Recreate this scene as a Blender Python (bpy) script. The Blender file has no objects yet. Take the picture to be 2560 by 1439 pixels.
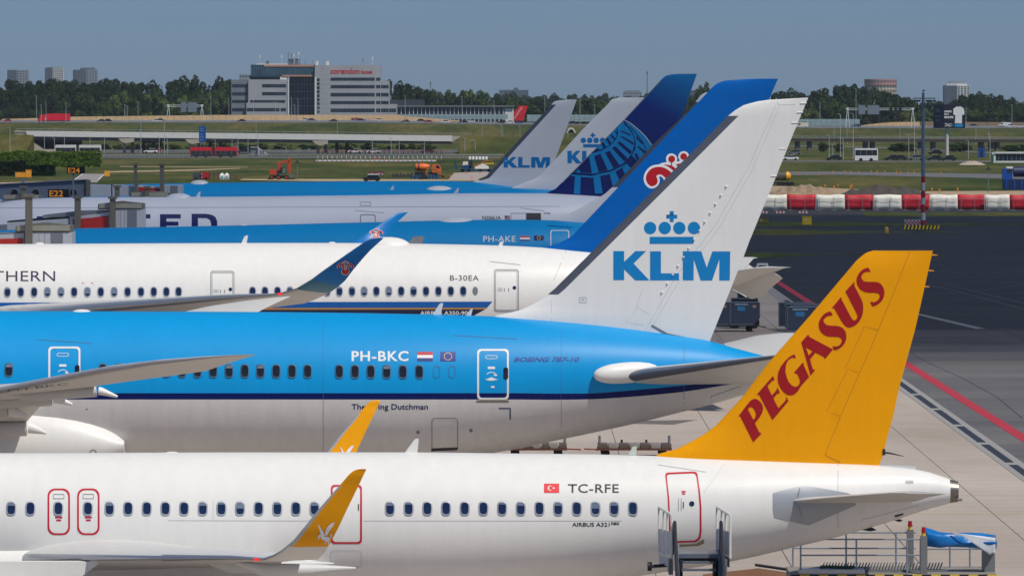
import bpy, bmesh, math, random
import numpy as np
from mathutils import Vector, Matrix
from mathutils.geometry import tessellate_polygon

SC = bpy.context.scene
COL = SC.collection
R = math.radians
random.seed(7)

# ------------------------------------------------------------------ camera
# survey of the place: a 211 mm lens on a terrace 15.8 m above the apron; bearings are read in 2560ths of the frame
F, CX, YH, H = 15000.0, 1280.0, 255.0, 15.8
cam = bpy.data.cameras.new('camera'); camo = bpy.data.objects.new('camera', cam); COL.objects.link(camo)
camo.location = (0, 0, H); camo.rotation_euler = (R(90), 0, 0)
cam.sensor_width = 36; cam.lens = 36 * F / 2560; cam.shift_y = -(719.5 - YH) / 2560
cam.clip_start = 1; cam.clip_end = 30000
SC.camera = camo
SC.render.resolution_x, SC.render.resolution_y = 1024, 575

# ------------------------------------------------------------------ sky and sun
EL, AZ = R(57), R(40)          # sun high, behind the camera and to its right
SUN = Vector((math.sin(AZ) * math.cos(EL), -math.cos(AZ) * math.cos(EL), math.sin(EL)))
w = bpy.data.worlds.new('World'); SC.world = w; w.use_nodes = True
nt = w.node_tree; nt.nodes.clear()
sky = nt.nodes.new('ShaderNodeTexSky'); sky.sky_type = 'NISHITA'; sky.sun_disc = False
sky.sun_elevation = EL; sky.sun_rotation = math.atan2(SUN.x, SUN.y)
sky.altitude = 0; sky.air_density = 1.0; sky.dust_density = 0.3; sky.ozone_density = 3.0
tint = nt.nodes.new('ShaderNodeMix'); tint.data_type = 'RGBA'; tint.blend_type = 'MULTIPLY'
tint.inputs[0].default_value = 1.0; tint.inputs[7].default_value = (0.315, 0.49, 0.79, 1)
bg = nt.nodes.new('ShaderNodeBackground'); bg.inputs[1].default_value = 0.08
out = nt.nodes.new('ShaderNodeOutputWorld')
hs_ = nt.nodes.new('ShaderNodeHueSaturation'); hs_.inputs['Saturation'].default_value = 0.55
nt.links.new(sky.outputs[0], hs_.inputs['Color']); nt.links.new(hs_.outputs[0], tint.inputs[6]); nt.links.new(tint.outputs[2], bg.inputs[0]); nt.links.new(bg.outputs[0], out.inputs[0])
sl = bpy.data.lights.new('sun', 'SUN'); sl.energy = 3.4; sl.angle = R(0.53); sl.color = (1.0, 0.935, 0.82)
so = bpy.data.objects.new('sun', sl); COL.objects.link(so); so.rotation_euler = SUN.to_track_quat('Z', 'Y').to_euler(); so.location = (60, -60, 120)
vs = SC.view_settings; vs.view_transform = 'Standard'; vs.look = 'None'; vs.exposure = 0.0; vs.gamma = 1.0
SC.cycles.max_bounces = 6; SC.cycles.transparent_max_bounces = 24; SC.cycles.volume_bounces = 0

# ------------------------------------------------------------------ helpers
def C(r, g, b):
    return tuple(((c / 255 / 12.92) if c <= 10 else ((c / 255 + .055) / 1.055) ** 2.4) for c in (r, g, b))
def W(u, v, D): return Vector(((u - CX) * D / F, D, H - (v - YH) * D / F))
def GD(v, z=0.0): return (H - z) * F / (v - YH)      # distance of a ground point seen under bearing v

MATS = {}
def mat(name, col, rough=0.55, metal=0.0, var=0.08, scale=2.0, bump=0.0, spec=0.5, objvar=0.0, col2=None, stretch=None, trans=0.0, emit=0.0, coat=0.0, world=False, fine=None, hue=0.0):
    if name in MATS: return MATS[name]
    m = bpy.data.materials.new(name); m.use_nodes = True; n = m.node_tree.nodes; l = m.node_tree.links
    p = n['Principled BSDF']; p.inputs['Roughness'].default_value = rough; p.inputs['Metallic'].default_value = metal
    p.inputs['Specular IOR Level'].default_value = spec
    if coat: p.inputs['Coat Weight'].default_value = coat; p.inputs['Coat Roughness'].default_value = 0.08
    tc = n.new('ShaderNodeTexCoord'); nz = n.new('ShaderNodeTexNoise'); nz.inputs['Scale'].default_value = scale; nz.inputs['Detail'].default_value = 6
    nz.inputs['Roughness'].default_value = 0.6
    src = n.new('ShaderNodeNewGeometry').outputs['Position'] if world else tc.outputs['Object']
    if stretch:
        mp = n.new('ShaderNodeMapping'); mp.inputs['Scale'].default_value = stretch; l.new(src, mp.inputs[0]); src = mp.outputs[0]
    l.new(src, nz.inputs['Vector'])
    rp = n.new('ShaderNodeValToRGB'); rp.color_ramp.elements[0].position = 0.3; rp.color_ramp.elements[1].position = 0.7
    a = Vector(col); b = Vector(col2) if col2 else a * (1 + var)
    a2 = a if col2 else a * (1 - var)
    rp.color_ramp.elements[0].color = (*a2, 1); rp.color_ramp.elements[1].color = (*b, 1)
    l.new(nz.outputs[0], rp.inputs[0]); c = rp.outputs[0]
    if fine:
        for fs_, fst, am in fine:
            m2 = n.new('ShaderNodeMapping'); m2.inputs['Scale'].default_value = fst; l.new(src if not stretch else tc.outputs['Object'] if not world else mp.inputs[0].links[0].from_socket, m2.inputs[0])
            n2 = n.new('ShaderNodeTexNoise'); n2.inputs['Scale'].default_value = fs_; n2.inputs['Detail'].default_value = 5; l.new(m2.outputs[0], n2.inputs[0])
            r2 = n.new('ShaderNodeMapRange'); r2.inputs[1].default_value = .3; r2.inputs[2].default_value = .7; r2.inputs[3].default_value = 1 - am; r2.inputs[4].default_value = 1 + am; l.new(n2.outputs[0], r2.inputs[0])
            mm = n.new('ShaderNodeMix'); mm.data_type = 'RGBA'; mm.blend_type = 'MULTIPLY'; mm.inputs[0].default_value = 1; l.new(c, mm.inputs[6]); l.new(r2.outputs[0], mm.inputs[7]); c = mm.outputs[2]
    if objvar:
        oi = n.new('ShaderNodeObjectInfo'); hs = n.new('ShaderNodeHueSaturation'); mr = n.new('ShaderNodeMapRange')
        mr.inputs[3].default_value = 1 - objvar; mr.inputs[4].default_value = 1 + objvar
        l.new(oi.outputs['Random'], mr.inputs[0]); l.new(mr.outputs[0], hs.inputs['Value'])
        if hue:
            mh = n.new('ShaderNodeMapRange'); mh.inputs[3].default_value = .5 - hue; mh.inputs[4].default_value = .5 + hue; ml = n.new('ShaderNodeMath'); ml.operation = 'FRACT'; mu = n.new('ShaderNodeMath'); mu.operation = 'MULTIPLY'; mu.inputs[1].default_value = 7.31
            l.new(oi.outputs['Random'], mu.inputs[0]); l.new(mu.outputs[0], ml.inputs[0]); l.new(ml.outputs[0], mh.inputs[0]); l.new(mh.outputs[0], hs.inputs['Hue']); l.new(c, hs.inputs['Color']); c = hs.outputs[0]
    l.new(c, p.inputs['Base Color'])
    if bump:
        bp = n.new('ShaderNodeBump'); bp.inputs['Strength'].default_value = bump; bp.inputs['Distance'].default_value = 0.05
        l.new(nz.outputs[0], bp.inputs['Height']); l.new(bp.outputs[0], p.inputs['Normal'])
    if trans:
        p.inputs['Transmission Weight'].default_value = trans
    if emit:
        l.new(c, p.inputs['Emission Color']); p.inputs['Emission Strength'].default_value = emit
    MATS[name] = m; return m

def origin(o):
    v = Vector((0, 0, 0))
    while o is not None: v = v + o.location; o = o.parent
    return v
def tag(o, label=None, cat=None, group=None, kind=None):
    if label: o['label'] = label
    if cat: o['category'] = cat
    if group: o['group'] = group
    if kind: o['kind'] = kind
    return o
def thing(name, label, cat, loc=(0, 0, 0), group=None, rz=0.0):
    o = bpy.data.objects.new(name, None); COL.objects.link(o); o.location = loc; o.rotation_euler = (0, 0, rz)
    o.empty_display_size = 0.5
    return tag(o, label, cat, group)
def copy_tree(o, parent=None):
    c = o.copy(); COL.objects.link(c); c.parent = parent
    for ch in o.children: copy_tree(ch, c)
    return c

class MB:
    def __init__(s): s.v = []; s.f = []; s.m = []; s.sm = []
    def add(s, verts, faces, mi=0, smooth=False):
        k = len(s.v); s.v += [tuple(x) for x in verts]
        for f in faces: s.f.append([i + k for i in f]); s.m.append(mi); s.sm.append(smooth)
        return s
    def box(s, x0, x1, y0, y1, z0, z1, mi=0):
        v = [(x, y, z) for z in (z0, z1) for y in (y0, y1) for x in (x0, x1)]
        return s.add(v, [(0, 2, 3, 1), (4, 5, 7, 6), (0, 1, 5, 4), (2, 6, 7, 3), (0, 4, 6, 2), (1, 3, 7, 5)], mi)
    def prism(s, poly, a, b, axis='y', mi=0, smooth=False):
        # poly: 2-D outline; axis y: (x,z), axis x: (y,z), axis z: (x,y)
        def P(p, t): return {'y': (p[0], t, p[1]), 'x': (t, p[0], p[1]), 'z': (p[0], p[1], t)}[axis]
        n = len(poly); v = [P(p, a) for p in poly] + [P(p, b) for p in poly]
        s.add(v, [(i, (i + 1) % n, n + (i + 1) % n, n + i) for i in range(n)], mi, smooth)
        tr = tessellate_polygon([[Vector((p[0], p[1], 0)) for p in poly]])
        s.add(v, [t for t in tr] + [tuple(n + i for i in reversed(t)) for t in tr], mi); return s
    def tube(s, pts, r, n=8, mi=0, cap=True, smooth=True):
        pts = [Vector(p) for p in pts]; rs = r if isinstance(r, (list, tuple)) else [r] * len(pts); rings = []
        for i, p in enumerate(pts):
            d = (pts[min(i + 1, len(pts) - 1)] - pts[max(i - 1, 0)]).normalized()
            a = d.orthogonal().normalized() if i == 0 else (a - d * a.dot(d)).normalized()
            b = d.cross(a)
            rings.append([p + (a * math.cos(t) + b * math.sin(t)) * rs[i] for t in [2 * math.pi * k / n for k in range(n)]])
        return s.loft(rings, mi, cap, smooth)
    def loft(s, rings, mi=0, cap=True, smooth=True, matf=None):
        n = len(rings[0]); k = len(s.v)
        for r in rings: s.v += [tuple(p) for p in r]
        for i in range(len(rings) - 1):
            for j in range(n):
                s.f.append([k + i * n + j, k + i * n + (j + 1) % n, k + (i + 1) * n + (j + 1) % n, k + (i + 1) * n + j])
                s.m.append(matf(i, j) if matf else mi); s.sm.append(smooth)
        if cap:
            s.f.append([k + j for j in range(n)][::-1]); s.m.append(matf(0, 0) if matf else mi); s.sm.append(False)
            q = k + (len(rings) - 1) * n; s.f.append([q + j for j in range(n)]); s.m.append(matf(len(rings) - 2, 0) if matf else mi); s.sm.append(False)
        return s
    def cyl(s, x, y, z, r, h, n=12, mi=0, axis='z', r2=None):
        d = {'z': Vector((0, 0, h)), 'x': Vector((h, 0, 0)), 'y': Vector((0, h, 0))}[axis]
        p = Vector((x, y, z)); return s.tube([p, p + d], [r, r if r2 is None else r2], n, mi)
    def build(s, name, mats, parent=None, local=False, bevel=0.0):
        me = bpy.data.meshes.new(name)
        o = Vector((0, 0, 0)) if (local or parent is None) else origin(parent)
        me.from_pydata([(a[0] - o.x, a[1] - o.y, a[2] - o.z) for a in s.v], [], s.f)
        mats = mats if isinstance(mats, (list, tuple)) else [mats]
        for m in mats: me.materials.append(m)
        me.polygons.foreach_set('material_index', s.m); me.polygons.foreach_set('use_smooth', s.sm); me.update()
        ob = bpy.data.objects.new(name, me); COL.objects.link(ob); ob.parent = parent
        bm = bmesh.new(); bm.from_mesh(me); bmesh.ops.recalc_face_normals(bm, faces=bm.faces); bm.to_mesh(me); bm.free()
        if any(s.sm): me.set_sharp_from_angle(angle=R(42))
        if bevel:
            b = ob.modifiers.new('bevel', 'BEVEL'); b.width = bevel; b.segments = 2; b.limit_method = 'ANGLE'
        return ob
def single(mb, name, mats, label, cat, group=None, kind=None, bevel=0.0):
    # a thing that is one mesh: origin at its base centre
    a = np.array(mb.v); c = Vector(((a[:, 0].min() + a[:, 0].max()) / 2, (a[:, 1].min() + a[:, 1].max()) / 2, a[:, 2].min()))
    mb.v = [(p[0] - c.x, p[1] - c.y, p[2] - c.z) for p in mb.v]
    o = mb.build(name, mats, None, True, bevel); o.location = c
    return tag(o, label, cat, group, kind)

def pchip(x, y, q):
    x = np.asarray(x, float); y = np.asarray(y, float); h = np.diff(x); d = np.diff(y) / h; m = np.zeros(len(x))
    for i in range(1, len(x) - 1):
        if d[i - 1] * d[i] > 0:
            w1 = 2 * h[i] + h[i - 1]; w2 = h[i] + 2 * h[i - 1]; m[i] = (w1 + w2) / (w1 / d[i - 1] + w2 / d[i])
    m[0], m[-1] = d[0], d[-1]
    q = np.clip(q, x[0], x[-1]); k = np.clip(np.searchsorted(x, q) - 1, 0, len(h) - 1); t = (q - x[k]) / h[k]
    return (y[k] * (2 * t**3 - 3 * t**2 + 1) + h[k] * m[k] * (t**3 - 2 * t**2 + t) + y[k + 1] * (3 * t**2 - 2 * t**3) + h[k] * m[k + 1] * (t**3 - t**2))

# ---- painted marks: a flat outline laid onto a curved surface
def lay(name, tri_v, tri_f, m, parent, surf, g=14.0, off=None):
    bm = bmesh.new(); vs_ = [bm.verts.new((p[0], p[1], 0)) for p in tri_v]
    for f in tri_f:
        try: bm.faces.new([vs_[i] for i in f])
        except ValueError: pass
    us = [p[0] for p in tri_v]; ws = [p[1] for p in tri_v]
    for lo, hi, ax in ((min(us), max(us), 0), (min(ws), max(ws), 1)):
        t = math.floor(lo / g) * g + g
        while t < hi:
            co = (t, 0, 0) if ax == 0 else (0, t, 0); no = (1, 0, 0) if ax == 0 else (0, 1, 0)
            bmesh.ops.bisect_plane(bm, geom=bm.verts[:] + bm.edges[:] + bm.faces[:], plane_co=co, plane_no=no, dist=1e-5); t += g
    o = origin(parent)
    for v in bm.verts: v.co = surf(v.co.x, v.co.y) - o
    for f in bm.faces: f.smooth = True
    me = bpy.data.meshes.new(name); bm.to_mesh(me); bm.free(); me.materials.append(m)
    ob = bpy.data.objects.new(name, me); COL.objects.link(ob); ob.parent = parent
    return ob
def onto(ob, off=.02):
    # lays marks onto a built mesh along the line of sight
    from mathutils.bvhtree import BVHTree
    o = origin(ob); bv = BVHTree.FromPolygons([v.co + o for v in ob.data.vertices], [tuple(p.vertices) for p in ob.data.polygons]); cam_ = Vector((0, 0, H))
    def f(u, v):
        d = (W(u, v, 1.0) - cam_).normalized(); h = bv.ray_cast(cam_, d)
        if h[0] is None: h = bv.find_nearest(W(u, v, o.y))
        return h[0] - d * off
    return f
def shapes(polys):
    V, T = [], []
    for grp in polys:                       # grp: one outline, or a list [outline, hole, ...]
        loops = grp if isinstance(grp[0][0], (list, tuple)) else [grp]
        flat = [p for lp in loops for p in lp]
        tr = tessellate_polygon([[Vector((p[0], p[1], 0)) for p in lp] for lp in loops])
        k = len(V); V += flat; T += [tuple(i + k for i in t) for t in tr]
    return V, T
def decal(name, polys, m, parent, surf, g=14.0):
    V, T = shapes(polys); return lay(name, V, T, m, parent, surf, g)
def glyphs(text, bold=0.0, shear=0.0, space=1.0):
    cu = bpy.data.curves.new('t', 'FONT'); cu.body = text; cu.offset = bold; cu.shear = shear; cu.space_character = space; cu.resolution_u = 3
    ob = bpy.data.objects.new('t', cu); COL.objects.link(ob)
    dg = bpy.context.evaluated_depsgraph_get(); me = bpy.data.meshes.new_from_object(ob.evaluated_get(dg))
    V = [(v.co.x, v.co.y) for v in me.vertices]; T = [tuple(p.vertices) for p in me.polygons]
    bpy.data.objects.remove(ob); bpy.data.curves.remove(cu); bpy.data.meshes.remove(me)
    x0 = min(p[0] for p in V); x1 = max(p[0] for p in V); y0 = min(p[1] for p in V); y1 = max(p[1] for p in V)
    return [((p[0] - x0) / (x1 - x0), (p[1] - y0) / (y1 - y0)) for p in V], T
def lettering(name, text, box, m, parent, surf, bold=0.0, shear=0.0, space=1.0, g=14.0):
    V, T = glyphs(text, bold, shear, space); u0, v0, u1, v1 = box
    return lay(name, [(u0 + p[0] * (u1 - u0), v1 - p[1] * (v1 - v0)) for p in V], T, m, parent, surf, g)
def rrect(u0, v0, u1, v1, r, n=5):
    P = []
    for cx, cy, a in ((u1 - r, v0 + r, -90), (u1 - r, v1 - r, 0), (u0 + r, v1 - r, 90), (u0 + r, v0 + r, 180)):
        P += [(cx + r * math.cos(R(a + 90 * i / n)), cy + r * math.sin(R(a + 90 * i / n))) for i in range(n + 1)]
    return P
def ringrect(u0, v0, u1, v1, r, t): return [rrect(u0, v0, u1, v1, r), rrect(u0 + t, v0 + t, u1 - t, v1 - t, max(r - t, 1))]
def chaikin(P, n=2):
    for _ in range(n):
        Q = []
        for i, a in enumerate(P):
            b = P[(i + 1) % len(P)]; Q += [(a[0] * .75 + b[0] * .25, a[1] * .75 + b[1] * .25), (a[0] * .25 + b[0] * .75, a[1] * .25 + b[1] * .75)]
        P = Q
    return P
def circ(u, v, r, n=24, ry=None): return [(u + r * math.cos(2 * math.pi * i / n), v + (ry or r) * math.sin(2 * math.pi * i / n)) for i in range(n)]
def line(pts, t):
    # a thin painted line of width t along pts
    L, Rr = [], []
    for i, p in enumerate(pts):
        a = pts[max(i - 1, 0)]; b = pts[min(i + 1, len(pts) - 1)]; d = math.hypot(b[0] - a[0], b[1] - a[1]); nx, ny = -(b[1] - a[1]) / d * t / 2, (b[0] - a[0]) / d * t / 2
        L.append((p[0] + nx, p[1] + ny)); Rr.append((p[0] - nx, p[1] - ny))
    return L + Rr[::-1]
def arc(cx, cy, r, a0, a1, n=16, ry=None): return [(cx + r * math.cos(R(a0 + (a1 - a0) * i / n)), cy + (ry or r) * math.sin(R(a0 + (a1 - a0) * i / n))) for i in range(n + 1)]

# ------------------------------------------------------------------ materials
STREAK = [(2.2, (1.6, 1, .12), .022), (9.0, (1, 1, 1), .012)]
WHITE = mat('paint_white', C(230, 229, 226), .4, var=.02, scale=.35, stretch=(.3, 1, 1.5), spec=.35, fine=STREAK)
KBLUE = mat('paint_sky_blue', C(0, 148, 214), .42, var=.03, scale=.4, spec=.25, fine=STREAK)
KNAVY = mat('paint_navy', C(2, 22, 92), .35, var=.03, spec=.2)
KGREY = mat('paint_belly_grey', C(208, 206, 203), .36, var=.03, scale=.4, fine=[(2.0, (1.6, 1, .12), .04), (7.0, (1, 1, 1), .02)])
KMARK = mat('paint_logo_blue', C(0, 128, 196), .35, var=.02)
FINW = mat('paint_fin_white', C(230, 230, 228), .38, var=.02, scale=.3, fine=STREAK)
FINWB = mat('paint_fin_white_far', C(228, 230, 232), .42, var=.03, scale=.3)
LEGREY = mat('bare_leading_edge', C(96, 100, 112), .42, .35, var=.05)
YEL = mat('paint_yellow', C(240, 162, 0), .36, var=.025, scale=.4, spec=.2, fine=STREAK)
RED = mat('paint_red', C(160, 6, 10), .4, var=.03)
TRED = mat('trim_red', C(196, 12, 44), .4, var=.03)
CSB = mat('paint_china_blue', C(0, 92, 176), .35, var=.04, spec=.22)
CSWL = mat('winglet_blue', C(0, 112, 184), .35, var=.05, spec=.25)
CSD = mat('paint_deep_teal', C(0, 108, 140), .35, var=.06, scale=.8)
GOLD = mat('paint_gold', C(178, 132, 72), .4, var=.03)
CSN = mat('paint_ink', C(16, 26, 62), .4, var=.03)
CREAM = mat('wing_paint', C(196, 196, 194), .42, var=.04, scale=.5, stretch=(1, .4, 1))
WMETAL = mat('wing_leading_metal', C(170, 174, 182), .3, .6, var=.04)
GLASS = mat('cabin_glass', C(24, 40, 74), .1, var=.3, scale=5.1, spec=.8, objvar=.45)
GLASSK = mat('dimmed_glass', C(28, 32, 40), .1, var=.3, scale=4.3, spec=.8, objvar=.45)
BLIND = mat('window_blind', C(112, 124, 146), .4, var=.1, objvar=.3)
RIM = mat('window_rim', C(176, 180, 190), .4, .3, var=.03)
RIMB = mat('window_rim_blue', C(70, 110, 140), .4, .2, var=.03)
SEAM = mat('panel_seam', C(120, 124, 130), .6, var=.1)
FAINT = mat('faint_seam', C(186, 188, 192), .6, var=.05)
BLK = mat('marking_black', C(30, 32, 40), .5, var=.05)
PLUM = mat('marking_plum', C(44, 30, 72), .5, var=.05)
STEEL = mat('exhaust_steel', C(140, 132, 124), .35, .8, var=.12, scale=3)
TYRE = mat('tyre_rubber', C(28, 28, 30), .85, var=.1, scale=6)
GREYM = mat('grey_metal', C(120, 124, 128), .5, .2, var=.08, scale=3)
UNAVY = mat('paint_united_navy', C(2, 22, 96), .34, var=.05)
ULIGHT = mat('paint_united_light', C(0, 138, 204), .34, var=.04)
EMBR = mat('emblem_red', C(176, 6, 24), .4, var=.03)
EMBW = mat('emblem_white', C(228, 230, 232), .4, var=.02)
LAMP = mat('red_beacon', C(220, 20, 20), .3, var=.05, emit=1.2)

# ------------------------------------------------------------------ aircraft
class Fus:
    def __init__(s, D, st, wf=.97, nose=None):
        k = D / F; s.D = D
        x = [(a[0] - CX) * k for a in st]; zt = [H - (a[1] - YH) * k for a in st]; zb = [H - (a[2] - YH) * k for a in st]
        if nose is not None:
            t0, b0 = zt[0], zb[0]; c0 = b0 + (t0 - b0) * .42; pre = []
            for dx, ft, fb in ((0, .03, .03), (.25, .22, .2), (.9, .42, .38), (2.2, .62, .6), (4.2, .84, .82), (6.5, .96, .96), (9, 1, 1)):
                pre.append((nose + dx, c0 + (t0 - c0) * ft, c0 - (c0 - b0) * fb))
            x = [p[0] for p in pre] + x; zt = [p[1] for p in pre] + zt; zb = [p[2] for p in pre] + zb
        s.x0, s.x1 = x[0], x[-1]; s.xs = np.unique(np.concatenate([np.arange(s.x0, s.x1, .45), [s.x0 + .08, s.x0 + .2, s.x1]]))
        s.zt = pchip(x, zt, s.xs); s.zb = pchip(x, zb, s.xs); s.wf = wf
    def sec(s, x):
        t = float(np.interp(x, s.xs, s.zt)); b = float(np.interp(x, s.xs, s.zb)); return (t + b) / 2, (t - b) / 2, (t - b) / 2 * s.wf
    def surf(s, off=.005):
        def f(u, v):
            Y = s.D - 2
            for _ in range(4):
                zc, hh, hw = s.sec((u - CX) * Y / F)
                # ray z = H - k*Y ; ((Y-D)/hw)^2 + ((z-zc)/hh)^2 = 1
                k = (v - YH) / F; a = 1 / hw**2 + k * k / hh**2; e = H - zc
                b = -2 * s.D / hw**2 - 2 * k * e / hh**2; c = s.D**2 / hw**2 + e * e / hh**2 - 1
                q = b * b - 4 * a * c; Y = (-b - math.sqrt(max(q, 0))) / (2 * a)
            p = W(u, v, Y); n = Vector((0, (p.y - s.D) / hw**2, (p.z - zc) / hh**2)).normalized()
            return p + n * off
        return f
    def mesh(s, name, mats, parent, bands=None, n=52):
        mb = MB(); rings = []
        for x in s.xs:
            zc, hh, hw = s.sec(x)
            if bands:
                a1, a2 = bands(s, x); near = list(np.linspace(90, a1, 22)) + list(np.linspace(a1, a2, 4))[1:] + list(np.linspace(a2, -90, 30))[1:]
            else: near = list(np.linspace(90, -90, n))
            ang = [(R(a), -1) for a in near] + [(R(a), 1) for a in near[-2:0:-1]]
            rings.append([(x, s.D + sg * hw * math.cos(a), zc + hh * math.sin(a)) for a, sg in ang])
        N = len(near)
        def mf(i, j):
            if not bands: return 0
            j = j if j < N - 1 else 2 * (N - 1) - 1 - j
            return 0 if j < 21 else (1 if j < 24 else 2)
        mb.loft(rings, 0, True, True, mf); return mb.build(name, mats, parent)
def foil(xc, T): return 5 * T * (.2969 * math.sqrt(max(xc, 0)) - .126 * xc - .3516 * xc**2 + .2843 * xc**3 - .1036 * xc**4)
CH = [0, .004, .015, .035, .07, .12, .2, .3, .42, .55, .68, .8, .9, .97, 1.0]
class Fin:
    def __init__(s, D, le, te, tmax=.9, tc=.1, band=None):
        k = D / F; s.D = D; s.tmax = tmax; s.tc = tc; s.band = band    # band: (width, from z, to z)
        L = sorted([(H - (v - YH) * k, (u - CX) * k) for u, v in le]); T = sorted([(H - (v - YH) * k, (u - CX) * k) for u, v in te])
        s.lz, s.lx = zip(*L); s.tz, s.tx = zip(*T)
        s.z0 = min(s.lz[0], s.tz[0]); s.z1 = max(s.lz[-1], s.tz[-1])
    def at(s, z):
        a = float(np.interp(z, s.lz, s.lx)); b = float(np.interp(z, s.tz, s.tx)); c = max(b - a, .05); return a, b, min(s.tc * c, s.tmax)
    def half(s, x, z):
        a, b, T = s.at(z); q = min(max((x - a) / (b - a), 0), 1); tip = min(1, max(.1, (s.z1 - z) / .5)) ** .5; return foil(q, T) * tip + .006
    def surf(s, off=.007):
        def f(u, v):
            p = W(u, v, s.D); return Vector((p.x, s.D - s.half(p.x, p.z) - off, p.z))
        return f
    def mesh(s, name, m, parent):
        mb = MB(); zs = list(np.linspace(s.z0, s.z1 - .3, 48)) + [s.z1 - d for d in (.22, .15, .09, .045, .015, 0)]; rings = []
        for z in zs:
            a, b, T = s.at(z); qs = [(1 - math.cos(math.pi * i / 30)) / 2 for i in range(31)]
            if s.band: f = min(s.band[0] / (b - a), .5); qs = [f * (i / 7) ** 1.8 for i in range(8)] + [f + (1 - f) * (i / 20) for i in range(1, 21)]
            r = [(a + (b - a) * q, s.D - s.half(a + (b - a) * q, z), z) for q in qs]
            r += [(p[0], 2 * s.D - p[1], p[2]) for p in r[-2:0:-1]]; rings.append(r)
        nq = len(rings[0])
        mf = (lambda i, j: 1 if (min(j, nq - 1 - j) < 7 and s.band[1] <= zs[i] and zs[i + 1] <= s.band[2]) else 0) if s.band else None
        mb.loft(rings, 0, True, True, mf); return mb.build(name, m, parent)
def wing(name, secs, mats, parent, up=1, matf=None, D=0):
    # secs: (leading edge point, trailing edge point, thickness ratio)
    mb = MB(); rings = []; mid = [(a + b) / 2 for a, b, t in secs]
    for i, (a, b, t) in enumerate(secs):
        sp = (mid[min(i + 1, len(mid) - 1)] - mid[max(i - 1, 0)]).normalized(); ch = b - a; c = ch.length
        n = ch.normalized().cross(sp).normalized() * up
        if i == 0: n = Vector((0, 0, 1))
        top = [a + ch * q + n * (foil(q, t * c) + c * t * .25 * math.sin(math.pi * q)) for q in CH]
        bot = [a + ch * q - n * (foil(q, t * c) * .8 - c * t * .1 * math.sin(math.pi * q)) for q in CH[-2:0:-1]]
        rings.append(top + bot)
    mb.loft(rings, 0, True, True, matf); return mb.build(name, mats, parent)
def mirror(secs, D, dx=0.0, span=30.0):
    def m(p): d = p.y - D; return Vector((p.x + dx * abs(d) / span, D - d, p.z))
    return [(m(a), m(b), t) for a, b, t in secs]
def blade(name, pts, D, t, m, parent):
    mb = MB(); mb.prism([(W(u, v, D).x, W(u, v, D).z) for u, v in pts], D - t / 2, D + t / 2); return mb.build(name, m, parent)
def dome(name, u0, u1, v0, v1, D, hw, m, parent):
    a = W(u0, v1, D); b = W(u1, v0, D); mb = MB(); rings = []; L = b.x - a.x; hz = b.z - a.z
    for i in range(19):
        q = i / 18; e = (max(1 - abs(2 * q - .95)**2.4 / .96, 0.0)) ** .5
        rings.append([(a.x + L * q, D - hw * e * math.cos(R(t)) , a.z - .25 + (hz + .25) * e * math.sin(R(t)) if math.sin(R(t)) > 0 else a.z - .25) for t in range(0, 360, 20)])
    mb.loft(rings); return mb.build(name, m, parent)
def window_mesh(name, w_, h_, sq, m):
    mb = MB(); n = 20; P = []
    for i in range(n):
        a = 2 * math.pi * i / n; c, s_ = math.cos(a), math.sin(a); P.append((math.copysign(abs(c) ** sq, c) * w_ / 2, math.copysign(abs(s_) ** sq, s_) * h_ / 2))
    return P
RW = random.Random(21); blinds = {}
def windows(fus, us, v, w_, h_, parent, glass, rim, sq=.62, skip=()):
    name_ = parent.name
    P = window_mesh('window', w_, h_, sq, glass); n = len(P)
    pane = bpy.data.meshes.new('window'); pane.from_pydata([(p[0], 0, p[1]) for p in P], [], [list(range(n))]); pane.materials.append(glass)
    fr = bpy.data.meshes.new('window_frame'); k1, k2 = 1.06, 1.34
    fr.from_pydata([(p[0] * k, y, p[1] * (1 + (k - 1) * .7)) for k, y in ((k1 * .94, -.002), (k1, -.012), (k2, -.004), (k2 * 1.02, .006)) for p in P], [],
                   [[r * n + i, r * n + (i + 1) % n, (r + 1) * n + (i + 1) % n, (r + 1) * n + i] for r in range(3) for i in range(n)])
    fr.materials.append(rim); o0 = origin(parent); sf = fus.surf(.009); s0 = fus.surf(0)
    for u in us:
        vv = v(u) if callable(v) else v; p = sf(u, vv); nr = (p - s0(u, vv)).normalized(); tilt = math.atan2(nr.z, -nr.y)
        a = bpy.data.objects.new('window', pane); COL.objects.link(a); a.parent = parent; a.location = p - o0; a.rotation_euler = (-tilt, 0, 0)
        b = bpy.data.objects.new('window_frame', fr); COL.objects.link(b); b.parent = a
        q = RW.random()
        if q < .45:
            th = (.34, .2, .02, -.2)[int(q / .1125)] * h_; key = (name_, round(th, 3)); Q = [p for p in P if p[1] >= th]
            if key not in blinds:
                bm_ = bpy.data.meshes.new('window_blind'); Q = sorted(Q, key=lambda p: math.atan2(p[1] - th, p[0])); bm_.from_pydata([(p[0] * .97, -.003, p[1] * .98) for p in Q], [], [list(range(len(Q)))]); bm_.materials.append(BLIND); blinds[key] = bm_
            c = bpy.data.objects.new('window_blind', blinds[key]); COL.objects.link(c); c.parent = a
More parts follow.
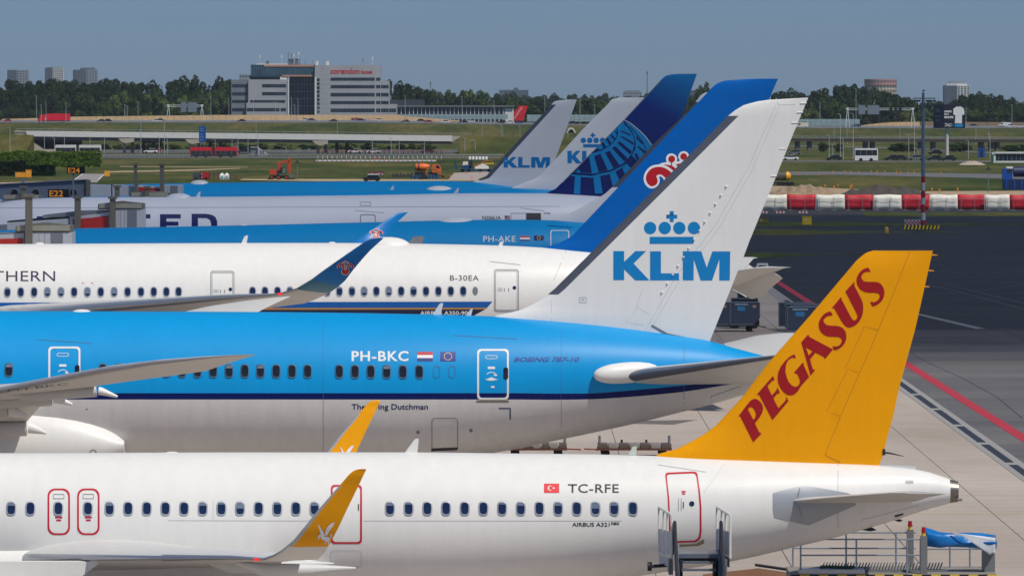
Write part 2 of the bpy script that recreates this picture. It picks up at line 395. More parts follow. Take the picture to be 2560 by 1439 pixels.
def gear(root, fus, xs, track, r, nw, z_at):
    # landing gear: strut and wheels standing on the apron
    for x, dy in xs:
        mb = MB(); mb.tube([(x, fus.D + dy, z_at), (x, fus.D + dy, r + .02)], .16, 10); o = mb.build('landing_gear', GREYM, root)
        for i in range(nw):
            wx = x + (i - (nw - 1) / 2) * r * 2.15
            for sgn in (-1, 1):
                m2 = MB(); m2.tube([(wx, fus.D + dy + sgn * .2, r), (wx, fus.D + dy + sgn * (.2 + .4), r)], r, 16, 0); m2.tube([(wx, fus.D + dy + sgn * .1, r), (wx, fus.D + dy + sgn * .63, r)], r * .5, 10, 1)
                m2.build('wheel', [TYRE, GREYM], o)
def engine(root, D, x0, x1, dy, z, r, m, zw):
    mb = MB(); L = x1 - x0; rings = []
    for q, k in ((.03, .78), (.0, .86), (.02, .94), (.08, 1), (.3, 1.03), (.6, .98), (.82, .84), (.82, .72), (.98, .5), (1.0, .44)):
        rings.append([(x0 + L * q, D + dy + r * k * math.cos(t), z + r * k * math.sin(t)) for t in np.linspace(0, 2 * math.pi, 28, endpoint=False)])
    mb.loft(rings, 0, False); o = mb.build('engine_nacelle', m, root)
    mb = MB(); mb.cyl(x0 + .35, D + dy, z, r * .8, .1, 24, 0, 'x'); mb.build('fan', GREYM, o)
    mb = MB(); mb.prism([(x0 + L * .25, z + r * .9), (x0 + L * .6, zw), (x0 + L * 1.25, zw), (x0 + L * .95, z + r * .4)], D + dy - .18, D + dy + .18); mb.build('pylon', m, o)
def Z(pts, k, u, v): return [(u + x / k, v + y / k) for x, y in pts]
KLMN = [[(542, 322), (672, 322), (672, 450), (805, 322), (935, 322), (785, 470), (975, 672), (805, 672), (672, 540), (672, 668), (542, 668)],
        [(983, 325), (1113, 325), (1113, 588), (1330, 588), (1330, 672), (983, 672)],
        [(1375, 325), (1597, 325), (1662, 520), (1730, 327), (1945, 327), (1940, 675), (1813, 675), (1815, 420), (1727, 675), (1590, 675), (1507, 420), (1505, 672), (1375, 672)]]
def klm(u0, v0, u1, v1): return [[(u0 + (x - 542) / 1403 * (u1 - u0), v0 + (y - 322) / 353 * (v1 - v0)) for x, y in g] for g in KLMN]
def crown(u, v, k):   # crown emblem, k = 1 for the nearest fin; (u, v) centre of the row of balls
    P = [circ(u + d * k, v, 15.5 * k) for d in (-54, -17.5, 19, 55.5)]
    P.append([(u - 55 * k, v + 22 * k), (u + 54.5 * k, v + 22 * k), (u + 54.5 * k, v + 39.5 * k), (u - 55 * k, v + 39.5 * k)])
    c, q, r = v - 28.5 * k, 13.5 * k, 4.8 * k
    P.append([(u - r, c - q), (u + r, c - q), (u + r, c - r), (u + q, c - r), (u + q, c + r), (u + r, c + r), (u + r, c + q), (u - r, c + q), (u - r, c + r), (u - q, c + r), (u - q, c - r), (u - r, c - r)])
    return P
def shrink(P, t):
    cx = (min(p[0] for p in P) + max(p[0] for p in P)) / 2; cy = (min(p[1] for p in P) + max(p[1] for p in P)) / 2
    wx = max(p[0] for p in P) - min(p[0] for p in P); wy = max(p[1] for p in P) - min(p[1] for p in P)
    return [(cx + (p[0] - cx) * (1 - 2 * t / wx), cy + (p[1] - cy) * (1 - 2 * t / wy)) for p in P]
def door(root, fus, outline, t, m, extra=()):
    o = decal('door', [[outline, shrink(outline, t)]], m, root, fus.surf(.009), 10)
    for nm, polys, mm in extra: decal(nm, polys, mm, o, fus.surf(.012), 10)
    return o
def seams(name, polys, m, parent, surf, g=14.0):
    for p in polys: decal(name, [p], m, parent, surf, g)
def rect(u0, v0, u1, v1): return [(u0, v0), (u1, v0), (u1, v1), (u0, v1)]

# ================================================================== 1  yellow-tailed narrow-body
def pegasus():
    D = 173.2
    root = thing('airliner', 'white narrow-body airliner with yellow PEGASUS tail fin and red door outlines', 'airplane', (-6, D, 0))
    fu = Fus(D, [(-300, 1132, 1490), (0, 1132, 1490), (600, 1130, 1489), (1000, 1130, 1488), (1300, 1133, 1474), (1480, 1135, 1455), (1650, 1139, 1430), (1817, 1144, 1404), (2013, 1153, 1360), (2092, 1157, 1341), (2153, 1160, 1324), (2230, 1165, 1301), (2295, 1173, 1279), (2340, 1184, 1266), (2374, 1197, 1257)], .955, -31.6)
    fo = fu.mesh('fuselage', WHITE, root); sf = fu.surf(.008)
    # exhaust
    zc, hh, hw = fu.sec(fu.x1); mb = MB(); x1 = fu.x1
    mb.loft([[(x1 + a, D + r * hw * math.cos(t), zc - .03 * a + r * hh * math.sin(t)) for t in np.linspace(0, 2 * math.pi, 24, endpoint=False)] for a, r in ((-.02, .97), (.1, .93), (.24, .86), (.24, .74), (.05, .7))], 0, False)
    ex = mb.build('exhaust', STEEL, root); mb = MB(); mb.cyl(x1 + .08, D, zc, hh * .7, .02, 20, 0, 'x'); mb.build('exhaust_core', BLK, ex)
    mb = MB(); mb.tube([(x1 + .2, D - .3, zc - .22), (x1 + .34, D - .3, zc - .22)], .04, 8); mb.build('tail_light', GREYM, root)
    # fin
    fn = Fin(D, [(1600, 1170), (1643, 1134), (1690, 1122), (1728, 1103), (1760, 1085), (1791, 1062), (1822, 1028), (1852, 996), (1916, 912), (2026, 787), (2141, 651), (2150, 643), (2160, 635), (2170, 630), (2184, 626.2)], [(2197, 1190), (2195, 1162), (2203, 1152), (2221, 1080), (2232, 1044), (2247, 972), (2288, 822), (2332, 626.2)], .62, .1)
    fin = fn.mesh('tail_fin', YEL, root); fs = fn.surf()
    k, a = 4.797, (1820, 820)
    P_ = [(120, 1052), (215, 925), (270, 860), (310, 840), (350, 848), (385, 875), (410, 915), (418, 960), (405, 1010), (370, 1070), (318, 1132), (360, 1220), (372, 1242), (395, 1245), (390, 1262), (297, 1360), (150, 1065), (140, 1050)]
    Ph = [(235, 965), (255, 945), (280, 940), (305, 960), (325, 1000), (330, 1040), (318, 1070), (300, 1090)]
    E_ = [(345, 787), (535, 568), (555, 605), (550, 620), (530, 622), (470, 690), (522, 800), (565, 752), (580, 735), (578, 718), (592, 710), (618, 765), (612, 778), (592, 775), (540, 835), (600, 952), (690, 855), (695, 840), (685, 828), (700, 822), (722, 865), (528, 1095), (370, 795), (355, 795)]
    G_ = [(810, 350), (800, 318), (788, 310), (740, 335), (680, 390), (630, 455), (600, 520), (590, 590), (600, 660), (625, 715), (665, 765), (710, 795), (750, 800), (790, 790), (830, 755), (870, 690), (885, 672), (968, 580), (905, 440), (905, 415), (890, 408), (790, 525), (800, 540), (825, 540), (852, 600), (858, 640), (848, 670), (825, 692), (795, 697), (760, 680), (725, 640), (700, 580), (685, 520), (690, 450), (705, 400), (730, 370), (765, 350), (790, 350), (800, 358)]
    A_ = [(955, 75), (970, 85), (972, 100), (1255, 250), (1165, 360), (1148, 358), (1145, 340), (1045, 290), (980, 370), (1012, 485), (1038, 490), (1035, 505), (990, 558), (975, 552), (978, 535), (875, 165)]
    Ah = [(930, 228), (1010, 270), (965, 322)]
    k2, b = 5.533, (1960, 640)
    S1 = [(640, 760), (670, 805), (660, 820), (630, 820), (590, 830), (555, 860), (542, 890), (550, 915), (580, 945), (620, 955), (700, 958), (760, 965), (810, 990), (845, 1035), (860, 1090), (855, 1150), (835, 1200), (800, 1245), (750, 1280), (695, 1300), (680, 1285), (665, 1245), (680, 1240), (720, 1245), (760, 1230), (785, 1200), (797, 1165), (790, 1140), (765, 1120), (730, 1112), (650, 1112), (590, 1105), (540, 1080), (500, 1040), (478, 985), (475, 930), (490, 880), (520, 830), (560, 790), (600, 770)]
    U_ = [(660, 712), (785, 562), (798, 572), (792, 590), (795, 600), (925, 845), (940, 870), (960, 885), (985, 880), (1005, 860), (1012, 830), (1000, 790), (845, 488), (960, 360), (975, 370), (968, 390), (970, 405), (1060, 580), (1085, 640), (1093, 700), (1088, 780), (1065, 850), (1030, 910), (980, 955), (930, 978), (890, 985), (850, 970), (810, 925), (780, 880), (690, 720), (665, 718)]
    S2 = [(1160, 155), (1195, 205), (1185, 218), (1150, 213), (1110, 222), (1080, 250), (1065, 285), (1070, 310), (1100, 345), (1140, 352), (1200, 352), (1280, 355), (1330, 375), (1370, 425), (1388, 490), (1380, 555), (1355, 610), (1310, 655), (1260, 685), (1220, 693), (1205, 675), (1187, 635), (1200, 628), (1240, 635), (1280, 620), (1310, 590), (1322, 560), (1315, 530), (1290, 510), (1250, 505), (1160, 505), (1100, 490), (1045, 455), (1010, 400), (997, 340), (1005, 290), (1030, 240), (1070, 195), (1110, 170)]
    for g_ in ([Z(P_, k, *a), Z(Ph, k, *a)], Z(E_, k, *a), Z(G_, k, *a), [Z(A_, k, *a), Z(Ah, k, *a)], Z(S1, k2, *b), Z(U_, k2, *b), Z(S2, k2, *b)):
        decal('fin_letter', [g_], RED, fin, fs, 12)
    ysm = mat('seam_yellow', C(198, 128, 0), .6)
    seams('rudder_seam', [line([(2275, 627), (2232, 735), (2180, 860), (2100, 1040), (2062, 1135)], 1.8), line([(2195, 824), (2160, 815), (2113, 918), (2145, 930)], 1.5), line([(2118, 923), (2065, 1028), (2098, 1038)], 1.5), line([(2062, 1136), (2100, 1154)], 2.5)], ysm, fin, fn.surf(.006), 12)
    for u, v in ((2330, 637), (2321, 676), (2310, 716)):
        mb = MB(); p = W(u, v, D); mb.tube([p, p + Vector((.16, 0, -.01))], [.022, .01], 6); mb.build('static_wick', YEL, fin)
    mb = MB(); p = W(2207, 1130, D); mb.box(p.x, p.x + .07, D - .05, D + .05, p.z - .08, p.z + .1); mb.tube([p, p + Vector((.2, 0, -.02)), p + Vector((.6, 0, -.11))], [.035, .03, .01], 6); mb.build('static_wick', BLK, fin)
    # windows and doors
    us = [28, 76, 146, 220] + [274 + 46.6 * i for i in range(12)] + [975 + 46.7 * i for i in range(14)]
    windows(fu, us, 1270, .215, .335, root, GLASS, RIM)
    txt = [rect(-10, 38, 10, 41), rect(-8, 44, 8, 47), rect(-9, 20, 9, 24), rect(-6, 27, 6, 31)]
    for u in (147, 221):
        door(root, fu, rrect(u - 28, 1220, u + 28, 1336, 18), 4.4, TRED, [('door_notice', [[(u + x, 1270 + y) for x, y in r] for r in txt[2:]], TRED), ('door_notice', [ringrect(u - 14, 1234, u + 14, 1246, 3, 1.2)], SEAM)])
    door(root, fu, rrect(827, 1211, 905, 1358, 9), 4.6, TRED, [('door_handle', [rect(895, 1259, 897.5, 1275)], BLK)])
    door(root, fu, [(1663, 1187), (1665, 1182), (1670, 1180.5), (1735, 1178), (1741, 1180), (1744, 1185), (1750, 1225), (1753.5, 1265), (1754, 1325), (1752, 1342), (1746, 1350), (1738, 1354), (1690, 1355.5), (1678, 1355), (1674, 1350), (1672, 1300), (1669, 1240)], 4.4, TRED,
         [('door_window', [circ(1729.5, 1258, 6.5)], GLASS), ('door_handle', [rect(1707.3, 1253, 1709.6, 1269)], BLK), ('door_notice', [rect(1704, 1226, 1714, 1230), rect(1705, 1232, 1713, 1235)], TRED), ('door_notice', [line([(1696, 1245), (1696, 1276)], 1.2), line([(1703, 1245), (1703, 1276)], 1.2)], SEAM), ('door_sill', [[(1698, 1360), (1740, 1358), (1752, 1350), (1760, 1346), (1760, 1357), (1745, 1363), (1700, 1365)]], STEEL)])
    # lettering, flag
    lettering('registration', 'TC-RFE', (1420, 1209, 1547, 1231), BLK, fo, sf, .012, 0, 1.06)
    lettering('type_lettering', 'AIRBUS A321', (1430, 1305, 1524, 1315), BLK, fo, sf, .014)
    lettering('type_lettering', 'neo', (1528, 1304, 1548, 1311), BLK, fo, sf, .02)
    fl = decal('flag', [rect(1360, 1208, 1398, 1231)], mat('flag_red', C(226, 0, 34), .4), fo, sf)
    cr = arc(1375.5, 1219.5, 6.3, 35, 325, 18) + arc(1377.2, 1219.5, 5, 318, 42, 14)
    decal('crescent', [cr, circ(1384, 1219.5, 2.4, 10)], EMBW, fo, fu.surf(.013))
    seams('panel_seam', [line([(1645, 1161), (1765, 1179)], 1.8), line([(420, 1300), (815, 1301)], 1.2), line([(910, 1301), (1555, 1301)], 1.2), line([(533, 1250), (533, 1300)], 1.0), line([(2095, 1158), (2095, 1340)], 1.6), line([(2155, 1322), (2155, 1297), (2180, 1292), (2296, 1262)], 1.4), line([(1760, 1230), (1812, 1158)], .8)], FAINT, fo, fu.surf(.006))
    seams('panel_seam', [ringrect(826, 1375, 904, 1417, 9, 1.3)], FAINT, fo, fu.surf(.006))
    decal('grille', [rect(2264 + i * 2.9, 1199.5, 2265.7 + i * 2.9, 1208) for i in range(7)], GREYM, fo, sf)
    decal('vent', [[(2236, 1287), (2258, 1281), (2259, 1285), (2238, 1292)]], BLK, fo, sf)
    # trim apron of bare metal around the stabiliser root
    apron = mat('bare_apron_panel', C(166, 170, 176), .4, .3, var=.04)
    decal('stabiliser_apron', [[(1932, 1232), (1945, 1228), (2004, 1213), (2012, 1212.5), (2118, 1231), (2130, 1236), (2140, 1262), (2024, 1311), (2016, 1311), (1936, 1292), (1932, 1270)]], apron, fo, fu.surf(.01), 8)
    seams('panel_seam', [line([(1997, 1239), (1992, 1242), (2000, 1218)], 2.0), line([(1996, 1262), (2006, 1293)], 1.5)], SEAM, fo, fu.surf(.016))
    # horizontal stabilisers
    def st(dy, uL, vL, uT, vT, t): return (W(uL, vL, D + dy), W(uT, vT, D + dy), t)
    s1 = [(Vector((7.7, D - .35, 4.33)), Vector((11.5, D - .35, 4.3)), .06), st(-1.2, 1984, 1251, 2290, 1252, .055), st(-3.6, 2100, 1241, 2318, 1243, .055), st(-6.0, 2226, 1231.5, 2362, 1234, .06), st(-6.2, 2262, 1231, 2366, 1233.5, .05)]
    wing('horizontal_stabiliser', s1, CREAM, root, -1); wing('horizontal_stabiliser', mirror(s1, D), CREAM, root, 1)
    # wings with sharklets
    secs = [(Vector((-14.6, D - .4, 2.5)), Vector((-6.2, D - .4, 2.35)), .12), (Vector((-14.0, D - 2.1, 2.78)), Vector((-6.9, D - 2.1, 2.62)), .12), (Vector((-11.7, D - 6.2, 3.12)), Vector((-6.7, D - 6.2, 2.98)), .11), (Vector((-9.6, D - 10.2, 3.42)), Vector((-6.0, D - 10.2, 3.35)), .105), (Vector((-7.55, D - 14, 3.72)), Vector((-5.3, D - 14, 3.7)), .10)]
    for dy, a_, b_, c_, d_ in ((-15.8, 655, 1397, 795, 1397), (-16.4, 680, 1388, 803, 1389), (-16.8, 700, 1377, 812, 1379), (-17.1, 718, 1363, 820, 1365), (-17.3, 734, 1349, 829, 1350), (-17.45, 760, 1317, 846, 1318), (-17.6, 796, 1272, 867, 1273), (-17.75, 849, 1212, 897, 1212), (-17.8, 861, 1198.5, 902.5, 1200), (-17.85, 870.5, 1187.5, 908, 1188.5), (-17.86, 875, 1182.5, 910.5, 1183.5), (-17.87, 880.5, 1178, 912.5, 1179), (-17.88, 887, 1174.4, 914.3, 1175.5), (-17.89, 894, 1172.3, 915.4, 1173.4), (-17.9, 901, 1171.3, 916, 1172)):
        secs.append((W(a_, b_, D + dy), W(c_, d_, D + dy), .095))
    def mf(i, j):
        n = 2 * len(CH) - 2; le = min(j, n - 1 - j) < 5
        if i < 8: return 1 if min(j, n - 1 - j) < (2 if i < 3 else 3) else 0
        if le and i < 12: return 3
        return 2
    MW = [mat('wing_paint_white', C(214, 214, 212), .4, var=.03), WMETAL, YEL, mat('sharklet_grey', C(176, 178, 182), .4, .15)]
    wn = wing('wing', secs, MW, root, -1, mf); wf_ = wing('wing', mirror(secs, D, -.42, 17.9), MW, root, 1, mf)
    k3, c = 4.98, (660, 1150)
    horse = [[(880, 768), (862, 810), (835, 850), (810, 885), (790, 925), (765, 940), (760, 920), (765, 880), (780, 840), (810, 805), (845, 775)], [(670, 790), (690, 810), (710, 850), (735, 880), (752, 920), (755, 940), (735, 950), (712, 930), (700, 900), (690, 860)],
             [(700, 920), (735, 945), (770, 945), (805, 950), (825, 975), (815, 1010), (800, 1060), (795, 1020), (775, 1000), (770, 1030), (740, 1035), (765, 1015), (755, 995), (725, 985), (705, 960)], [(668, 962), (680, 930), (700, 915), (705, 945), (690, 950), (685, 985), (675, 975)], [(822, 970), (828, 930), (848, 895), (842, 945)]]
    horse = [Z(h, k3, *c) for h in horse]
    decal('winged_horse_emblem', horse, EMBW, wn, onto(wn, .025), 10)
    Dn, Df = D - 17.45, D + 17.45; far_ = [[(CX + ((u - CX) * Dn / F - .42) * F / Df, YH + (v - YH) * Dn / Df) for u, v in g_] for g_ in horse]
    decal('winged_horse_emblem', far_, EMBW, wf_, onto(wf_, .03), 10)
    mb = MB(); p = W(640, 1397.5, D - 15.7); mb.tube([p + Vector((-.06, 0, 0)), p + Vector((.08, 0, 0))], .03, 8); mb.build('navigation_light', LAMP, wn)
    # wing-body fairing, engine, gear
    mb = MB(); rings = []
    for x, e in ((-21, .05), (-20, .45), (-17, .9), (-13, 1), (-10.5, 1), (-8.6, .93), (-7.2, .75), (-6.0, .45), (-5.2, .08)):
        zc, hh, hw = fu.sec(x); rings.append([(x, D + (hw + .32 * e) * math.cos(t), 2.5 + (.35 + 1.0 * e if math.sin(t) < 0 else .2 + .72 * e) * math.sin(t)) for t in np.linspace(0, 2 * math.pi, 36, endpoint=False)])
    mb.loft(rings); mb.build('belly_fairing', WHITE, root)
    for s in (-1, 1):
        engine(root, D, -17.2, -12.6, s * 5.75, 1.55, 1.05, WHITE, 3.0)
        for dy, x0, x1 in ((8.2, -8.6, -4.9), (12.0, -7.4, -4.2)):
            mb = MB(); zz = 3.0 + .075 * dy * .6; mb.tube([(x0, D + s * dy, zz - .1), (x0 + .8, D + s * dy, zz - .32), (x1 - 1.2, D + s * dy, zz - .3), (x1, D + s * dy, zz - .25)], [.05, .2, .17, .03], 10); mb.build('flap_fairing', MW[0], root)
    gear(root, fu, [(-7.2, -3.8), (-7.2, 3.8), (-24, 0)], 0, .58, 1, 2.4)
    # antennas
    for s in (1015, ):
        blade('blade_antenna', [(1011, 1132), (1036, 1098), (1042, 1095), (1047, 1097), (1043, 1133)], D, .06, WHITE, root)
    blade('blade_antenna', [(1571, 1136), (1581, 1116), (1592, 1114), (1590, 1137)], D, .06, mat('pale_green_antenna', C(206, 214, 204), .4), root)
    dome('antenna_dome', 398, 464, 1127.5, 1132, D, .25, WHITE, root)
    mb = MB(); p = W(224, 1131, D); mb.tube([p + Vector((.2 * q, 0, .085 * math.sin(math.pi * q))) for q in np.linspace(0, 1, 9)], .018, 6); mb.build('lifting_ring', STEEL, root)
    for uv in (((2150, 1323), (2172, 1315), (2182, 1318), (2192, 1324), (2176, 1327)), ((2236, 1300), (2250, 1296), (2257, 1300), (2248, 1303.5))):
        blade('drain_mast', list(uv), D - .1, .05, BLK, root)
    return root
pegasus()

# ================================================================== 2  sky-blue 787
def dutchman():
    D = 231.6
    root = thing('airliner', 'sky blue and grey airliner lettered PH-BKC with white KLM tail fin', 'airplane', (-8, D, 0))
    fu = Fus(D, [(-300, 776, 1170), (0, 777, 1170), (600, 779, 1171), (900, 782, 1170), (1000, 784, 1166), (1100, 786, 1153), (1200, 789, 1137), (1300, 794, 1119), (1400, 801, 1098), (1500, 811, 1077), (1600, 824, 1055), (1700, 839, 1030), (1775, 852, 1011), (1827, 867, 996), (1906, 888, 973), (1960, 903, 955), (1995, 916, 940)], .966, -54)
    s0 = fu.surf(0)
    tu = [-400, 0, 300, 600, 800, 900, 1000, 1100, 1200, 1300, 1400, 1507, 1591, 1728, 1854, 1960]; tv = [982] * 10 + [983, 981, 974, 961, 941, 925]; bv = [998] * 10 + [998.5, 996, 990, 976, 955.5, 938]
    A1 = []; XS = []
    for u, v1, v2 in zip(tu, tv, bv):
        p1, p2 = s0(u, v1), s0(u, v2); z1, h1, _ = fu.sec(p1.x); XS.append(p1.x)
        A1.append((math.degrees(math.asin(max(-1, min(1, (p1.z - z1) / h1)))), math.degrees(math.asin(max(-1, min(1, (p2.z - z1) / h1))))))
    XD = np.linspace(XS[0], XS[-1], 160); B1 = pchip(XS, [a[0] for a in A1], XD); B2 = pchip(XS, [a[1] for a in A1], XD)
    fo = fu.mesh('fuselage', [KBLUE, KNAVY, KGREY], root, lambda f, x: (float(np.interp(x, XD, B1)), float(np.interp(x, XD, B2)))); sf = fu.surf(.009)
    fn = Fin(D, [(1190, 830), (1230, 790), (1290, 779), (1320, 766), (1350, 749), (1378, 730), (1508, 601), (1640, 470), (1829, 281), (1836, 277), (1843, 272.5), (1859, 263), (1889, 254.5), (1923, 249.5), (2019, 244.3)], [(1766, 880), (1775, 851), (1860, 639), (1873, 604), (1937, 449), (1978, 347), (2020.7, 244.2)], .75, .085, (.40, W(0, 736, D).z, W(0, 279, D).z))
    fin = fn.mesh('tail_fin', [FINW, LEGREY], root); fs = fn.surf()
    for g_ in klm(1533, 627, 1825.5, 700.7): decal('fin_letter', [g_], KMARK, fin, fs, 14)
    decal('crown_emblem', crown(1679, 569.5, 1.0), KMARK, fin, fs, 14)
    gs = mat('seam_grey', C(194, 196, 200), .6)
    seams('rudder_seam', [line([(1988, 262), (1945, 262), (1940, 245)], 1.5), line([(1940, 262), (1870, 420), (1790, 560), (1690, 690), (1610, 830)], 1.2), line([(1950, 262), (1880, 425), (1800, 566), (1702, 694), (1620, 832)], 1.0), line([(1595, 765), (1566, 806), (1610, 812)], .9), line([(1378, 730), (1378, 803)], 1.2), line([(1608, 720), (1590, 765), (1625, 787)], .9)], gs, fin, fn.surf(.004), 16)
    decal('rudder_fairing', [[(1628, 811), (1631, 811), (1668, 832), (1740, 847), (1740, 850), (1666, 836), (1628, 814)]], GREYM, fin, fn.surf(.02), 16)
    decal('fin_placard', [ringrect(1448, 741, 1466, 755, 1, 1.2), rect(1454, 746, 1460, 749)], gs, fin, fn.surf(.016))
    for i in range(13):
        u = 1815 - i * 13.4; v = 466 + i * 22.0; mb = MB(); p = fs(u, v); mb.tube([p + Vector((-.05, .02, 0)), p + Vector((0, -.03, 0)), p + Vector((.05, .02, 0))], [.02, .04, .02], 6); mb.build('rivet_fairing', FINW, fin)
    for u, v in ((2010, 258), (2002, 281), (1988, 307), (1958, 372), (1936, 440)):
        mb = MB(); p = W(u, v, D); mb.tube([p + Vector((-.14, -.03, 0)), p + Vector((.1, -.02, 0))], [.028, .015], 6); mb.build('static_wick', FINW, fin)
    us = [22, 257.5, 297, 337, 376, 416, 455, 494, 533, 572.5, 612, 651, 690.5, 730, 769, 848, 887.5, 927, 966.5, 1007, 1048]
    windows(fu, us, lambda u: 924 + 5 * u / 1048, .26, .45, root, GLASSK, RIMB, .6)
    for u in (1091, 1130): decal('window_plug', [ringrect(u - 8.5, 914, u + 8.5, 945, 8, 1.6)], RIMB, fo, sf, 8)
    for u0, v0, u1, v1 in ((121, 866, 201, 985), (1193, 872, 1272, 998)):
        c = (u0 + u1) / 2 - 4
        door(root, fu, rrect(u0, v0, u1, v1, 9), 4.6, WHITE, [('door_window', [rrect(c + 30, v0 + 46, c + 42, v0 + 76, 5)], GLASSK), ('door_notice', [rect(c - 9, v0 + 44, c + 9, v0 + 50), rect(c + 6, v0 + 63, c + 14, v0 + 67), rect(c - 1, v0 + 92, c + 8, v0 + 97)], EMBW),
              ('door_handle', [[(c - 16, v0 + 76), (c - 4, v0 + 72), (c, v0 + 70), (c + 4, v0 + 72), (c + 16, v0 + 76), (c + 4, v0 + 79), (c - 4, v0 + 79)]], EMBW), ('door_vent', [ringrect(c - 15, v0 + 16, c + 15, v0 + 25, 4, 1.3)], EMBW), ('door_arrow', [line(arc(c, v0 + 66, 12, 200, 330, 8, 8), 2)], EMBW)])
    decal('door_sill', [rect(1191, 1000, 1272, 1005)], STEEL, fo, sf)
    lettering('registration', 'PH-BKC', (879, 877, 1021, 902.5), EMBW, fo, sf, .022, 0, 1.1)
    nr, nb = mat('flag_dutch_red', C(190, 16, 40), .4), mat('flag_dutch_blue', C(26, 50, 130), .4)
    decal('flag', [rect(1043, 879, 1082, 887)], nr, fo, sf); decal('flag', [rect(1043, 887, 1082, 894.5)], EMBW, fo, sf); decal('flag', [rect(1043, 894.5, 1082, 902.5)], nb, fo, sf)
    decal('flag', [rect(1101, 879, 1139, 902.5)], mat('flag_eu_blue', C(10, 44, 140), .4), fo, sf)
    decal('flag_stars', [circ(1120 + 9.5 * math.cos(R(30 * i)), 890.7 + 8.8 * math.sin(R(30 * i)), 1.5, 6) for i in range(12)], mat('star_yellow', C(240, 210, 120), .4), fo, fu.surf(.014))
    lettering('type_lettering', 'BOEING 787-10', (1283, 892, 1449, 904), mat('marking_blue', C(0, 62, 150), .4), fo, sf, .03, .35)
    lettering('name_lettering', 'The Flying Dutchman', (879, 1009, 1070, 1027), KNAVY, fo, sf, .012)
    decal('corner_mark', [line([(1247, 1020), (1276, 1020)], 2.6), line([(1275.5, 1019), (1275.5, 1048)], 2.8)], KNAVY, fo, sf)
    decal('cargo_hatch', [ringrect(1079, 1044, 1145, 1126, 8, 1.8)], SEAM, fo, fu.surf(.01), 8)
    decal('hatch_sill', [[(1078, 1120), (1144, 1117), (1145, 1122), (1078, 1127)]], BLK, fo, fu.surf(.012), 8)
    decal('drain_port', [circ(1045, 1079.5, 4.5, 12), circ(1177.5, 1075, 4.5, 12), circ(217, 1022, 2.2, 10)], GREYM, fo, sf)
    seams('panel_seam', [line([(92, 848), (228, 858)], 1.4), line([(1132, 838), (1293, 847)], 1.4), line([(808, 784), (808, 1128)], .9), line([(1403, 802), (1403, 1095)], .9), line([(1710, 842), (1710, 1026)], 1.1), line([(1775, 1005), (1778, 990), (1850, 965)], 1.2)], mat('seam_blue', C(60, 100, 140), .6), fo, fu.surf(.006))
    # pod at stabiliser root, stabilisers, tail light
    mb = MB(); a = W(1484, 938, D - 2.25); b = W(1640, 925, D - 1.5)
    mb.tube([a.lerp(b, q) for q in (0, .01, .03, .07, .13, .2, .3, .45, .6, .75, .9, 1)], [.02, .09, .16, .23, .29, .34, .38, .4, .4, .37, .3, .2], 28); mb.build('stabiliser_fairing', WHITE, root)
    def st(X, dy, z, X2, t, z2=None): return (Vector((X, D + dy, z)), Vector((X2, D + dy, z if z2 is None else z2)), t)
    s1 = [st(3.2, -.5, 5.1, 10.3, .11, 5.0), st(4.29, -2.0, 5.3, 10.4, .11, 5.2), st(7.2, -6, 5.88, 11.2, .10, 5.8), st(9.6, -9.2, 6.35, 11.9, .09, 6.3), st(10.6, -9.9, 6.47, 12.1, .06, 6.44)]
    def mfl(i, j): n = 2 * len(CH) - 2; return 1 if min(j, n - 1 - j) < 4 else 0
    SM = [CREAM, LEGREY]
    wing('horizontal_stabiliser', s1, SM, root, -1, mfl); wing('horizontal_stabiliser', mirror(s1, D), SM, root, 1, mfl)
    mb = MB(); p = W(1882, 926, D - 1.05); mb.tube([p + Vector((-.14, 0, 0)), p + Vector((-.1, 0, 0)), p + Vector((.14, 0, 0))], [.06, .13, .11], 12); mb.build('tail_light', WHITE, root)
    mb = MB(); mb.prism([(W(1792, 852, D).x, W(1792, 852, D).z), (W(1791, 842, D).x, W(1791, 842, D).z), (W(1796, 845, D).x, W(1796, 845, D).z), (W(1815, 865, D).x, W(1815, 865, D).z)], D - .03, D + .03); mb.build('tail_probe', GREYM, root)
    # wings
    secs = [st(-29.5, -.5, 3.6, -18.4, .11, 3.2), st(-28.6, -3.0, 4.0, -18.6, .11, 3.5), st(-24.0, -10, 4.68, -17.3, .10, 4.72), st(-18.5, -18, 5.5, -14.7, .095, 5.72), st(-14.4, -24, 6.5, -10.6, .095, 6.5), st(-12.4, -27, 6.9, -9.8, .09, 6.86), st(-10.8, -28.6, 7.12, -9.2, .085, 7.1), st(-9.5, -29.6, 7.27, -8.8, .07, 7.25), st(-8.75, -30.05, 7.33, -8.6, .05, 7.32)]
    wp = [mat('wing_paint_787', C(206, 205, 202), .42, var=.05, scale=.8, stretch=(1, .3, 1)), mat('wing_edge_787', C(166, 166, 170), .4, .25)]
    wn = wing('wing', secs, wp, root, -1, mfl); wing('wing', mirror(secs, D, -1.06, 30), wp, root, 1, mfl)
    for s in (-1, 1):
        for dy, X0, X1, z, r in ((17.2, -18.2, -14.75, 5.52, .2), (13.3, -20.4, -16.65, 5.05, .25), (8.6, -22.6, -18.65, 4.35, .3), (4.2, -23.4, -18.3, 3.5, .3)):
            xo = -1.06 * dy / 30 if s > 0 else 0
            mb = MB(); mb.tube([(X0 + xo, D + s * dy, z - .12), (X0 + .9 + xo, D + s * dy, z - .22), (X1 - .1 + xo, D + s * dy, z - .05)], [.06, r * .95, r], 14); f_ = mb.build('flap_fairing', wp[0], root)
            mb = MB(); mb.tube([(X1 - .02 + xo, D + s * dy, z - .03), (X1 + .06 + xo, D + s * dy, z - .04), (X1 + .65 + xo, D + s * dy, z - .24)], [r * .75, r * .72, .045], 14); mb.build('fairing_cone', WHITE, f_)
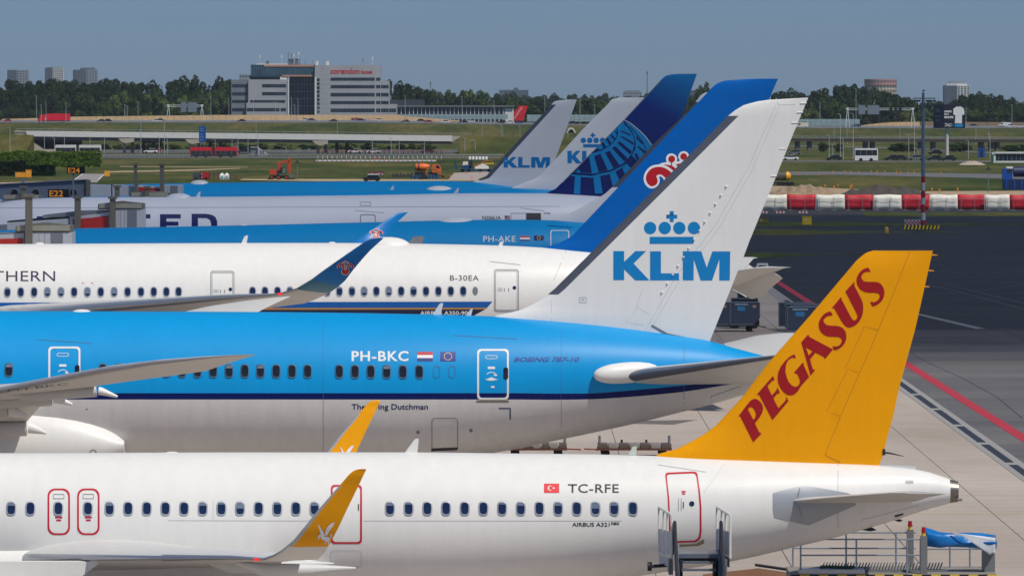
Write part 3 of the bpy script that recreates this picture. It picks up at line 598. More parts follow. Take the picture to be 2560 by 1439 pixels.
        engine(root, D, -34.5, -28.5, s * 9.9, 2.5, 1.75, WHITE, 4.6)
    a_, b_, c_ = Vector((-18.5, D - 18, 5.27)), Vector((-14.7, D - 18, 5.49)), Vector((-24, D - 10, 4.42)); nn_ = (b_ - a_).cross(c_ - a_); cam_ = Vector((0, 0, H))
    def under(u, v):
        d = W(u, v, 1.0) - cam_; return cam_ + d * ((a_ - cam_).dot(nn_) / d.dot(nn_)) + Vector((0, -.02, -.03))
    V, T = glyphs('PH-BKC', .02); lay('wing_lettering', [(19 + 152 * p[0], 977 - 18 * p[0] - 6 * p[1]) for p in V], T, BLK, wn, under, 300)
    # belly fairing with a blunt aft end
    mb = MB(); rings = []
    for x, e in ((-34, .05), (-31, .6), (-27, 1), (-22, 1), (-19.6, .99), (-18.2, .95), (-17.3, .87), (-16.6, .76), (-16.0, .62), (-15.5, .45), (-15.1, .25), (-14.8, .03)):
        zc, hh, hw = fu.sec(x); rings.append([(x, D + (hw * .985 + .4 * e) * math.copysign(abs(math.cos(t)) ** .4, math.cos(t)), 2.75 + (.5 + 1.1 * e if math.sin(t) < 0 else .1 + 1.5 * e) * math.sin(t)) for t in np.linspace(0, 2 * math.pi, 40, endpoint=False)])
    mb.loft(rings); mb.build('belly_fairing', WHITE, root)
    gear(root, fu, [(-22.5, -4.9), (-22.5, 4.9), (-46, 0)], 0, .65, 2, 3.2)
    blade('blade_antenna', [(1080, 788), (1098, 760), (1103, 757), (1108, 758), (1101, 788)], D, .07, WHITE, root)
    blade('blade_antenna', [(1164, 790), (1176, 773), (1182, 771), (1177, 791)], D, .07, WHITE, root)
    dome('antenna_dome', 172, 240, 772.5, 778, D, .45, WHITE, root)
    return root
dutchman()

# ================================================================== 3  white wide-body with blue fin
def flower(u, v, k=1.0, fat=0.0):
    lf = [(-17, 1), (-18.5, -4), (-14, -8.5), (-9, -7.5), (-6, -3), (-5, 4), (-4, 11)]; P = []
    P.append(line([(u + x * k, v + y * k) for x, y in lf], (4.2 + fat) * k)); P.append(line([(u - x * k, v + y * k) for x, y in lf], (4.2 + fat) * k))
    P.append([(u + x * k * (1 + fat * .06), v + 11 * k + (y - 11) * k * (1 + fat * .06)) for x, y in ((-9.5, 7.5), (-4, 6), (0, 9), (4, 6), (9.5, 7.5), (8, 14), (4, 17), (-4, 17), (-8, 14))])
    P += [circ(u + x * k, v + y * k, (1.9 + fat * .5) * k, 10) for x, y in ((-6, -13), (0, -15.5), (6, -13))]
    P.append(line([(u, v - 10 * k), (u, v + 9 * k)], (1.8 + fat) * k)); return P
def southern():
    D = 312.3
    root = thing('airliner', 'white airliner with SOUTHERN lettering, blue cheatline and bright blue fin with red kapok flower', 'airplane', (-10, D, 0))
    fu = Fus(D, [(-300, 611, 906), (0, 610, 905), (400, 608, 904), (800, 607, 904), (1033, 609, 902), (1265, 614, 882), (1479, 629, 838), (1600, 645, 808), (1700, 662, 778), (1780, 680, 748), (1835, 694, 722)], .975, -47)
    fo = fu.mesh('fuselage', WHITE, root); sf = fu.surf(.01)
    fn = Fin(D, [(1330, 640), (1356, 619), (1400, 608), (1430, 590), (1550, 463), (1772, 227.6), (1780, 219), (1789, 211), (1801, 205), (1816, 201), (1873, 197.4), (1890, 197)], [(1760, 690), (1771, 600), (1926, 241), (1945, 197)], .8, .09)
    fin = fn.mesh('tail_fin', CSB, root)
    k, a = 11.067, (1580, 360)
    wh = [(318, 940), (330, 850), (390, 730), (490, 630), (600, 580), (750, 565), (800, 530), (870, 512), (960, 508), (935, 430), (945, 350), (1000, 280), (1090, 255), (1180, 285), (1240, 350), (1250, 420), (1230, 490), (1330, 470), (1285, 400), (1275, 330), (1310, 250), (1370, 205), (1450, 195), (1530, 230), (1580, 310), (1640, 420), (1650, 520), (1500, 800), (1250, 960), (1000, 1010), (925, 945), (880, 1010), (850, 940), (800, 900), (740, 895), (760, 960), (765, 1030), (740, 1110), (680, 1180), (600, 1225), (520, 1232), (430, 1195), (350, 1100), (322, 1000)]
    decal('kapok_flower_outline', [chaikin(Z(wh, k, *a), 1)], EMBW, fin, fn.surf(.008), 12)
    rd = [[(380, 930), (400, 840), (470, 730), (570, 660), (680, 632), (800, 632), (900, 660), (1000, 715), (1090, 790), (1150, 860), (1050, 1000), (925, 940), (870, 880), (800, 838), (730, 840), (660, 880), (700, 960), (708, 1030), (690, 1090), (640, 1140), (560, 1168), (490, 1150), (430, 1090), (390, 1010)],
          circ(1095, 415, 95, 20), circ(1425, 345, 92, 20), [(1076, 490), (1106, 490), (1106, 610), (1076, 600)], [(860, 570), (950, 570), (1060, 590), (1110, 600), (1200, 670), (1300, 760), (1200, 800), (1140, 735), (1050, 660), (960, 600)], [(1205, 560), (1350, 530), (1450, 600), (1350, 680), (1260, 620)]]
    decal('kapok_flower', [chaikin(Z(r, k, *a), 1) for r in rd], EMBR, fin, fn.surf(.016), 12)
    us = [18.5, 52, 85.5, 118.5, 152.5, 185.5, 218.5, 252, 285.5, 319, 352.5, 384.5, 416, 446.5, 631.5, 662.5, 694, 725, 756, 787, 818, 848.6, 880, 910.5, 941, 972, 1003, 1034, 1065, 1096, 1127, 1158]
    windows(fu, us, lambda u: 730 - 3 * u / 1188, .28, .44, root, GLASS, RIM, .8)
    decal('window_plug', [circ(1188, 727, 7, 20, 10.8)], GREYM, fo, sf)
    for u0, v0, u1, v1 in ((526, 677, 586, 766), (1235, 673, 1297, 779)):
        c = (u0 + u1) / 2
        door(root, fu, rrect(u0, v0, u1, v1, 7), 1.7, SEAM, [('door_recess', [ringrect(u0 + 3.5, v0 + 4, u1 - 3.5, v1 - 4, 5, 1.2)], SEAM), ('door_window', [circ(c + 20, v0 + 46, 4.6, 14)], GLASS), ('door_handle', [rect(c - 6, v0 + 47, c - 4.6, v0 + 55), rect(c + 5, v0 + 47, c + 6.4, v0 + 55)], BLK), ('door_notice', [rect(c - 22, v0 + 46, c - 10, v0 + 54)], mat('notice_pale', C(190, 194, 200), .5))])
    lettering('airline_lettering', 'SOUTHERN', (-116, 677, 138, 703), PLUM, fo, sf, .0, 0, 1.05)
    lettering('registration', 'B-30EA', (1125, 688, 1197, 701.5), BLK, fo, sf, .004, 0, 1.08)
    decal('cheatline', [[(-200, 756.5), (1231, 753.5), (1218, 768.5), (-200, 770.5)]], mat('cheat_blue', C(0, 88, 168), .35), fo, sf, 12)
    decal('cheatline', [[(-200, 770.5), (1218, 768.5), (1212, 773), (-200, 775.5)]], GOLD, fo, sf, 12)
    decal('cheatline', [[(-200, 775.5), (1212, 773), (1170, 796), (-200, 800)]], CSN, fo, sf, 12)
    lettering('type_lettering', 'AIRBUS A350-900', (1050, 777, 1178, 787), EMBW, fo, fu.surf(.02), .02)
    seams('panel_seam', [line([(1224, 653.5), (1301, 662)], 1.3), line([(1415, 626), (1385, 700)], .8)], SEAM, fo, fu.surf(.006))
    decal('exit_marks', [line([(206, 711), (206, 706.5), (211, 706.5)], 1.2), line([(227, 706.5), (232, 706.5), (232, 711)], 1.2)], TRED, fo, sf)
    blade('blade_antenna', [(602, 611), (611, 591), (617, 588), (620, 588.5), (616, 611)], D, .08, WHITE, root)
    blade('blade_antenna', [(1243, 618), (1251, 604), (1259, 602.5), (1255, 619)], D, .08, WHITE, root)
    blade('fin_antenna', [(1019, 611), (1034, 590.5), (1061, 591), (1055, 611)], D + .4, .3, GREYM, root)
    dome('satellite_dome', 905, 1034, 592, 610, D, .85, WHITE, root); dome('antenna_dome', 82, 118, 605.5, 611, D, .4, WHITE, root); dome('antenna_dome', 815, 847, 604, 609, D, .3, WHITE, root)
    def st(X, dy, z, X2, t, z2=None): return (Vector((X, D + dy, z)), Vector((X2, D + dy, z if z2 is None else z2)), t)
    s1 = [st(6.0, -.5, 6.0, 11.4, .11), st(7.1, -2.0, 6.3, 11.7, .11, 6.3), st(10.0, -6, 6.95, 12.9, .1, 6.95), st(12.3, -9.1, 7.4, 13.8, .09, 7.42), st(13.2, -9.5, 7.45, 14.1, .06, 7.46)]
    wing('horizontal_stabiliser', s1, CREAM, root, -1); wing('horizontal_stabiliser', mirror(s1, D, -.9, 9.5), CREAM, root, 1)
    e1 = [st(11.3, -1.6, 6.25, 12.4, .05, 5.6), st(11.7, -2.2, 6.33, 12.9, .05, 5.75), st(12.8, -6.0, 6.93, 13.5, .05, 6.55), st(13.3, -7.6, 7.15, 13.75, .05, 6.85)]
    wing('elevator', e1, CREAM, root, -1); wing('elevator', mirror(e1, D, -.9, 9.5), CREAM, root, 1)
    secs = [st(-30, -.5, 4.1, -16.2, .12, 3.8), st(-28.5, -3, 4.5, -16.4, .12, 4.1), st(-20.6, -14, 5.58, -13.4, .1, 5.4), st(-14.35, -23, 6.35, -10.0, .095, 6.1)]
    for dy, a_, b_, c_, d_ in ((-27.5, 690, 735, 784, 750), (-29.2, 740, 721, 822, 733), (-30.4, 780, 697, 845, 717), (-31.0, 801, 681, 863, 701), (-31.6, 842, 652, 884, 673), (-31.9, 884, 623, 908, 645), (-32.2, 912, 604, 926, 625), (-32.35, 926, 597, 945, 608), (-32.4, 945, 594.3, 957, 597), (-32.42, 953, 594, 959, 595)):
        secs.append((W(a_, b_, D + dy), W(c_, d_, D + dy), .085))
    def mf(i, j):
        n = 2 * len(CH) - 2; le = min(j, n - 1 - j) < 4
        if i < 5: return 1 if le else 0
        return 1 if (le and min(j, n - 1 - j) < 2) else (3 if i < 6 else 2)
    WM = [CREAM, WMETAL, CSWL, CSD]
    wn = wing('wing', secs, WM, root, -1, mf); wf_ = wing('wing', mirror(secs, D), WM, root, 1, mf)
    for wgo, uu, vv, kk in ((wn, 863.5, 669, 1.0), (wf_, 940.5, 584.5, .81)):
        decal('kapok_flower_outline', flower(uu, vv, kk, 2.4), EMBW, wgo, onto(wgo, .03), 8); decal('kapok_flower', flower(uu, vv, kk), EMBR, wgo, onto(wgo, .06), 8)
    mb = MB(); p = W(700, 734.5, D - 27.9); mb.tube([p + Vector((-.1, 0, 0)), p + Vector((.1, 0, 0))], .05, 6); mb.build('navigation_light', LAMP, wn)
    for s in (-1, 1):
        engine(root, D, -33, -27.5, s * 10.5, 2.6, 1.7, WHITE, 4.9)
    gear(root, fu, [(-15.5, -5.3), (-15.5, 5.3), (-42, 0)], 0, .68, 2, 3.4)
southern()

# ================================================================== 4-7  the aircraft beyond
def plain(name, label, D, st, nose, le, te, fmat, fus_m, bands, tail_x, gearx, engx, wingx, wf=.985, tmax=.8, wmat=None, band=None):
    root = thing(name, label, 'airplane', (-12, D, 0)); fu = Fus(D, st, wf, nose); fo = fu.mesh('fuselage', fus_m, root, bands)
    fn = Fin(D, le, te, tmax, .09, band); fin = fn.mesh('tail_fin', fmat, root)
    def sec(X, dy, z, X2, t, z2=None): return (Vector((X, D + dy, z)), Vector((X2, D + dy, z if z2 is None else z2)), t)
    zc, hh, hw = fu.sec(tail_x)
    s1 = [sec(tail_x, -.3, zc, tail_x + 5.6, .11), sec(tail_x + 1.2, -2, zc + .2, tail_x + 6, .11), sec(tail_x + 6.3, -9.4, zc + 1.1, tail_x + 8, .08)]
    wing('horizontal_stabiliser', s1, CREAM, root, -1); wing('horizontal_stabiliser', mirror(s1, D), CREAM, root, 1)
    s2 = [sec(wingx, -.5, 3.4, wingx + 12, .12), sec(wingx + 1.2, -3, 3.8, wingx + 11.6, .12), sec(wingx + 8, -12, 4.7, wingx + 14.5, .1), sec(wingx + 19, -28, 6.2, wingx + 21.6, .09), sec(wingx + 20.6, -29.5, 6.4, wingx + 22, .06)]
    wing('wing', s2, wmat or CREAM, root, -1); wing('wing', mirror(s2, D), wmat or CREAM, root, 1)
    for s in (-1, 1): engine(root, D, engx, engx + 6, s * 9.6, 2.5, 1.5, WHITE, 4.3)
    gear(root, fu, [(gearx, -4.8), (gearx, 4.8), (gearx - 26, 0)], 0, .65, 2, 3.0)
    return root, fu, fo, fn, fin
KB = lambda f, x: (-10, -16)

# 4: registration PH-AKE
D4 = 395.0
r4, f4, o4, n4, fin4 = plain('airliner', 'sky blue airliner lettered PH-AKE with pale dome, parked behind the white SOUTHERN airliner', D4,
    [(-200, 578, 792), (180, 571, 785), (560, 564, 778), (984, 554, 768), (1199, 549.5, 763), (1300, 549, 752), (1391, 551, 735), (1500, 558, 706), (1600, 572, 680), (1690, 590, 660), (1740, 604, 645)], -51,
    [(1370, 565), (1393, 548), (1455, 518), (1509, 487), (1536, 463), (1630, 364), (1723, 275), (1751, 239), (1760, 233), (1768, 230), (1800, 228)], [(1745, 610), (1760, 540), (1830, 330), (1870, 228)], [FINWB, LEGREY], [KBLUE, KNAVY, KGREY], KB, 6.5, -9, -26, -27, band=(.42, W(0, 470, D4).z, W(0, 250, D4).z))
s4 = f4.surf(.012)
lettering('registration', 'PH-AKE', (1208, 590, 1289, 604.5), EMBW, o4, s4, .01, 0, 1.1)
decal('flag', [rect(1300, 590, 1324.5, 594)], mat('flag_dutch_red', (0,) * 3), o4, s4); decal('flag', [rect(1300, 594, 1324.5, 598.5)], EMBW, o4, s4); decal('flag', [rect(1300, 598.5, 1324.5, 602.5)], mat('flag_dutch_blue', (0,) * 3), o4, s4)
decal('flag', [rect(1335, 589, 1359.5, 601)], KNAVY, o4, s4); decal('flag_stars', [circ(1347 + 4.2 * math.cos(R(30 * i)), 595 + 4.2 * math.sin(R(30 * i)), .8, 5) for i in range(12)], mat('star_yellow', (0,) * 3), o4, f4.surf(.02))
door(r4, f4, rrect(1376, 575, 1423, 660, 5), 2.2, EMBW)
dome('satellite_dome', 1089, 1198, 542, 556, D4, .9, FINWB, r4)
seams('panel_seam', [line([(1369, 564), (1430, 569)], 1.3)], KNAVY, o4, f4.surf(.012))
for u in (595, 680): dome('antenna_dome', u, u + 30, 559, 563, D4, .3, FINWB, r4)

# 5: white and navy, globe on the fin
D5 = 475.0
UFIN = bpy.data.materials.new('united_fin_paint'); UFIN.use_nodes = True
_n = UFIN.node_tree.nodes; _l = UFIN.node_tree.links; _p = _n['Principled BSDF']; _p.inputs['Roughness'].default_value = .38
_t = _n.new('ShaderNodeTexCoord'); _s = _n.new('ShaderNodeSeparateXYZ'); _m = _n.new('ShaderNodeMath'); _m.operation = 'MULTIPLY_ADD'; _m.inputs[1].default_value = .55
_r = _n.new('ShaderNodeMapRange'); _r.inputs[1].default_value = 22.5; _r.inputs[2].default_value = 32.5
_c = _n.new('ShaderNodeValToRGB'); _c.color_ramp.elements[0].color = (*C(2, 24, 104), 1); _c.color_ramp.elements[1].color = (*C(0, 124, 190), 1); _e = _c.color_ramp.elements.new(.55); _e.color = (*C(2, 42, 124), 1)
_l.new(_t.outputs['Object'], _s.inputs[0]); _l.new(_s.outputs['X'], _m.inputs[0]); _l.new(_s.outputs['Z'], _m.inputs[2]); _l.new(_m.outputs[0], _r.inputs[0]); _l.new(_r.outputs[0], _c.inputs[0]); _l.new(_c.outputs[0], _p.inputs['Base Color'])
UW = mat('paint_pale_grey_white', C(222, 226, 236), .36, var=.02, scale=.4)
r5, f5, o5, n5, fin5 = plain('airliner', 'white airliner lettered UNITED and N206UA with navy fin bearing a blue globe', D5,
    [(-95, 575, 600), (-88, 555, 618), (-60, 532, 645), (-20, 513, 666), (0, 507, 672), (67, 498, 682), (181, 493.5, 688), (560, 491.5, 688), (896, 488, 684), (1233, 483, 679), (1350, 483, 664), (1420, 485, 650), (1502, 490, 628), (1600, 502, 600), (1700, 520, 580), (1760, 536, 568)], None,
    [(1350, 500), (1368, 481), (1388, 473), (1426, 435), (1562, 297), (1654, 198), (1660, 193), (1667, 188.5), (1686, 185), (1700, 184.7)], [(1620, 520), (1633, 490), (1709, 279), (1742, 186)], [UFIN, GREYM], UW, None, 7, -8, -27, -29, .99, .8, band=(.1, W(0, 460, D5).z, W(0, 196, D5).z))
s5 = f5.surf(.014); fs5 = n5.surf(.014); fs5b = n5.surf(.028); k5, a5 = 4.4275, (1370, 180)
gl = [[(835, 550), (900, 640), (950, 720), (955, 800), (925, 915), (830, 1015), (700, 1085), (540, 1130), (300, 1112), (420, 1000), (480, 905), (600, 865), (690, 815), (750, 750), (775, 680), (765, 610)], [(755, 625), (768, 680), (740, 748), (680, 808), (590, 858), (540, 850), (620, 765)],
      [(300, 1150), (362, 1155), (355, 1350), (285, 1345)], [(500, 1150), (575, 1150), (605, 1340), (520, 1345)], [(680, 1125), (745, 1100), (800, 1220), (725, 1290)], [(820, 1065), (880, 1025), (935, 1085), (860, 1150)], [(240, 1132), (480, 1150), (700, 1100), (880, 1010), (870, 1030), (700, 1125), (480, 1170), (260, 1150)],
      [(850, 545), (960, 610), (1080, 720), (1145, 815), (1120, 850), (1090, 890), (985, 985), (925, 920), (965, 860), (970, 780), (945, 700), (905, 620)]]
decal('globe', [Z(g_, k5, *a5) for g_ in gl], ULIGHT, fin5, fs5, 10)
nb_ = [[(795, 655), (815, 648), (915, 692), (910, 706)], [(795, 712), (830, 715), (945, 780), (945, 808)], [(765, 785), (795, 768), (930, 880), (912, 915)], [(705, 838), (748, 824), (882, 958), (845, 990)], [(630, 890), (682, 872), (790, 1030), (725, 1062)], [(510, 932), (580, 905), (660, 1085), (560, 1106)], [(330, 1060), (455, 945), (485, 1118), (365, 1112)],
       [(735, 660), (750, 655), (766, 672), (760, 690)], [(690, 705), (705, 690), (745, 735), (735, 755)], [(640, 745), (660, 730), (700, 785), (680, 805)], [(590, 790), (612, 775), (640, 825), (615, 845)],
       [(965, 720), (985, 715), (1050, 790), (1040, 800)], [(985, 825), (1005, 822), (1085, 885), (1070, 905)], [(955, 905), (985, 900), (1010, 960), (985, 980)], line([(840, 570), (905, 630), (950, 710), (962, 790), (935, 905), (840, 1010), (700, 1085), (480, 1135), (250, 1122)], 9), line([(905, 600), (980, 690), (1045, 770), (1080, 840), (1085, 890)], 8), line([(762, 640), (770, 690), (742, 752), (682, 812), (590, 866), (490, 892)], 9)]
decal('globe_grid', [Z(g_, k5, *a5) for g_ in nb_], UNAVY, fin5, fs5b, 10)
decal('globe_rim', [Z(line([(838, 528), (900, 560), (960, 605), (1020, 655), (1080, 715), (1150, 812)], 7), k5, *a5)], EMBW, fin5, fs5b, 10)
def stroke(ps): return ps
UT = [[(315, 535.5), (376, 535.5), (376, 546), (352, 546), (352, 600), (338, 600), (338, 546), (315, 546)], [(400, 535.5), (452, 535.5), (452, 546), (416, 546), (416, 554), (446, 554), (446, 564), (416, 564), (416, 590), (452, 590), (452, 600), (400, 600)],
      [[(479, 534.5), (515, 534.5), (530, 537), (539, 543), (543, 553), (543, 585), (535, 596), (520, 600), (479, 600)], [(495, 545), (495, 590), (515, 590), (526, 584), (528, 575), (528, 560), (525, 550), (517, 545.5)]],
      [(282, 536), (298, 536), (298, 600), (282, 600)], [(196, 536), (212, 536), (250, 578), (250, 536), (265, 536), (265, 600), (250, 600), (211, 558), (211, 600), (196, 600)], [(92, 541), (108, 541), (108, 580), (116, 588), (140, 588), (148, 580), (148, 536), (164, 536), (164, 585), (150, 600), (106, 600), (92, 585)]]
for g_ in UT: decal('airline_letter', [g_], UNAVY, o5, s5, 12)
lettering('registration', 'N206UA', (1206, 540, 1252, 549), BLK, o5, s5, .012); lettering('fleet_number', '2706', (1359, 531, 1376, 535.5), BLK, o5, s5, .012)
decal('flag', [rect(1262, 539, 1275, 549)], mat('flag_grey_red', C(150, 120, 130), .5), o5, s5); decal('flag', [rect(1262, 539, 1267, 544)], UNAVY, o5, f5.surf(.02))
decal('cargo_door', [ringrect(1277, 532.5, 1316, 551, 2, 1.3)], SEAM, o5, s5); decal('door_opening', [rect(1315, 532.5, 1352.5, 551)], BLK, o5, s5); decal('hatch', [ringrect(900, 505, 927, 514.5, 1, 1)], SEAM, o5, s5)
door(r5, f5, rrect(900, 536, 939, 600, 5), 2, SEAM); seams('panel_seam', [line([(888, 526.5), (960, 532)], 1), line([(1300, 520), (1360, 527)], 1), line([(0, 520), (1400, 516)], .8)], SEAM, o5, f5.surf(.01))
dome('satellite_dome', 413, 484, 483, 494, D5, .8, UW, r5); blade('blade_antenna', [(488, 495), (497, 480), (501.5, 478), (500, 495)], D5, .1, UW, r5)

# 6 and 7: two more white KLM fins
D6 = 545.0
r6, f6, o6, n6, fin6 = plain('airliner', 'sky blue airliner whose white KLM crown fin stands behind the navy globe fin', D6,
    [(-300, 505, 660), (0, 497, 652), (478, 486, 641), (860, 477, 632), (1100, 472, 627), (1276, 470, 618), (1400, 475, 600), (1500, 486, 575), (1600, 503, 558), (1650, 515, 548)], -66,
    [(1255, 485), (1282, 468), (1344, 443), (1392, 394), (1458, 322), (1521, 259), (1526, 252), (1532, 247.5), (1545, 245)], [(1510, 520), (1525, 478), (1570, 360), (1611, 243.5)], FINWB, [KBLUE, KNAVY, KGREY], KB, 4, -14, -34, -36)
for g_ in klm(1418.6, 377, 1535, 408.8): decal('fin_letter', [g_], KMARK, fin6, n6.surf(.015), 12)
decal('crown_emblem', crown(1482, 351, .44), KMARK, fin6, n6.surf(.015), 8)
dome('satellite_dome', 1062, 1139, 464.5, 475.5, D6, .9, FINWB, r6)
blade('blade_antenna', [(974, 476), (981, 464.5), (985, 463), (984, 476)], D6, .1, FINWB, r6); blade('blade_antenna', [(1134, 483), (1143, 471), (1147.5, 470), (1145, 483)], D6 - 2.2, .1, FINWB, r6)
D7 = 612.0
r7, f7, o7, n7, fin7 = plain('airliner', 'farthest sky blue airliner, its white KLM fin with dark leading edge beside the grass', D7,
    [(-300, 474, 622), (200, 463, 611), (454, 458, 605), (860, 453.5, 600), (1060, 452.5, 598), (1130, 453, 594), (1186, 455, 586), (1276, 466, 568), (1380, 486, 548), (1440, 500, 536)], -72,
    [(1150, 470), (1182, 454), (1210, 446), (1385, 254.5), (1391, 252.5), (1402, 250.6), (1415, 250)], [(1340, 510), (1365, 462), (1387, 402), (1442, 249)], [FINWB, LEGREY], [KBLUE, KNAVY, KGREY], KB, -3, -22, -42, -44, band=(.5, W(0, 452, D7).z, W(0, 257, D7).z))
for g_ in klm(1259, 392.5, 1375, 419.4): decal('fin_letter', [g_], KMARK, fin7, n7.surf(.015), 12)
dome('satellite_dome', 474, 526, 450, 458, D7, .9, FINWB, r7)
# ================================================================== the ground
def hX(X): return float(np.interp(X, [-68, 130], [1, .62]))
PY = [-120, 2555, 2575, 2655, 2678, 2690, 2800, 2822, 2850, 3300, 4000, 14000]; PZ = [0, 0, .5, 6.0, 6.4, 6.4, 6.8, 6.8, 3, 3, 0, 0]
def gz(X, Y): return float(np.interp(Y, PY, PZ)) * hX(X)
def on(u, D): return Vector(((u - CX) * D / F, D, gz((u - CX) * D / F, D)))
GX = [-4000, -900, -400, -200, -120, -68, 0, 65, 130, 220, 400, 900, 4000]
mb = MB(); gy = sorted(set(PY + list(range(0, 2555, 365)) + [2615, 2745, 5000, 7000, 10000]))
vv_ = [(x, y, gz(x, y)) for y in gy for x in GX]; n_ = len(GX)
mb.add(vv_, [(j * n_ + i, j * n_ + i + 1, (j + 1) * n_ + i + 1, (j + 1) * n_ + i) for j in range(len(gy) - 1) for i in range(n_ - 1)], 0, True)
GRASS = bpy.data.materials.new('grass'); GRASS.use_nodes = True
_n = GRASS.node_tree.nodes; _l = GRASS.node_tree.links; _p = _n['Principled BSDF']; _p.inputs['Roughness'].default_value = .9; _p.inputs['Specular IOR Level'].default_value = .1
_t = _n.new('ShaderNodeTexCoord')
def _nz(sc, st, det=5):
    mp = _n.new('ShaderNodeMapping'); mp.inputs['Scale'].default_value = st; _l.new(_t.outputs['Object'], mp.inputs[0])
    z = _n.new('ShaderNodeTexNoise'); z.inputs['Scale'].default_value = sc; z.inputs['Detail'].default_value = det; _l.new(mp.outputs[0], z.inputs[0]); return z
z1 = _nz(.035, (1, .35, 1)); z2 = _nz(.4, (1, .12, 1), 8)
r1 = _n.new('ShaderNodeValToRGB'); r1.color_ramp.elements[0].position = .32; r1.color_ramp.elements[1].position = .68
r1.color_ramp.elements[0].color = (*C(52, 68, 24), 1); r1.color_ramp.elements[1].color = (*C(104, 96, 54), 1); e_ = r1.color_ramp.elements.new(.5); e_.color = (*C(76, 82, 38), 1)
r2 = _n.new('ShaderNodeValToRGB'); r2.color_ramp.elements[0].position = .3; r2.color_ramp.elements[1].position = .7; r2.color_ramp.elements[0].color = (.62, .66, .6, 1); r2.color_ramp.elements[1].color = (1.2, 1.18, 1.1, 1)
mx = _n.new('ShaderNodeMix'); mx.data_type = 'RGBA'; mx.blend_type = 'MULTIPLY'; mx.inputs[0].default_value = 1
_l.new(z1.outputs[0], r1.inputs[0]); _l.new(z2.outputs[0], r2.inputs[0]); _l.new(r1.outputs[0], mx.inputs[6]); _l.new(r2.outputs[0], mx.inputs[7]); _l.new(mx.outputs[2], _p.inputs['Base Color'])
ground = tag(mb.build('ground', GRASS), kind='structure')

CONC = mat('concrete', C(156, 143, 133), .85, col2=C(188, 178, 168), scale=.09, stretch=(.6, .25, 1), objvar=.04, spec=.2, world=True, fine=[(.9, (.25, 1, 1), .06), (5, (1, 1, 1), .04), (.03, (1, 1, 1), .05)])
CONCB = mat('concrete_joint', C(78, 72, 68), .9, var=.1)
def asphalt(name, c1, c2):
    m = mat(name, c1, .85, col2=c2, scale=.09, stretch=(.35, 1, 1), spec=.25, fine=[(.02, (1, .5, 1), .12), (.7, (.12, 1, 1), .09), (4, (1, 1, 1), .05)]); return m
ASPH = asphalt('asphalt', C(38, 40, 47), C(54, 55, 60)); ASPHP = asphalt('pale_asphalt', C(92, 88, 86), C(112, 107, 103))  # a dark and a paler asphalt tone
ROAD = mat('road_asphalt', C(104, 104, 106), .85, var=.08, scale=.3)
DIRT = mat('dirt_track', C(176, 156, 124), .9, var=.12, scale=.3)
SAND = mat('building_sand', C(168, 146, 118), .9, var=.2, scale=.25)
def sheet(name, pts, z, m, kind='structure'):
    mb = MB(); mb.add([(p[0], p[1], z) for p in pts], [tuple(range(len(pts)))]); return tag(mb.build(name, m), kind=kind)
def gsheet(name, uv, z, m):      # outline by bearing, lying on flat ground
    return sheet(name, [((u - CX) * GD(v, z) / F, GD(v, z)) for u, v in uv], z, m)
apron = sheet('apron', [(-90, 90), (21.3, 90), (21.3, 541), (-90, 541)], .012, CONCB)
cols = [-90, -62, -34, -15, .1, 4.8, 9.5, 13.95, 18.45, 21.27]
shared = {}
def slab(x0, x1, y0, y1):
    key = (round(x1 - x0, 2), round(y1 - y0, 2))
    if key not in shared:
        mbs = MB(); w_, h_ = x1 - x0, y1 - y0; mbs.box(-w_ / 2 + .016, w_ / 2 - .016, -h_ / 2 + .016, h_ / 2 - .016, 0, .02); o = mbs.build('slab', CONC, apron, True); shared[key] = o.data
    else:
        o = bpy.data.objects.new('slab', shared[key]); COL.objects.link(o); o.parent = apron
    o.location = ((x0 + x1) / 2, (y0 + y1) / 2, .014)
for j in range(48):
    for i in range(4, 9): slab(cols[i], cols[i + 1], 181 + j * 7.5, 188.5 + j * 7.5)
slab(cols[0], cols[4], 90, 541)      # the part hidden under the aircraft
for i in range(4, 9): slab(cols[i], cols[i + 1], 90, 181)
# drain channel, red clearance line, asphalt beyond
drain = sheet('drain_channel', [(21.3, 90), (22.5, 90), (22.2, 541), (21.3, 541)], .02, mat('drain_kerb', C(150, 148, 146), .8, var=.06))
gr = mat('drain_grate', C(52, 56, 64), .6, .3)
for i in range(20):
    y0 = 170 + i * 15.5; mb = MB(); mb.box(21.62, 22.0, y0, y0 + 13.6, .021, .034); mb.build('grate', gr, drain, True)
_n = ASPH.node_tree.nodes; _l = ASPH.node_tree.links; _p = _n['Principled BSDF']; _lk = _p.inputs['Base Color'].links[0].from_socket      # paler, warmer colour on the near half
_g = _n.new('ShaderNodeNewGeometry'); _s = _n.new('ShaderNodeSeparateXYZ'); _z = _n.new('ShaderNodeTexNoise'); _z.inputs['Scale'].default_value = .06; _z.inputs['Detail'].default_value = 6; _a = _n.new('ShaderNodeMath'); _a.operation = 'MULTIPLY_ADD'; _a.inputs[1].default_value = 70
_r = _n.new('ShaderNodeMapRange'); _r.inputs[1].default_value = 412; _r.inputs[2].default_value = 455; _r.inputs[3].default_value = 1; _r.inputs[4].default_value = 0; _mx = _n.new('ShaderNodeMix'); _mx.data_type = 'RGBA'; _mu = _n.new('ShaderNodeMix'); _mu.data_type = 'RGBA'; _mu.blend_type = 'MULTIPLY'; _mu.inputs[0].default_value = 1; _mu.inputs[7].default_value = (4.6, 4.2, 3.5, 1)
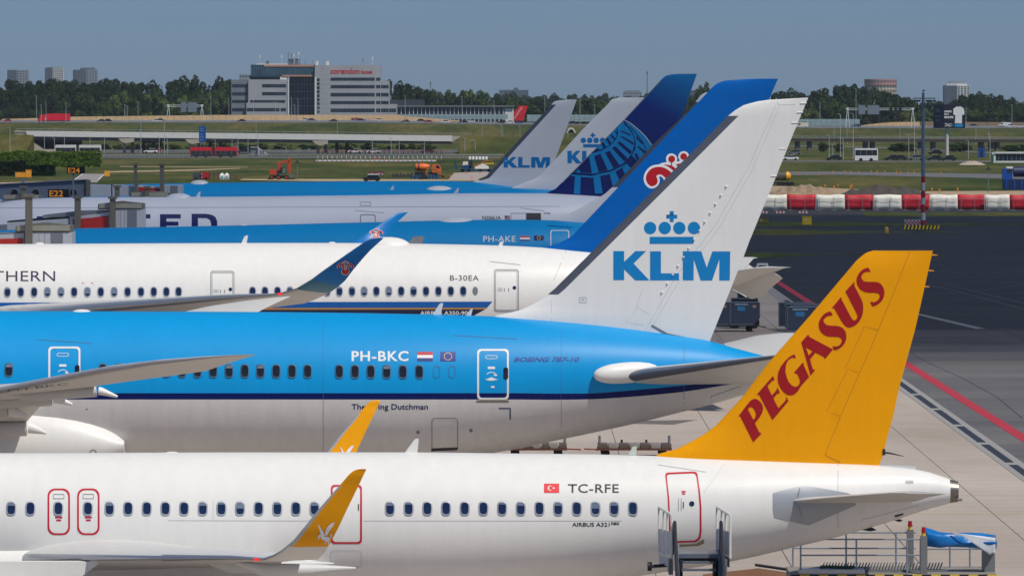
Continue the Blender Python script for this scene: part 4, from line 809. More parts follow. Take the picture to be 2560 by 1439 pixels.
_l.new(_g.outputs['Position'], _s.inputs[0]); _l.new(_g.outputs['Position'], _z.inputs[0]); _l.new(_z.outputs[0], _a.inputs[0]); _l.new(_s.outputs['Y'], _a.inputs[2]); _l.new(_a.outputs[0], _r.inputs[0]); _l.new(_r.outputs[0], _mx.inputs[0]); _l.new(_lk, _mx.inputs[6]); _l.new(_lk, _mu.inputs[6]); _l.new(_mu.outputs[2], _mx.inputs[7]); _l.new(_mx.outputs[2], _p.inputs['Base Color'])
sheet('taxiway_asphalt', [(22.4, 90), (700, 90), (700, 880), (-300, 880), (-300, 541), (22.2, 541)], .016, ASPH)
rl = mat('red_line_paint', C(176, 44, 58), .7, var=.12, scale=1.2)
sheet('red_line', [(24.3, 90), (24.95, 90), (23.55, 545), (22.95, 545)], .024, rl)
yl = mat('yellow_line_paint', C(196, 176, 92), .7, var=.15, scale=2)
for i, pts in enumerate(([(15.2, 230.0), (21.2, 229.2), (21.2, 229.35), (15.2, 230.15)], [(24.9, 364), (60, 365), (60, 365.2), (24.9, 364.2)])): sheet('yellow_line', pts, .04 if i == 0 else .022, yl)
sheet('rubber_mark', [(29.5, 452), (30.1, 452), (33.0, 418), (32.3, 418)], .021, mat('pale_scuff', C(116, 116, 120), .8))
sheet('painted_shadow', [(6.2, 297), (9.2, 298), (7.9, 293.5), (5.5, 294.5)], .037, mat('painted_shadow', C(106, 98, 92), .6))  # a cast shadow painted onto the slabs as a dark patch
TM = mat('tyre_mark', C(58, 58, 62), .8, var=.25, scale=.6); PT = mat('patched_asphalt', C(62, 62, 66), .9, var=.12, scale=.8); SL = mat('sealed_crack', C(52, 52, 56), .7); CS = mat('concrete_stain', C(136, 124, 114), .8, var=.12, scale=1.2)
def curve_mark(name, pts, w_, z, m):
    P = [Vector((x, y, 0)) for x, y in pts]; L, Q = [], []
    for i, p in enumerate(P):
        d = (P[min(i + 1, len(P) - 1)] - P[max(i - 1, 0)]).normalized(); nrm = Vector((-d.y, d.x, 0)) * w_ / 2; L.append(p + nrm); Q.append(p - nrm)
    mb = MB(); n = len(P); mb.add([(p.x, p.y, z) for p in L + Q], [(i, i + 1, n + i + 1, n + i) for i in range(n - 1)]); return tag(mb.build(name, m), kind='structure')
for i, (x0, y0, x1, y1, bend) in enumerate(((26, 300, 34, 420, 3), (27.6, 300, 35.8, 420, 3), (24.5, 470, 52, 560, 5), (40, 330, 36, 520, 2), (41.6, 330, 37.6, 520, 2))):
    curve_mark('tyre_mark', [(x0 + (x1 - x0) * q + bend * math.sin(math.pi * q), y0 + (y1 - y0) * q) for q in np.linspace(0, 1, 14)], .28, .0185 + .0006 * i, TM)
for i in range(5): curve_mark('sealed_crack', [(25.5 + i * 8.1 + .5 * math.sin(k * 1.3 + i), 300 + k * 22) for k in range(14)], .05, .024, SL)
# grass strips between the taxiways
def strip(u0, v0, u1, v1, taper=0):
    a, b = GD(v0), GD(v1); y = [a, b]; P = []
    for i in range(17): q = i / 16; P.append((((u0 + (u1 - u0) * q) - CX) * b / F, b + random.uniform(-3, 3) + (a - b) * .5 * taper * max(0, q - .6) / .4))
    for i in range(17): q = 1 - i / 16; P.append((((u0 + (u1 - u0) * q) - CX) * a / F, a + random.uniform(-3, 3) - (a - b) * .5 * taper * max(0, q - .6) / .4))
    mb = MB(); n = len(P); mb.add([(p[0], p[1], .03) for p in P], [(i, i + 1, n - 2 - i, n - 1 - i) for i in range(16)]); return tag(mb.build('grass_strip', GRASS), kind='structure')
strip(1300, 631, 2240, 644, 1.6); strip(1300, 573, 2370, 589, 1.2); strip(1300, 556, 2560, 566, .8); strip(2160, 531, 2700, 541, .2)
gsheet('sand_ground', [(1500, 524), (3000, 524), (3000, 476), (2560, 477), (2250, 478), (2080, 470), (1900, 463), (1500, 462)], .03, SAND)
gsheet('service_road', [(1500, 441), (2100, 437), (2560, 447.5), (3200, 450), (3200, 440), (2560, 436), (2100, 428.5), (1500, 430)], .05, ROAD)
gsheet('dirt_track', [(270, 428), (480, 424), (600, 420), (600, 421.5), (480, 427), (270, 431)], .05, DIRT)
gsheet('dirt_track', [(300, 415), (620, 417.5), (620, 418.5), (300, 416.5)], .05, DIRT)
gsheet('dirt_track', [(600, 447), (1000, 448), (1220, 449), (1220, 452), (800, 453), (600, 450)], .05, DIRT)
gsheet('sand_verge', [(-200, 463), (0, 459.5), (110, 455), (112, 453), (0, 456), (-200, 459)], .05, SAND)
gsheet('works_apron', [(1120, 450), (1190, 450), (1235, 432), (1235, 428), (1135, 432)], .06, mat('works_gravel', C(170, 158, 150), .9, var=.1, scale=.3))
gsheet('taxi_stub', [(174, 456), (243, 456), (262, 435), (205, 434)], .05, mat('taxi_stub_paving', C(150, 144, 142), .85))
for uv in ([(186, 448), (189, 448), (208, 435), (205, 435)], [(243, 449), (247, 449), (263, 435), (260, 435)]): gsheet('white_line', uv, .07, EMBW)
# low roads under the flyover
gsheet('low_road', [(-300, 383), (1300, 383), (1300, 379), (-300, 379)], .06, ROAD)
gsheet('low_road', [(-300, 394), (1250, 395), (1250, 392), (-300, 391.5)], .06, ROAD)
gsheet('low_road', [(1400, 404), (2700, 405), (2700, 402), (1400, 401)], .06, ROAD)
gsheet('low_road', [(1880, 363), (2250, 372), (2400, 379), (2480, 384), (2480, 381), (2400, 376), (2250, 369.5), (1880, 360.5)], .06, ROAD)
# raised motorway
mb = MB(); xs_ = GX; ys_ = [2692, 2796]
mb.add([(x, y, gz(x, y) + .08) for y in ys_ for x in xs_], [(i, i + 1, n_ + i + 1, n_ + i) for i in range(n_ - 1)]); tag(mb.build('motorway', ROAD), kind='structure')

# ================================================================== service equipment on the apron
# passenger stairs at the rear door
ALU = mat('stair_aluminium', C(118, 126, 138), .4, .5, var=.08); WPAINT = mat('stair_white', C(222, 222, 216), .45, var=.05, scale=3); DARKM = mat('dark_rail', C(48, 52, 60), .5, .3)
CYAN = mat('equipment_cyan', C(0, 150, 214), .4, var=.08)
def stairs():
    X0, X1, D0, D1 = 4.62, 5.82, 168.3, 163.6; t = thing('passenger_stairs', 'aluminium passenger stairs with white guard panels at the rear red-outlined door', 'stairs', ((X0 + X1) / 2, 166, 0))
    mb = MB(); mb.box(X0 + .02, X1 - .02, D0, D0 + 1.45, 3.02, 3.14); mb.build('platform', ALU, t)
    for i in range(13):
        q = i / 13; y = D0 - .1 - q * (D0 - D1 - .5); z = 2.95 - q * 2.45; mb = MB(); mb.box(X0 + .12, X1 - .12, y - .3, y, z - .05, z); mb.build('tread', ALU, t)
    for s, x in ((-1, X0), (1, X1)):
        mb = MB(); mb.prism([(D0 + .1, 3.25), (D0 + .1, 2.75), (D1, .2), (D1 - .25, .5)], x - .05, x + .05, 'x'); mb.build('stringer', ALU, t)
        mb = MB(); mb.prism([(D0 + .2, 3.9), (D0 + .1, 3.1), (D1 - .2, .5), (D1 - .3, 1.3)], x - .02 + s * .05, x + .02 + s * .05, 'x'); mb.build('side_panel', ALU, t)
        pts = [(x + s * .05, D0 + .3, 3.1), (x + s * .05, D0 + .28, 3.85), (x + s * .05, D0 + .15, 4.02), (x + s * .05, D0, 3.98)] + [(x + s * .05, D0 - q * (D0 - D1), 3.98 - q * 2.5) for q in (.3, .6, 1)] + [(x + s * .05, D1 - .2, .6)]
        mb = MB(); mb.tube(pts, .05, 8); mb.build('handrail', DARKM, t)
        # white guard frame beside the platform
        xx = x + s * .22
        mb = MB()
        sk = lambda y: xx + .12 - .24 * (y - D0)
        for y in (D0 + .15, D0 + .6, D0 + 1.0, D0 + 1.5): mb.tube([(sk(y), y, 3.0), (sk(y), y, 4.2 + .1 * (y - D0))], .035, 6)
        mb.tube([(sk(D0 + .15), D0 + .15, 4.22), (sk(D0 + 1.5), D0 + 1.5, 4.35)], .04, 6); mb.tube([(sk(D0 + .15), D0 + .15, 3.05), (sk(D0 + 1.5), D0 + 1.5, 3.05)], .04, 6); mb.build('guard_frame', WPAINT, t)
        mb = MB(); mb.prism([(sk(D0 + .18) - .01, D0 + .18), (sk(D0 + 1.48) - .01, D0 + 1.48), (sk(D0 + 1.48) + .01, D0 + 1.48), (sk(D0 + .18) + .01, D0 + .18)], 2.75, 3.75, 'z'); mb.build('guard_panel', mat('guard_sheet', C(176, 186, 200), .4), t)
        mb = MB(); mb.box(x - .06 + s * .16, x + .06 + s * .16, D0 + .05, D0 + 1.5, 2.55, 2.98); mb.build('bumper_housing', GREYM, t)
    for i, y in enumerate((D0 - .4, D0 + 1.1)):
        for x in (X0 + .1, X1 - .1):
            mb = MB(); mb.tube([(x, y, .5), (x, y, 3.0)], .06, 8); mb.build('lift_strut', DARKM, t)
    mb = MB(); mb.box(X0 - .35, X1 + .35, D1, D0 + 1.2, .45, .7); mb.build('chassis', DARKM, t)
    for dx in (0, .5): 
        mb = MB(); mb.box(X0 + .15 + dx, X0 + .58 + dx, D0 - .9, D0 - .3, 1.9, 2.5); mb.build('battery_box', CYAN, t)
    mb = MB(); mb.tube([(X0 - .25, D0 + .9, 2.75), (X0 - .75, D0 + .9, 2.72)], .05, 8); mb.tube([(X0 - .8, D0 + .9, 2.72), (X0 - .68, D0 + .9, 2.72)], .13, 12); mb.build('proximity_roller', BLK, t)
    for x in (X0 - .3, X1 + .3):
        for y in (D1 + .8, D0 + .5):
            mb = MB(); mb.cyl(x - .1, y, .42, .42, .2, 16, 0, 'x'); mb.build('wheel', TYRE, t)
    mb = MB(); mb.box(X0, X1, D0 + 1.0, D0 + 1.4, 2.86, 3.0); mb.build('bumper', BLK, t)
stairs()

# container loader with railings and rolled tarpaulin
RAILM = mat('rail_galvanised', C(150, 164, 178), .4, .5, var=.08); YB = mat('hazard_yellow', C(220, 190, 40), .6, var=.1, scale=4); TARP = mat('blue_tarpaulin', C(0, 112, 190), .35, var=.18, scale=2.2, bump=.6); TARPW = mat('tarpaulin_lining', C(206, 212, 222), .5, var=.1, scale=2, bump=.5)
def loader():
    D0, D1 = 177.6, 180.6; s = F / 178.0; X0, X1 = 8.25, 14.35; zd = 1.84
    t = thing('container_loader', 'container loader deck with grey railings, hazard stripes and rolled blue tarpaulin', 'loader', ((X0 + X1) / 2, 179, 0))
    mb = MB(); mb.box(X0, X1, D0, D1, zd - .25, zd); mb.build('deck', mat('deck_grey', C(140, 134, 126), .7, var=.12, scale=3), t)
    mb = MB(); mb.box(X0 + .4, X1 - .4, D0 + .3, D1 - .3, .35, zd - .26); mb.build('scissor_frame', DARKM, t)
    for x in (X0 + .8, X1 - .8):
        for y in (D0 + .35, D1 - .35):
            mb = MB(); mb.cyl(x, y - .15, .4, .4, .3, 16, 0, 'y'); mb.build('wheel', TYRE, t)
    n = 22
    for i in range(n):
        x = X0 + (X1 - X0) * i / n; w_ = (X1 - X0) / n
        mb = MB(); mb.box(x, x + w_ * .998, D0 - .02, D0 - .004, zd - .14, zd - .01); mb.build('hazard_stripe', YB if i % 2 else BLK, t)
    # white service panel and hose
    mb = MB(); mb.box(X0 + .25, X0 + 2.2, D0 + .05, D0 + .7, zd + .003, zd + .12); mb.build('service_panel', WPAINT, t)
    mb = MB(); mb.tube([(X0 + .9 + .25 * i, D0 + .4 + .12 * math.sin(i * 1.7), zd + .18) for i in range(5)], .05, 7); mb.build('cable', mat('green_cable', C(40, 80, 50), .6), t)
    mb = MB(); 
    for i in range(40):
        x = X0 + 1.0 + i * .09; mb.tube([(x + .05 * math.cos(a), D0 + 1.0 + .13 * math.sin(a), zd + .14 + .13 * math.cos(a)) for a in np.linspace(0, 2 * math.pi, 13)], .012, 4)
    mb.box(X0 + .9, X0 + 4.7, D0 + .85, D0 + 1.15, zd + .003, zd + .06); tag(mb.build('coiled_guard', GREYM, t), kind='stuff')
    def rail(y, x0, x1, xs):
        for x in xs:
            mb = MB(); mb.tube([(x, y, zd), (x, y, zd + 1.02)], .028, 7); mb.build('rail_post', RAILM, t)
        for z in (zd + .55, zd + 1.02):
            mb = MB(); mb.tube([(x0, y, z), (x1, y, z)], .024, 7); mb.build('rail', RAILM, t)
    rail(D0 + .15, X0 + .3, X0 + 3.85, [X0 + .3, X0 + 1.95, X0 + 3.45, X0 + 3.85]); rail(D1 - .1, X0 + .2, X0 + 3.9, [X0 + .2, X0 + 1.8, X0 + 3.3])
    rail(D1 - .4, X0 + 4.2, X1 - .2, [X0 + 4.2, X0 + 4.9, X0 + 5.5, X1 - .2])
    for x, y in ((X0 + 3.72, D1 - .2), (X0 + 3.95, D0 + .2)):
        mb = MB(); mb.box(x - .1, x + .1, y - .1, y + .1, zd, zd + 1.12); p_ = mb.build('control_post', GREYM, t)
        mb = MB(); mb.cyl(x, y, zd + 1.12, .06, .1, 10); mb.build('lamp_base', YB, p_); mb = MB(); mb.cyl(x, y, zd + 1.22, .075, .16, 12, 0, 'z', .055); mb.build('warning_lamp', mat('warning_red', C(170, 10, 24), .3), p_)
    mb = MB(); mb.box(X1 - .35, X1 + .02, D0 + .9, D0 + 1.3, zd - .1, zd + 1.05); mb.build('end_cabinet', GREYM, t)
    # tarpaulin: wavy roll and fold
    def cloth(name, m, f, nu, nv):
        mb = MB(); V = [f(i / (nu - 1), j / (nv - 1)) for j in range(nv) for i in range(nu)]
        mb.add(V, [(j * nu + i, j * nu + i + 1, (j + 1) * nu + i + 1, (j + 1) * nu + i) for j in range(nv - 1) for i in range(nu - 1)], 0, True); o = mb.build(name, m, t); md = o.modifiers.new('solid', 'SOLIDIFY'); md.thickness = .02; return o
    XA, XB = X0 + 4.05, X1 + .05
    cloth('tarpaulin', TARP, lambda a, b: (XA + (XB - XA) * a, D0 + 1.0 + .42 * math.cos(b * 5.2) + .06 * math.sin(9 * a + 4 * b), zd + .98 + (.26 - .1 * a) * math.sin(b * 5.2) - .12 * a + .05 * math.sin(14 * b + 5 * a) + .035 * math.sin(22 * b + 9 * a) * (1 - .4 * a) + (.1 * (1 - a / .2) if a < .2 else 0)), 40, 40)
    cloth('tarpaulin_fold', TARPW, lambda a, b: (XA + .75 + (XB - XA - .8) * a, D0 + .52 - .05 * math.sin(6 * a), zd + 1.2 - .17 * a - b * (.06 + .75 * max(0, a - .25)) * (1 if a < .93 else .8)), 18, 8)
loader()

# flatbed with brown boards
def flatbed():
    D0 = 187.5; t = thing('flatbed_trailer', 'low flatbed trailer carrying weathered brown boards behind the passenger stairs', 'trailer', (7.6, D0 + 1.2, 0)); BR = mat('weathered_board', C(132, 92, 62), .8, var=.25, scale=5, stretch=(.3, 2, 1))
    mb = MB(); mb.box(6.0, 9.3, D0, D0 + 2.6, .62, .74); mb.build('bed', mat('rusty_bed', C(96, 62, 44), .8, var=.2, scale=4), t)
    for j in range(9):
        y = D0 + .08 + j * .285; mb = MB(); mb.prism([(6.05, .86 - .0 * j), (7.8, 1.0 + .006 * j), (9.2, .84), (9.2, .75), (6.05, .75)], y, y + .25); mb.build('board', BR, t)
    mb = MB(); mb.tube([(7.7, D0 + 2.55, 1.16), (9.25, D0 + 2.2, .96)], .05, 6); mb.build('ratchet_bar', BLK, t)
    for x in (6.6, 8.7):
        for y in (D0 + .3, D0 + 2.2):
            mb = MB(); mb.cyl(x, y - .1, .32, .32, .2, 14, 0, 'y'); mb.build('wheel', TYRE, t)
flatbed()

# container dollies with striped roller decks
def dolly(u0, u1, label, front):
    D0 = 266.5; x0, x1 = (u0 - CX) * D0 / F, (u1 - CX) * D0 / F; t = thing('container_dolly', label, 'dolly', ((x0 + x1) / 2, D0 + 1, 0))
    mb = MB(); mb.box(x0, x1, D0, D0 + 1.8, .34, .42); mb.build('frame', mat('dolly_rust', C(92, 50, 40), .7, var=.2, scale=4), t)
    n = 7; c1, c2 = mat('roller_brown', C(104, 90, 78), .5, .3, var=.1), mat('roller_pale', C(160, 152, 142), .45, .4, var=.1)
    for i in range(n):
        a = x0 + (x1 - x0) * i / n; mb = MB(); mb.box(a + .02, a + (x1 - x0) / n - .02, D0 + .1, D0 + 1.7, .43, .60); mb.build('roller_deck', c1 if i % 2 == 0 else c2, t)
    for x in (x0 + .1, x1 - .1):
        mb = MB(); mb.tube([(x, D0 + .9, .42), (x, D0 + .9, .95)], .06, 8); mb.build('end_stop', GREYM, t)
    for i in (1, 2):
        mb = MB(); mb.tube([(x0 + (x1 - x0) * i / 3, D0 + 1.75, .45), (x0 + (x1 - x0) * i / 3, D0 + 1.75, .72)], .05, 8); mb.build('side_stop', BLK, t)
    for x in (x0 + .35, x1 - .4):
        for y in (D0 + .2, D0 + 1.5):
            mb = MB(); mb.cyl(x, y, .2, .2, .15, 14, 0, 'y'); mb.build('wheel', TYRE, t)
    mb = MB(); mb.tube([(front, D0 + .9, .36), (front + .55, D0 + .9, .33), (front + .6, D0 + .9, .33)], [.03, .03, .07], 8); mb.build('tow_bar', mat('tow_red', C(150, 50, 40), .6), t)
dolly(1268, 1418, 'roller-deck container dolly half hidden under the sky blue tail', (1418 - CX) * 266.5 / F); dolly(1494, 1680, 'roller-deck container dolly standing clear on the concrete before the yellow fin', (1494 - CX) * 266.5 / F - .6)

# unit-load containers
ULDM = mat('container_slate', C(72, 82, 100), .5, .25, var=.1, scale=2); ULDN = mat('container_navy', C(22, 34, 62), .5, .2, var=.1); STK = mat('sticker_pale', C(150, 176, 190), .5); STO = mat('sticker_orange', C(190, 150, 130), .5); STB = mat('sticker_blue', C(60, 140, 190), .5); EDGE = mat('container_edge', C(130, 140, 152), .4, .5)
def uld(x0, D, z, w_, h_, d_, m, label, cut=.4, group=None):
    t = thing('cargo_container', label, 'container', (x0 + w_ / 2, D + d_ / 2, z), group)
    P = [(x0, z), (x0 + w_ - cut, z), (x0 + w_, z + cut), (x0 + w_, z + h_), (x0, z + h_)]
    mb = MB(); mb.prism(P, D, D + d_); mb.build('shell', m, t, bevel=.02)
    for a, b in ((P[4], P[3]), (P[0], P[1]), (P[0], P[4]), (P[2], P[3])):
        mb = MB(); mb.tube([(a[0], D - .01, a[1]), (b[0], D - .01, b[1])], .03, 6); mb.build('edge_rail', EDGE, t)
    mb = MB(); mb.box(x0 + w_ * .15, x0 + w_ * .6, D - .02, D - .004, z + h_ * .88, z + h_ * .95); mb.build('label_strip', STK, t)
    mb = MB(); mb.box(x0 + w_ * .24, x0 + w_ * .5, D - .02, D - .004, z + h_ * .62, z + h_ * .82); mb.build('label_patch', STB, t)
    mb = MB(); mb.box(x0 + w_ * .76, x0 + w_ * .88, D - .02, D - .004, z + h_ * .76, z + h_ * .88); mb.build('label_tag', STO, t)
    return t
def cart(x0, x1, D, label):
    t = thing('dolly_cart', label, 'dolly', ((x0 + x1) / 2, D + .8, 0)); mb = MB(); mb.box(x0, x1, D, D + 1.6, .4, .52); mb.build('frame', DARKM, t)
    for x in (x0 + .4, x1 - .5):
        for y in (D + .1, D + 1.3):
            mb = MB(); mb.cyl(x, y, .22, .22, .18, 12, 0, 'y'); mb.build('wheel', TYRE, t)
    mb = MB(); mb.tube([(x1, D + .8, .45), (x1 + .7, D + .8, .3)], .04, 6); mb.build('tow_bar', DARKM, t)
Dc = 412.0; xr = (1899 - CX) * Dc / F
uld(xr - 2.0, Dc, .53, 2.0, 1.52, 1.5, ULDM, 'slate cargo container with cut-off corner at the right end of the dolly', .42); uld(xr - 4.05, Dc, .53, 2.0, 1.52, 1.5, ULDM, 'slate cargo container beside the white fin edge on the dolly', .05)
cart(xr - 4.3, xr - .2, Dc - .05, 'dark dolly carrying two slate cargo containers')
uld((1845 - CX) * 418 / F, 418, 2.12, 1.28, 1.25, 1.4, ULDN, 'navy cargo container raised above the slate containers', .03)
mb = MB(); mb.box((1830 - CX) * 418 / F, (1895 - CX) * 418 / F, 418, 420, .9, 2.1); t_ = thing('lift_truck', 'dark scissor lift truck under the raised navy cargo container', 'truck', ((1862 - CX) * 418 / F, 419, 0)); mb.build('lift_body', DARKM, t_)
for x in (15.5, 16.8):
    mb = MB(); mb.cyl(x, 418, .45, .45, .25, 14, 0, 'y'); mb.build('wheel', TYRE, t_)
for i in range(4):
    d = 406 + i * 3.0; ur = [2021, 1997, 1977, 1961][i]
    uld((ur - CX) * d / F - .35 if i else (2002 - CX) * d / F - .9, d, .3 + .2 * i * 0, 2.3, 1.62, 1.45, ULDM, 'slate cargo container, one of a row beside the yellow fin', .05, 'row of slate containers on the concrete')
# white tug behind
def tug():
    D = 522.0; x = (1903 - CX) * D / F; t = thing('baggage_tug', 'white baggage tug beside the red clearance line', 'tug', (x, D + 1, 0))
    mb = MB(); mb.prism([(x - .9, .35), (x + .75, .35), (x + .75, 1.0), (x + .2, 1.05), (x - .9, .95)], D, D + 1.6); mb.build('body', BLK, t)
    mb = MB(); mb.prism([(x - .55, 1.06), (x + .7, 1.06), (x + .6, 1.75), (x - .3, 1.75)], D + .1, D + 1.5); mb.build('cab', WPAINT, t)
    mb = MB(); mb.box(x - .2, x + .4, D + .06, D + .09, 1.15, 1.6); mb.build('cab_window', GLASS, t)
    for xx in (x - .55, x + .45):
        mb = MB(); mb.cyl(xx, D - .02, .3, .3, .2, 12, 0, 'y'); mb.build('wheel', TYRE, t)
tug()
# ================================================================== passenger boarding bridges
BW = mat('bridge_white', C(206, 210, 216), .45, var=.05, scale=1.5); BG = mat('bridge_grey', C(132, 138, 146), .5, var=.05); BT = mat('bridge_taupe', C(120, 116, 104), .6, var=.06); BRED = mat('bridge_red', C(206, 52, 44), .4, var=.06, scale=.6); BDK = mat('bridge_dark', C(24, 26, 34), .6); BBLUE = mat('walkway_grey_blue', C(118, 130, 148), .5, var=.05)
def pbox(mb, u0, v0, u1, v1, D, depth, zb=None):
    a, b = W(u0, v1, D), W(u1, v0, D); mb.box(a.x, b.x, D, D + depth, a.z if zb is None else zb, b.z); return mb
def ppoly(uv, D, depth):
    mb = MB(); mb.prism([(W(u, v, D).x, W(u, v, D).z) for u, v in uv], D, D + depth); return mb
def bridge(D, label, u, posts, canopy, tunnels, cab, red):
    t = thing('boarding_bridge', label, 'jet bridge', (W(u, 600, D).x, D + 1.5, 0))
    for (u0, v0, u1, v1) in posts:
        a = W(u0, v0, D); b = W(u1, v0, D); xm = (a.x + b.x) / 2; h = (b.x - a.x) / 2
        mb = MB(); mb.box(a.x, b.x, D - .35, D + .1, 0, a.z); mb.box(a.x - .12, b.x + .12, D - .45, D + .2, a.z, a.z + .18); mb.build('lift_column', BT, t)
    for (u0, v0, u1, v1) in canopy:
        pk = (u0 + u1) / 2; o = ppoly([(u0, v1), (u0, v0 + (v1 - v0) * .35), (pk, v0), (u1, v0 + (v1 - v0) * .3), (u1, v1)], D + .2, 2.6).build('canopy', BT, t)
        for i in range(6):
            q = u0 + (u1 - u0) * (i + .5) / 6; a = W(q, v0 + (v1 - v0) * .45, D + .2); mb = MB(); mb.box(a.x - .05, a.x + .05, D + .08, D + .19, a.z - .15, a.z + .02); mb.build('canopy_rib', BT, o)
        mb = MB(); a = W(u0 + 3, v0 + (v1 - v0) * .62, D + .2); b = W(u1 - 3, v0 + (v1 - v0) * .5, D + .2); mb.box(a.x, b.x, D + .06, D + .195, a.z - .12, a.z + .22); mb.build('canopy_rail', mat('rail_pale', C(168, 168, 152), .5), o)
    for (uv, m) in tunnels:
        o = ppoly(uv, D + .3, 2.8).build('tunnel', m, t)
        up = sorted(uv)[0]; 
    for (u0, v0, u1, v1, g0, g1) in cab:
        mb = MB(); pbox(mb, u0, v0, u1, v1, D + .15, 2.9, 4.0); o = mb.build('cab', BW, t)
        mb = MB(); pbox(mb, g0, v0 + 1, g1, v1, D + .12, .025, 4.1); mb.build('cab_door', BG, o)
        for q in (.18, .32):
            mb = MB(); pbox(mb, u0 + (u1 - u0) * q, v0 + 2, u0 + (u1 - u0) * q + .8, v1, D + .135, .012, 4.1); mb.build('panel_joint', BG, o)
    for uv in red:
        ppoly(uv, D + .255, .03).build('advert_panel', BRED, t)
    xs_ = [W(c[0], 0, D).x for c in cab] or [W(u, 0, D).x]
    for x in xs_:
        mb = MB(); mb.box(x + .2, x + 1.0, D + .8, D + 1.6, .9, 4.0); mb.build('drive_column', BT, t)
        for y in (D + .5, D + 1.5):
            mb = MB(); mb.cyl(x + .6, y, .55, .55, .4, 16, 0, 'y'); mb.build('wheel', TYRE, t)
    mb = MB(); mb.box(W(-160, 0, D).x, W(-148, 0, D).x, D + .9, D + 1.7, 0, 4.2); mb.build('rotunda_column', BT, t)
    return t
bridge(370, 'boarding bridge with tall pale lift column and red panel beside the white airliner roof', 60, [(64, 492, 81, 609)], [(39, 557, 178, 581)],
       [([(-200, 640), (-200, 592), (0, 585), (60, 583), (60, 640)], BW), ([(-200, 591), (0, 583), (60, 581), (60, 583), (0, 586), (-200, 594)], BG)], [(79, 581, 180, 640, 127, 157)], [[(-190, 625), (-190, 601), (0, 597), (58, 595.5), (58, 625)]])
bridge(450, 'boarding bridge with long red advert panel reaching across the UNITED airliner', 150, [(187, 496, 202, 532), (275, 497, 289, 570)], [(245, 503, 358, 524)],
       [([(174, 600), (174, 541), (240, 533), (273, 529), (273, 600)], BW), ([(107, 543), (107, 538), (200, 527), (273, 526), (273, 530), (174, 542)], BG), ([(18, 600), (18, 556), (100, 549), (172, 545), (172, 600)], BW), ([(18, 556), (18, 553), (100, 546), (172, 541), (172, 546)], BDK), ([(-200, 600), (-200, 572), (18, 562), (18, 600)], BG)], [(288, 523, 359, 600, 318, 342)], [[(182, 590), (182, 548.5), (230, 544), (271, 539), (271, 590)]])
bridge(505, 'boarding bridge with two taupe canopies beside the white airliner nose', 200, [(53, 470, 65, 500), (287, 468, 299, 500), (363, 470, 373, 500)], [(325, 478, 423, 493), (6, 485, 101, 499)],
       [([(-200, 540), (-200, 505), (40, 499), (180, 496), (325, 494), (325, 540)], BW)], [(326, 493, 420, 540, 360, 385)], [])
t_c = bridge(582, 'boarding bridge of white telescoping tunnels leading to the farthest airliner', 300, [(335, 414, 343, 500), (400, 414, 410, 500)], [],
       [([(226, 520), (226, 461.5), (278, 464), (278, 520)], BW), ([(281, 520), (281, 462), (341, 465), (341, 520)], BW), ([(278, 520), (278, 461), (281, 461), (281, 520)], BDK), ([(341, 520), (341, 462), (344, 462), (344, 520)], BDK), ([(344, 520), (344, 463.5), (402, 467), (402, 520)], BW)], [(402, 463, 455, 520, 425, 444)], [[(346, 478), (346, 467.5), (401, 471.5), (401, 478)]])
# fixed walkway with round windows
D = 590.0; t = thing('pier_walkway', 'grey-blue elevated walkway with round porthole windows', 'walkway', (W(60, 0, D).x, D + 2, 0))
ppoly([(-260, 520), (-260, 474), (0, 462), (215, 450.5), (215, 520)], D, 3.5).build('wall', BBLUE, t)
ppoly([(-260, 473.5), (0, 461.5), (215, 450), (215, 448.5), (0, 460), (-260, 472)], D - .2, 3.9).build('roof_edge', BG, t)
for u, v in ((36, 482), (89, 482), (183, 481.5)):
    mb = MB(); mb.tube([W(u, v, D - .05), W(u, v, D + .03)], .34, 24, 0); o = mb.build('porthole_glass', BDK, t); mb = MB()
    c = W(u, v, D - .06); mb.tube([c + Vector((.37 * math.cos(a), 0, .37 * math.sin(a))) for a in np.linspace(0, 2 * math.pi, 25)], .04, 6); mb.build('porthole_frame', BG, o)
mb = MB(); pbox(mb, 215, 450, 225, 500, D - .3, 1.0, 0); mb.build('corner_column', BT, t)
mb = MB(); pbox(mb, -120, 480, -108, 500, D + .5, 1, 0); mb.build('column', BT, t)
for u in (57, 124):
    mb = MB(); pbox(mb, u - 4, 447 if u < 100 else 449, u + 4, 470, D + 1, .5); mb.build('roof_vent', BG, t)
# lit stand signs
SIGN = mat('sign_black', C(10, 11, 16), .4); AMB = mat('sign_amber', C(206, 132, 40), .5, emit=.35)
def sign(text, u0, v0, u1, v1, D, post, label):
    t = thing('stand_sign', label, 'sign', (W((u0 + u1) / 2, v0, D).x, D + .2, 0)); mb = MB(); pbox(mb, u0, v0, u1, v1, D, .3); b = mb.build('sign_box', SIGN, t)
    w_ = u1 - u0; lettering('sign_lettering', text, (u0 + w_ * .07, v0 + (v1 - v0) * .14, u0 + w_ * .72, v0 + (v1 - v0) * .88), AMB, b, lambda u, v: W(u, v, D - .012), .015, g=100)
    mb = MB(); pbox(mb, post - 2.2, v1, post + 2.2, v1 + 5, D + .1, .15, 0); mb.build('sign_post', BG, t)
sign('E24', 167, 417, 212, 434, 586, 183, 'black stand sign reading E24 in amber letters'); sign('E22', 120, 473, 172.5, 494, 498, 146, 'black stand sign reading E22 in amber letters')

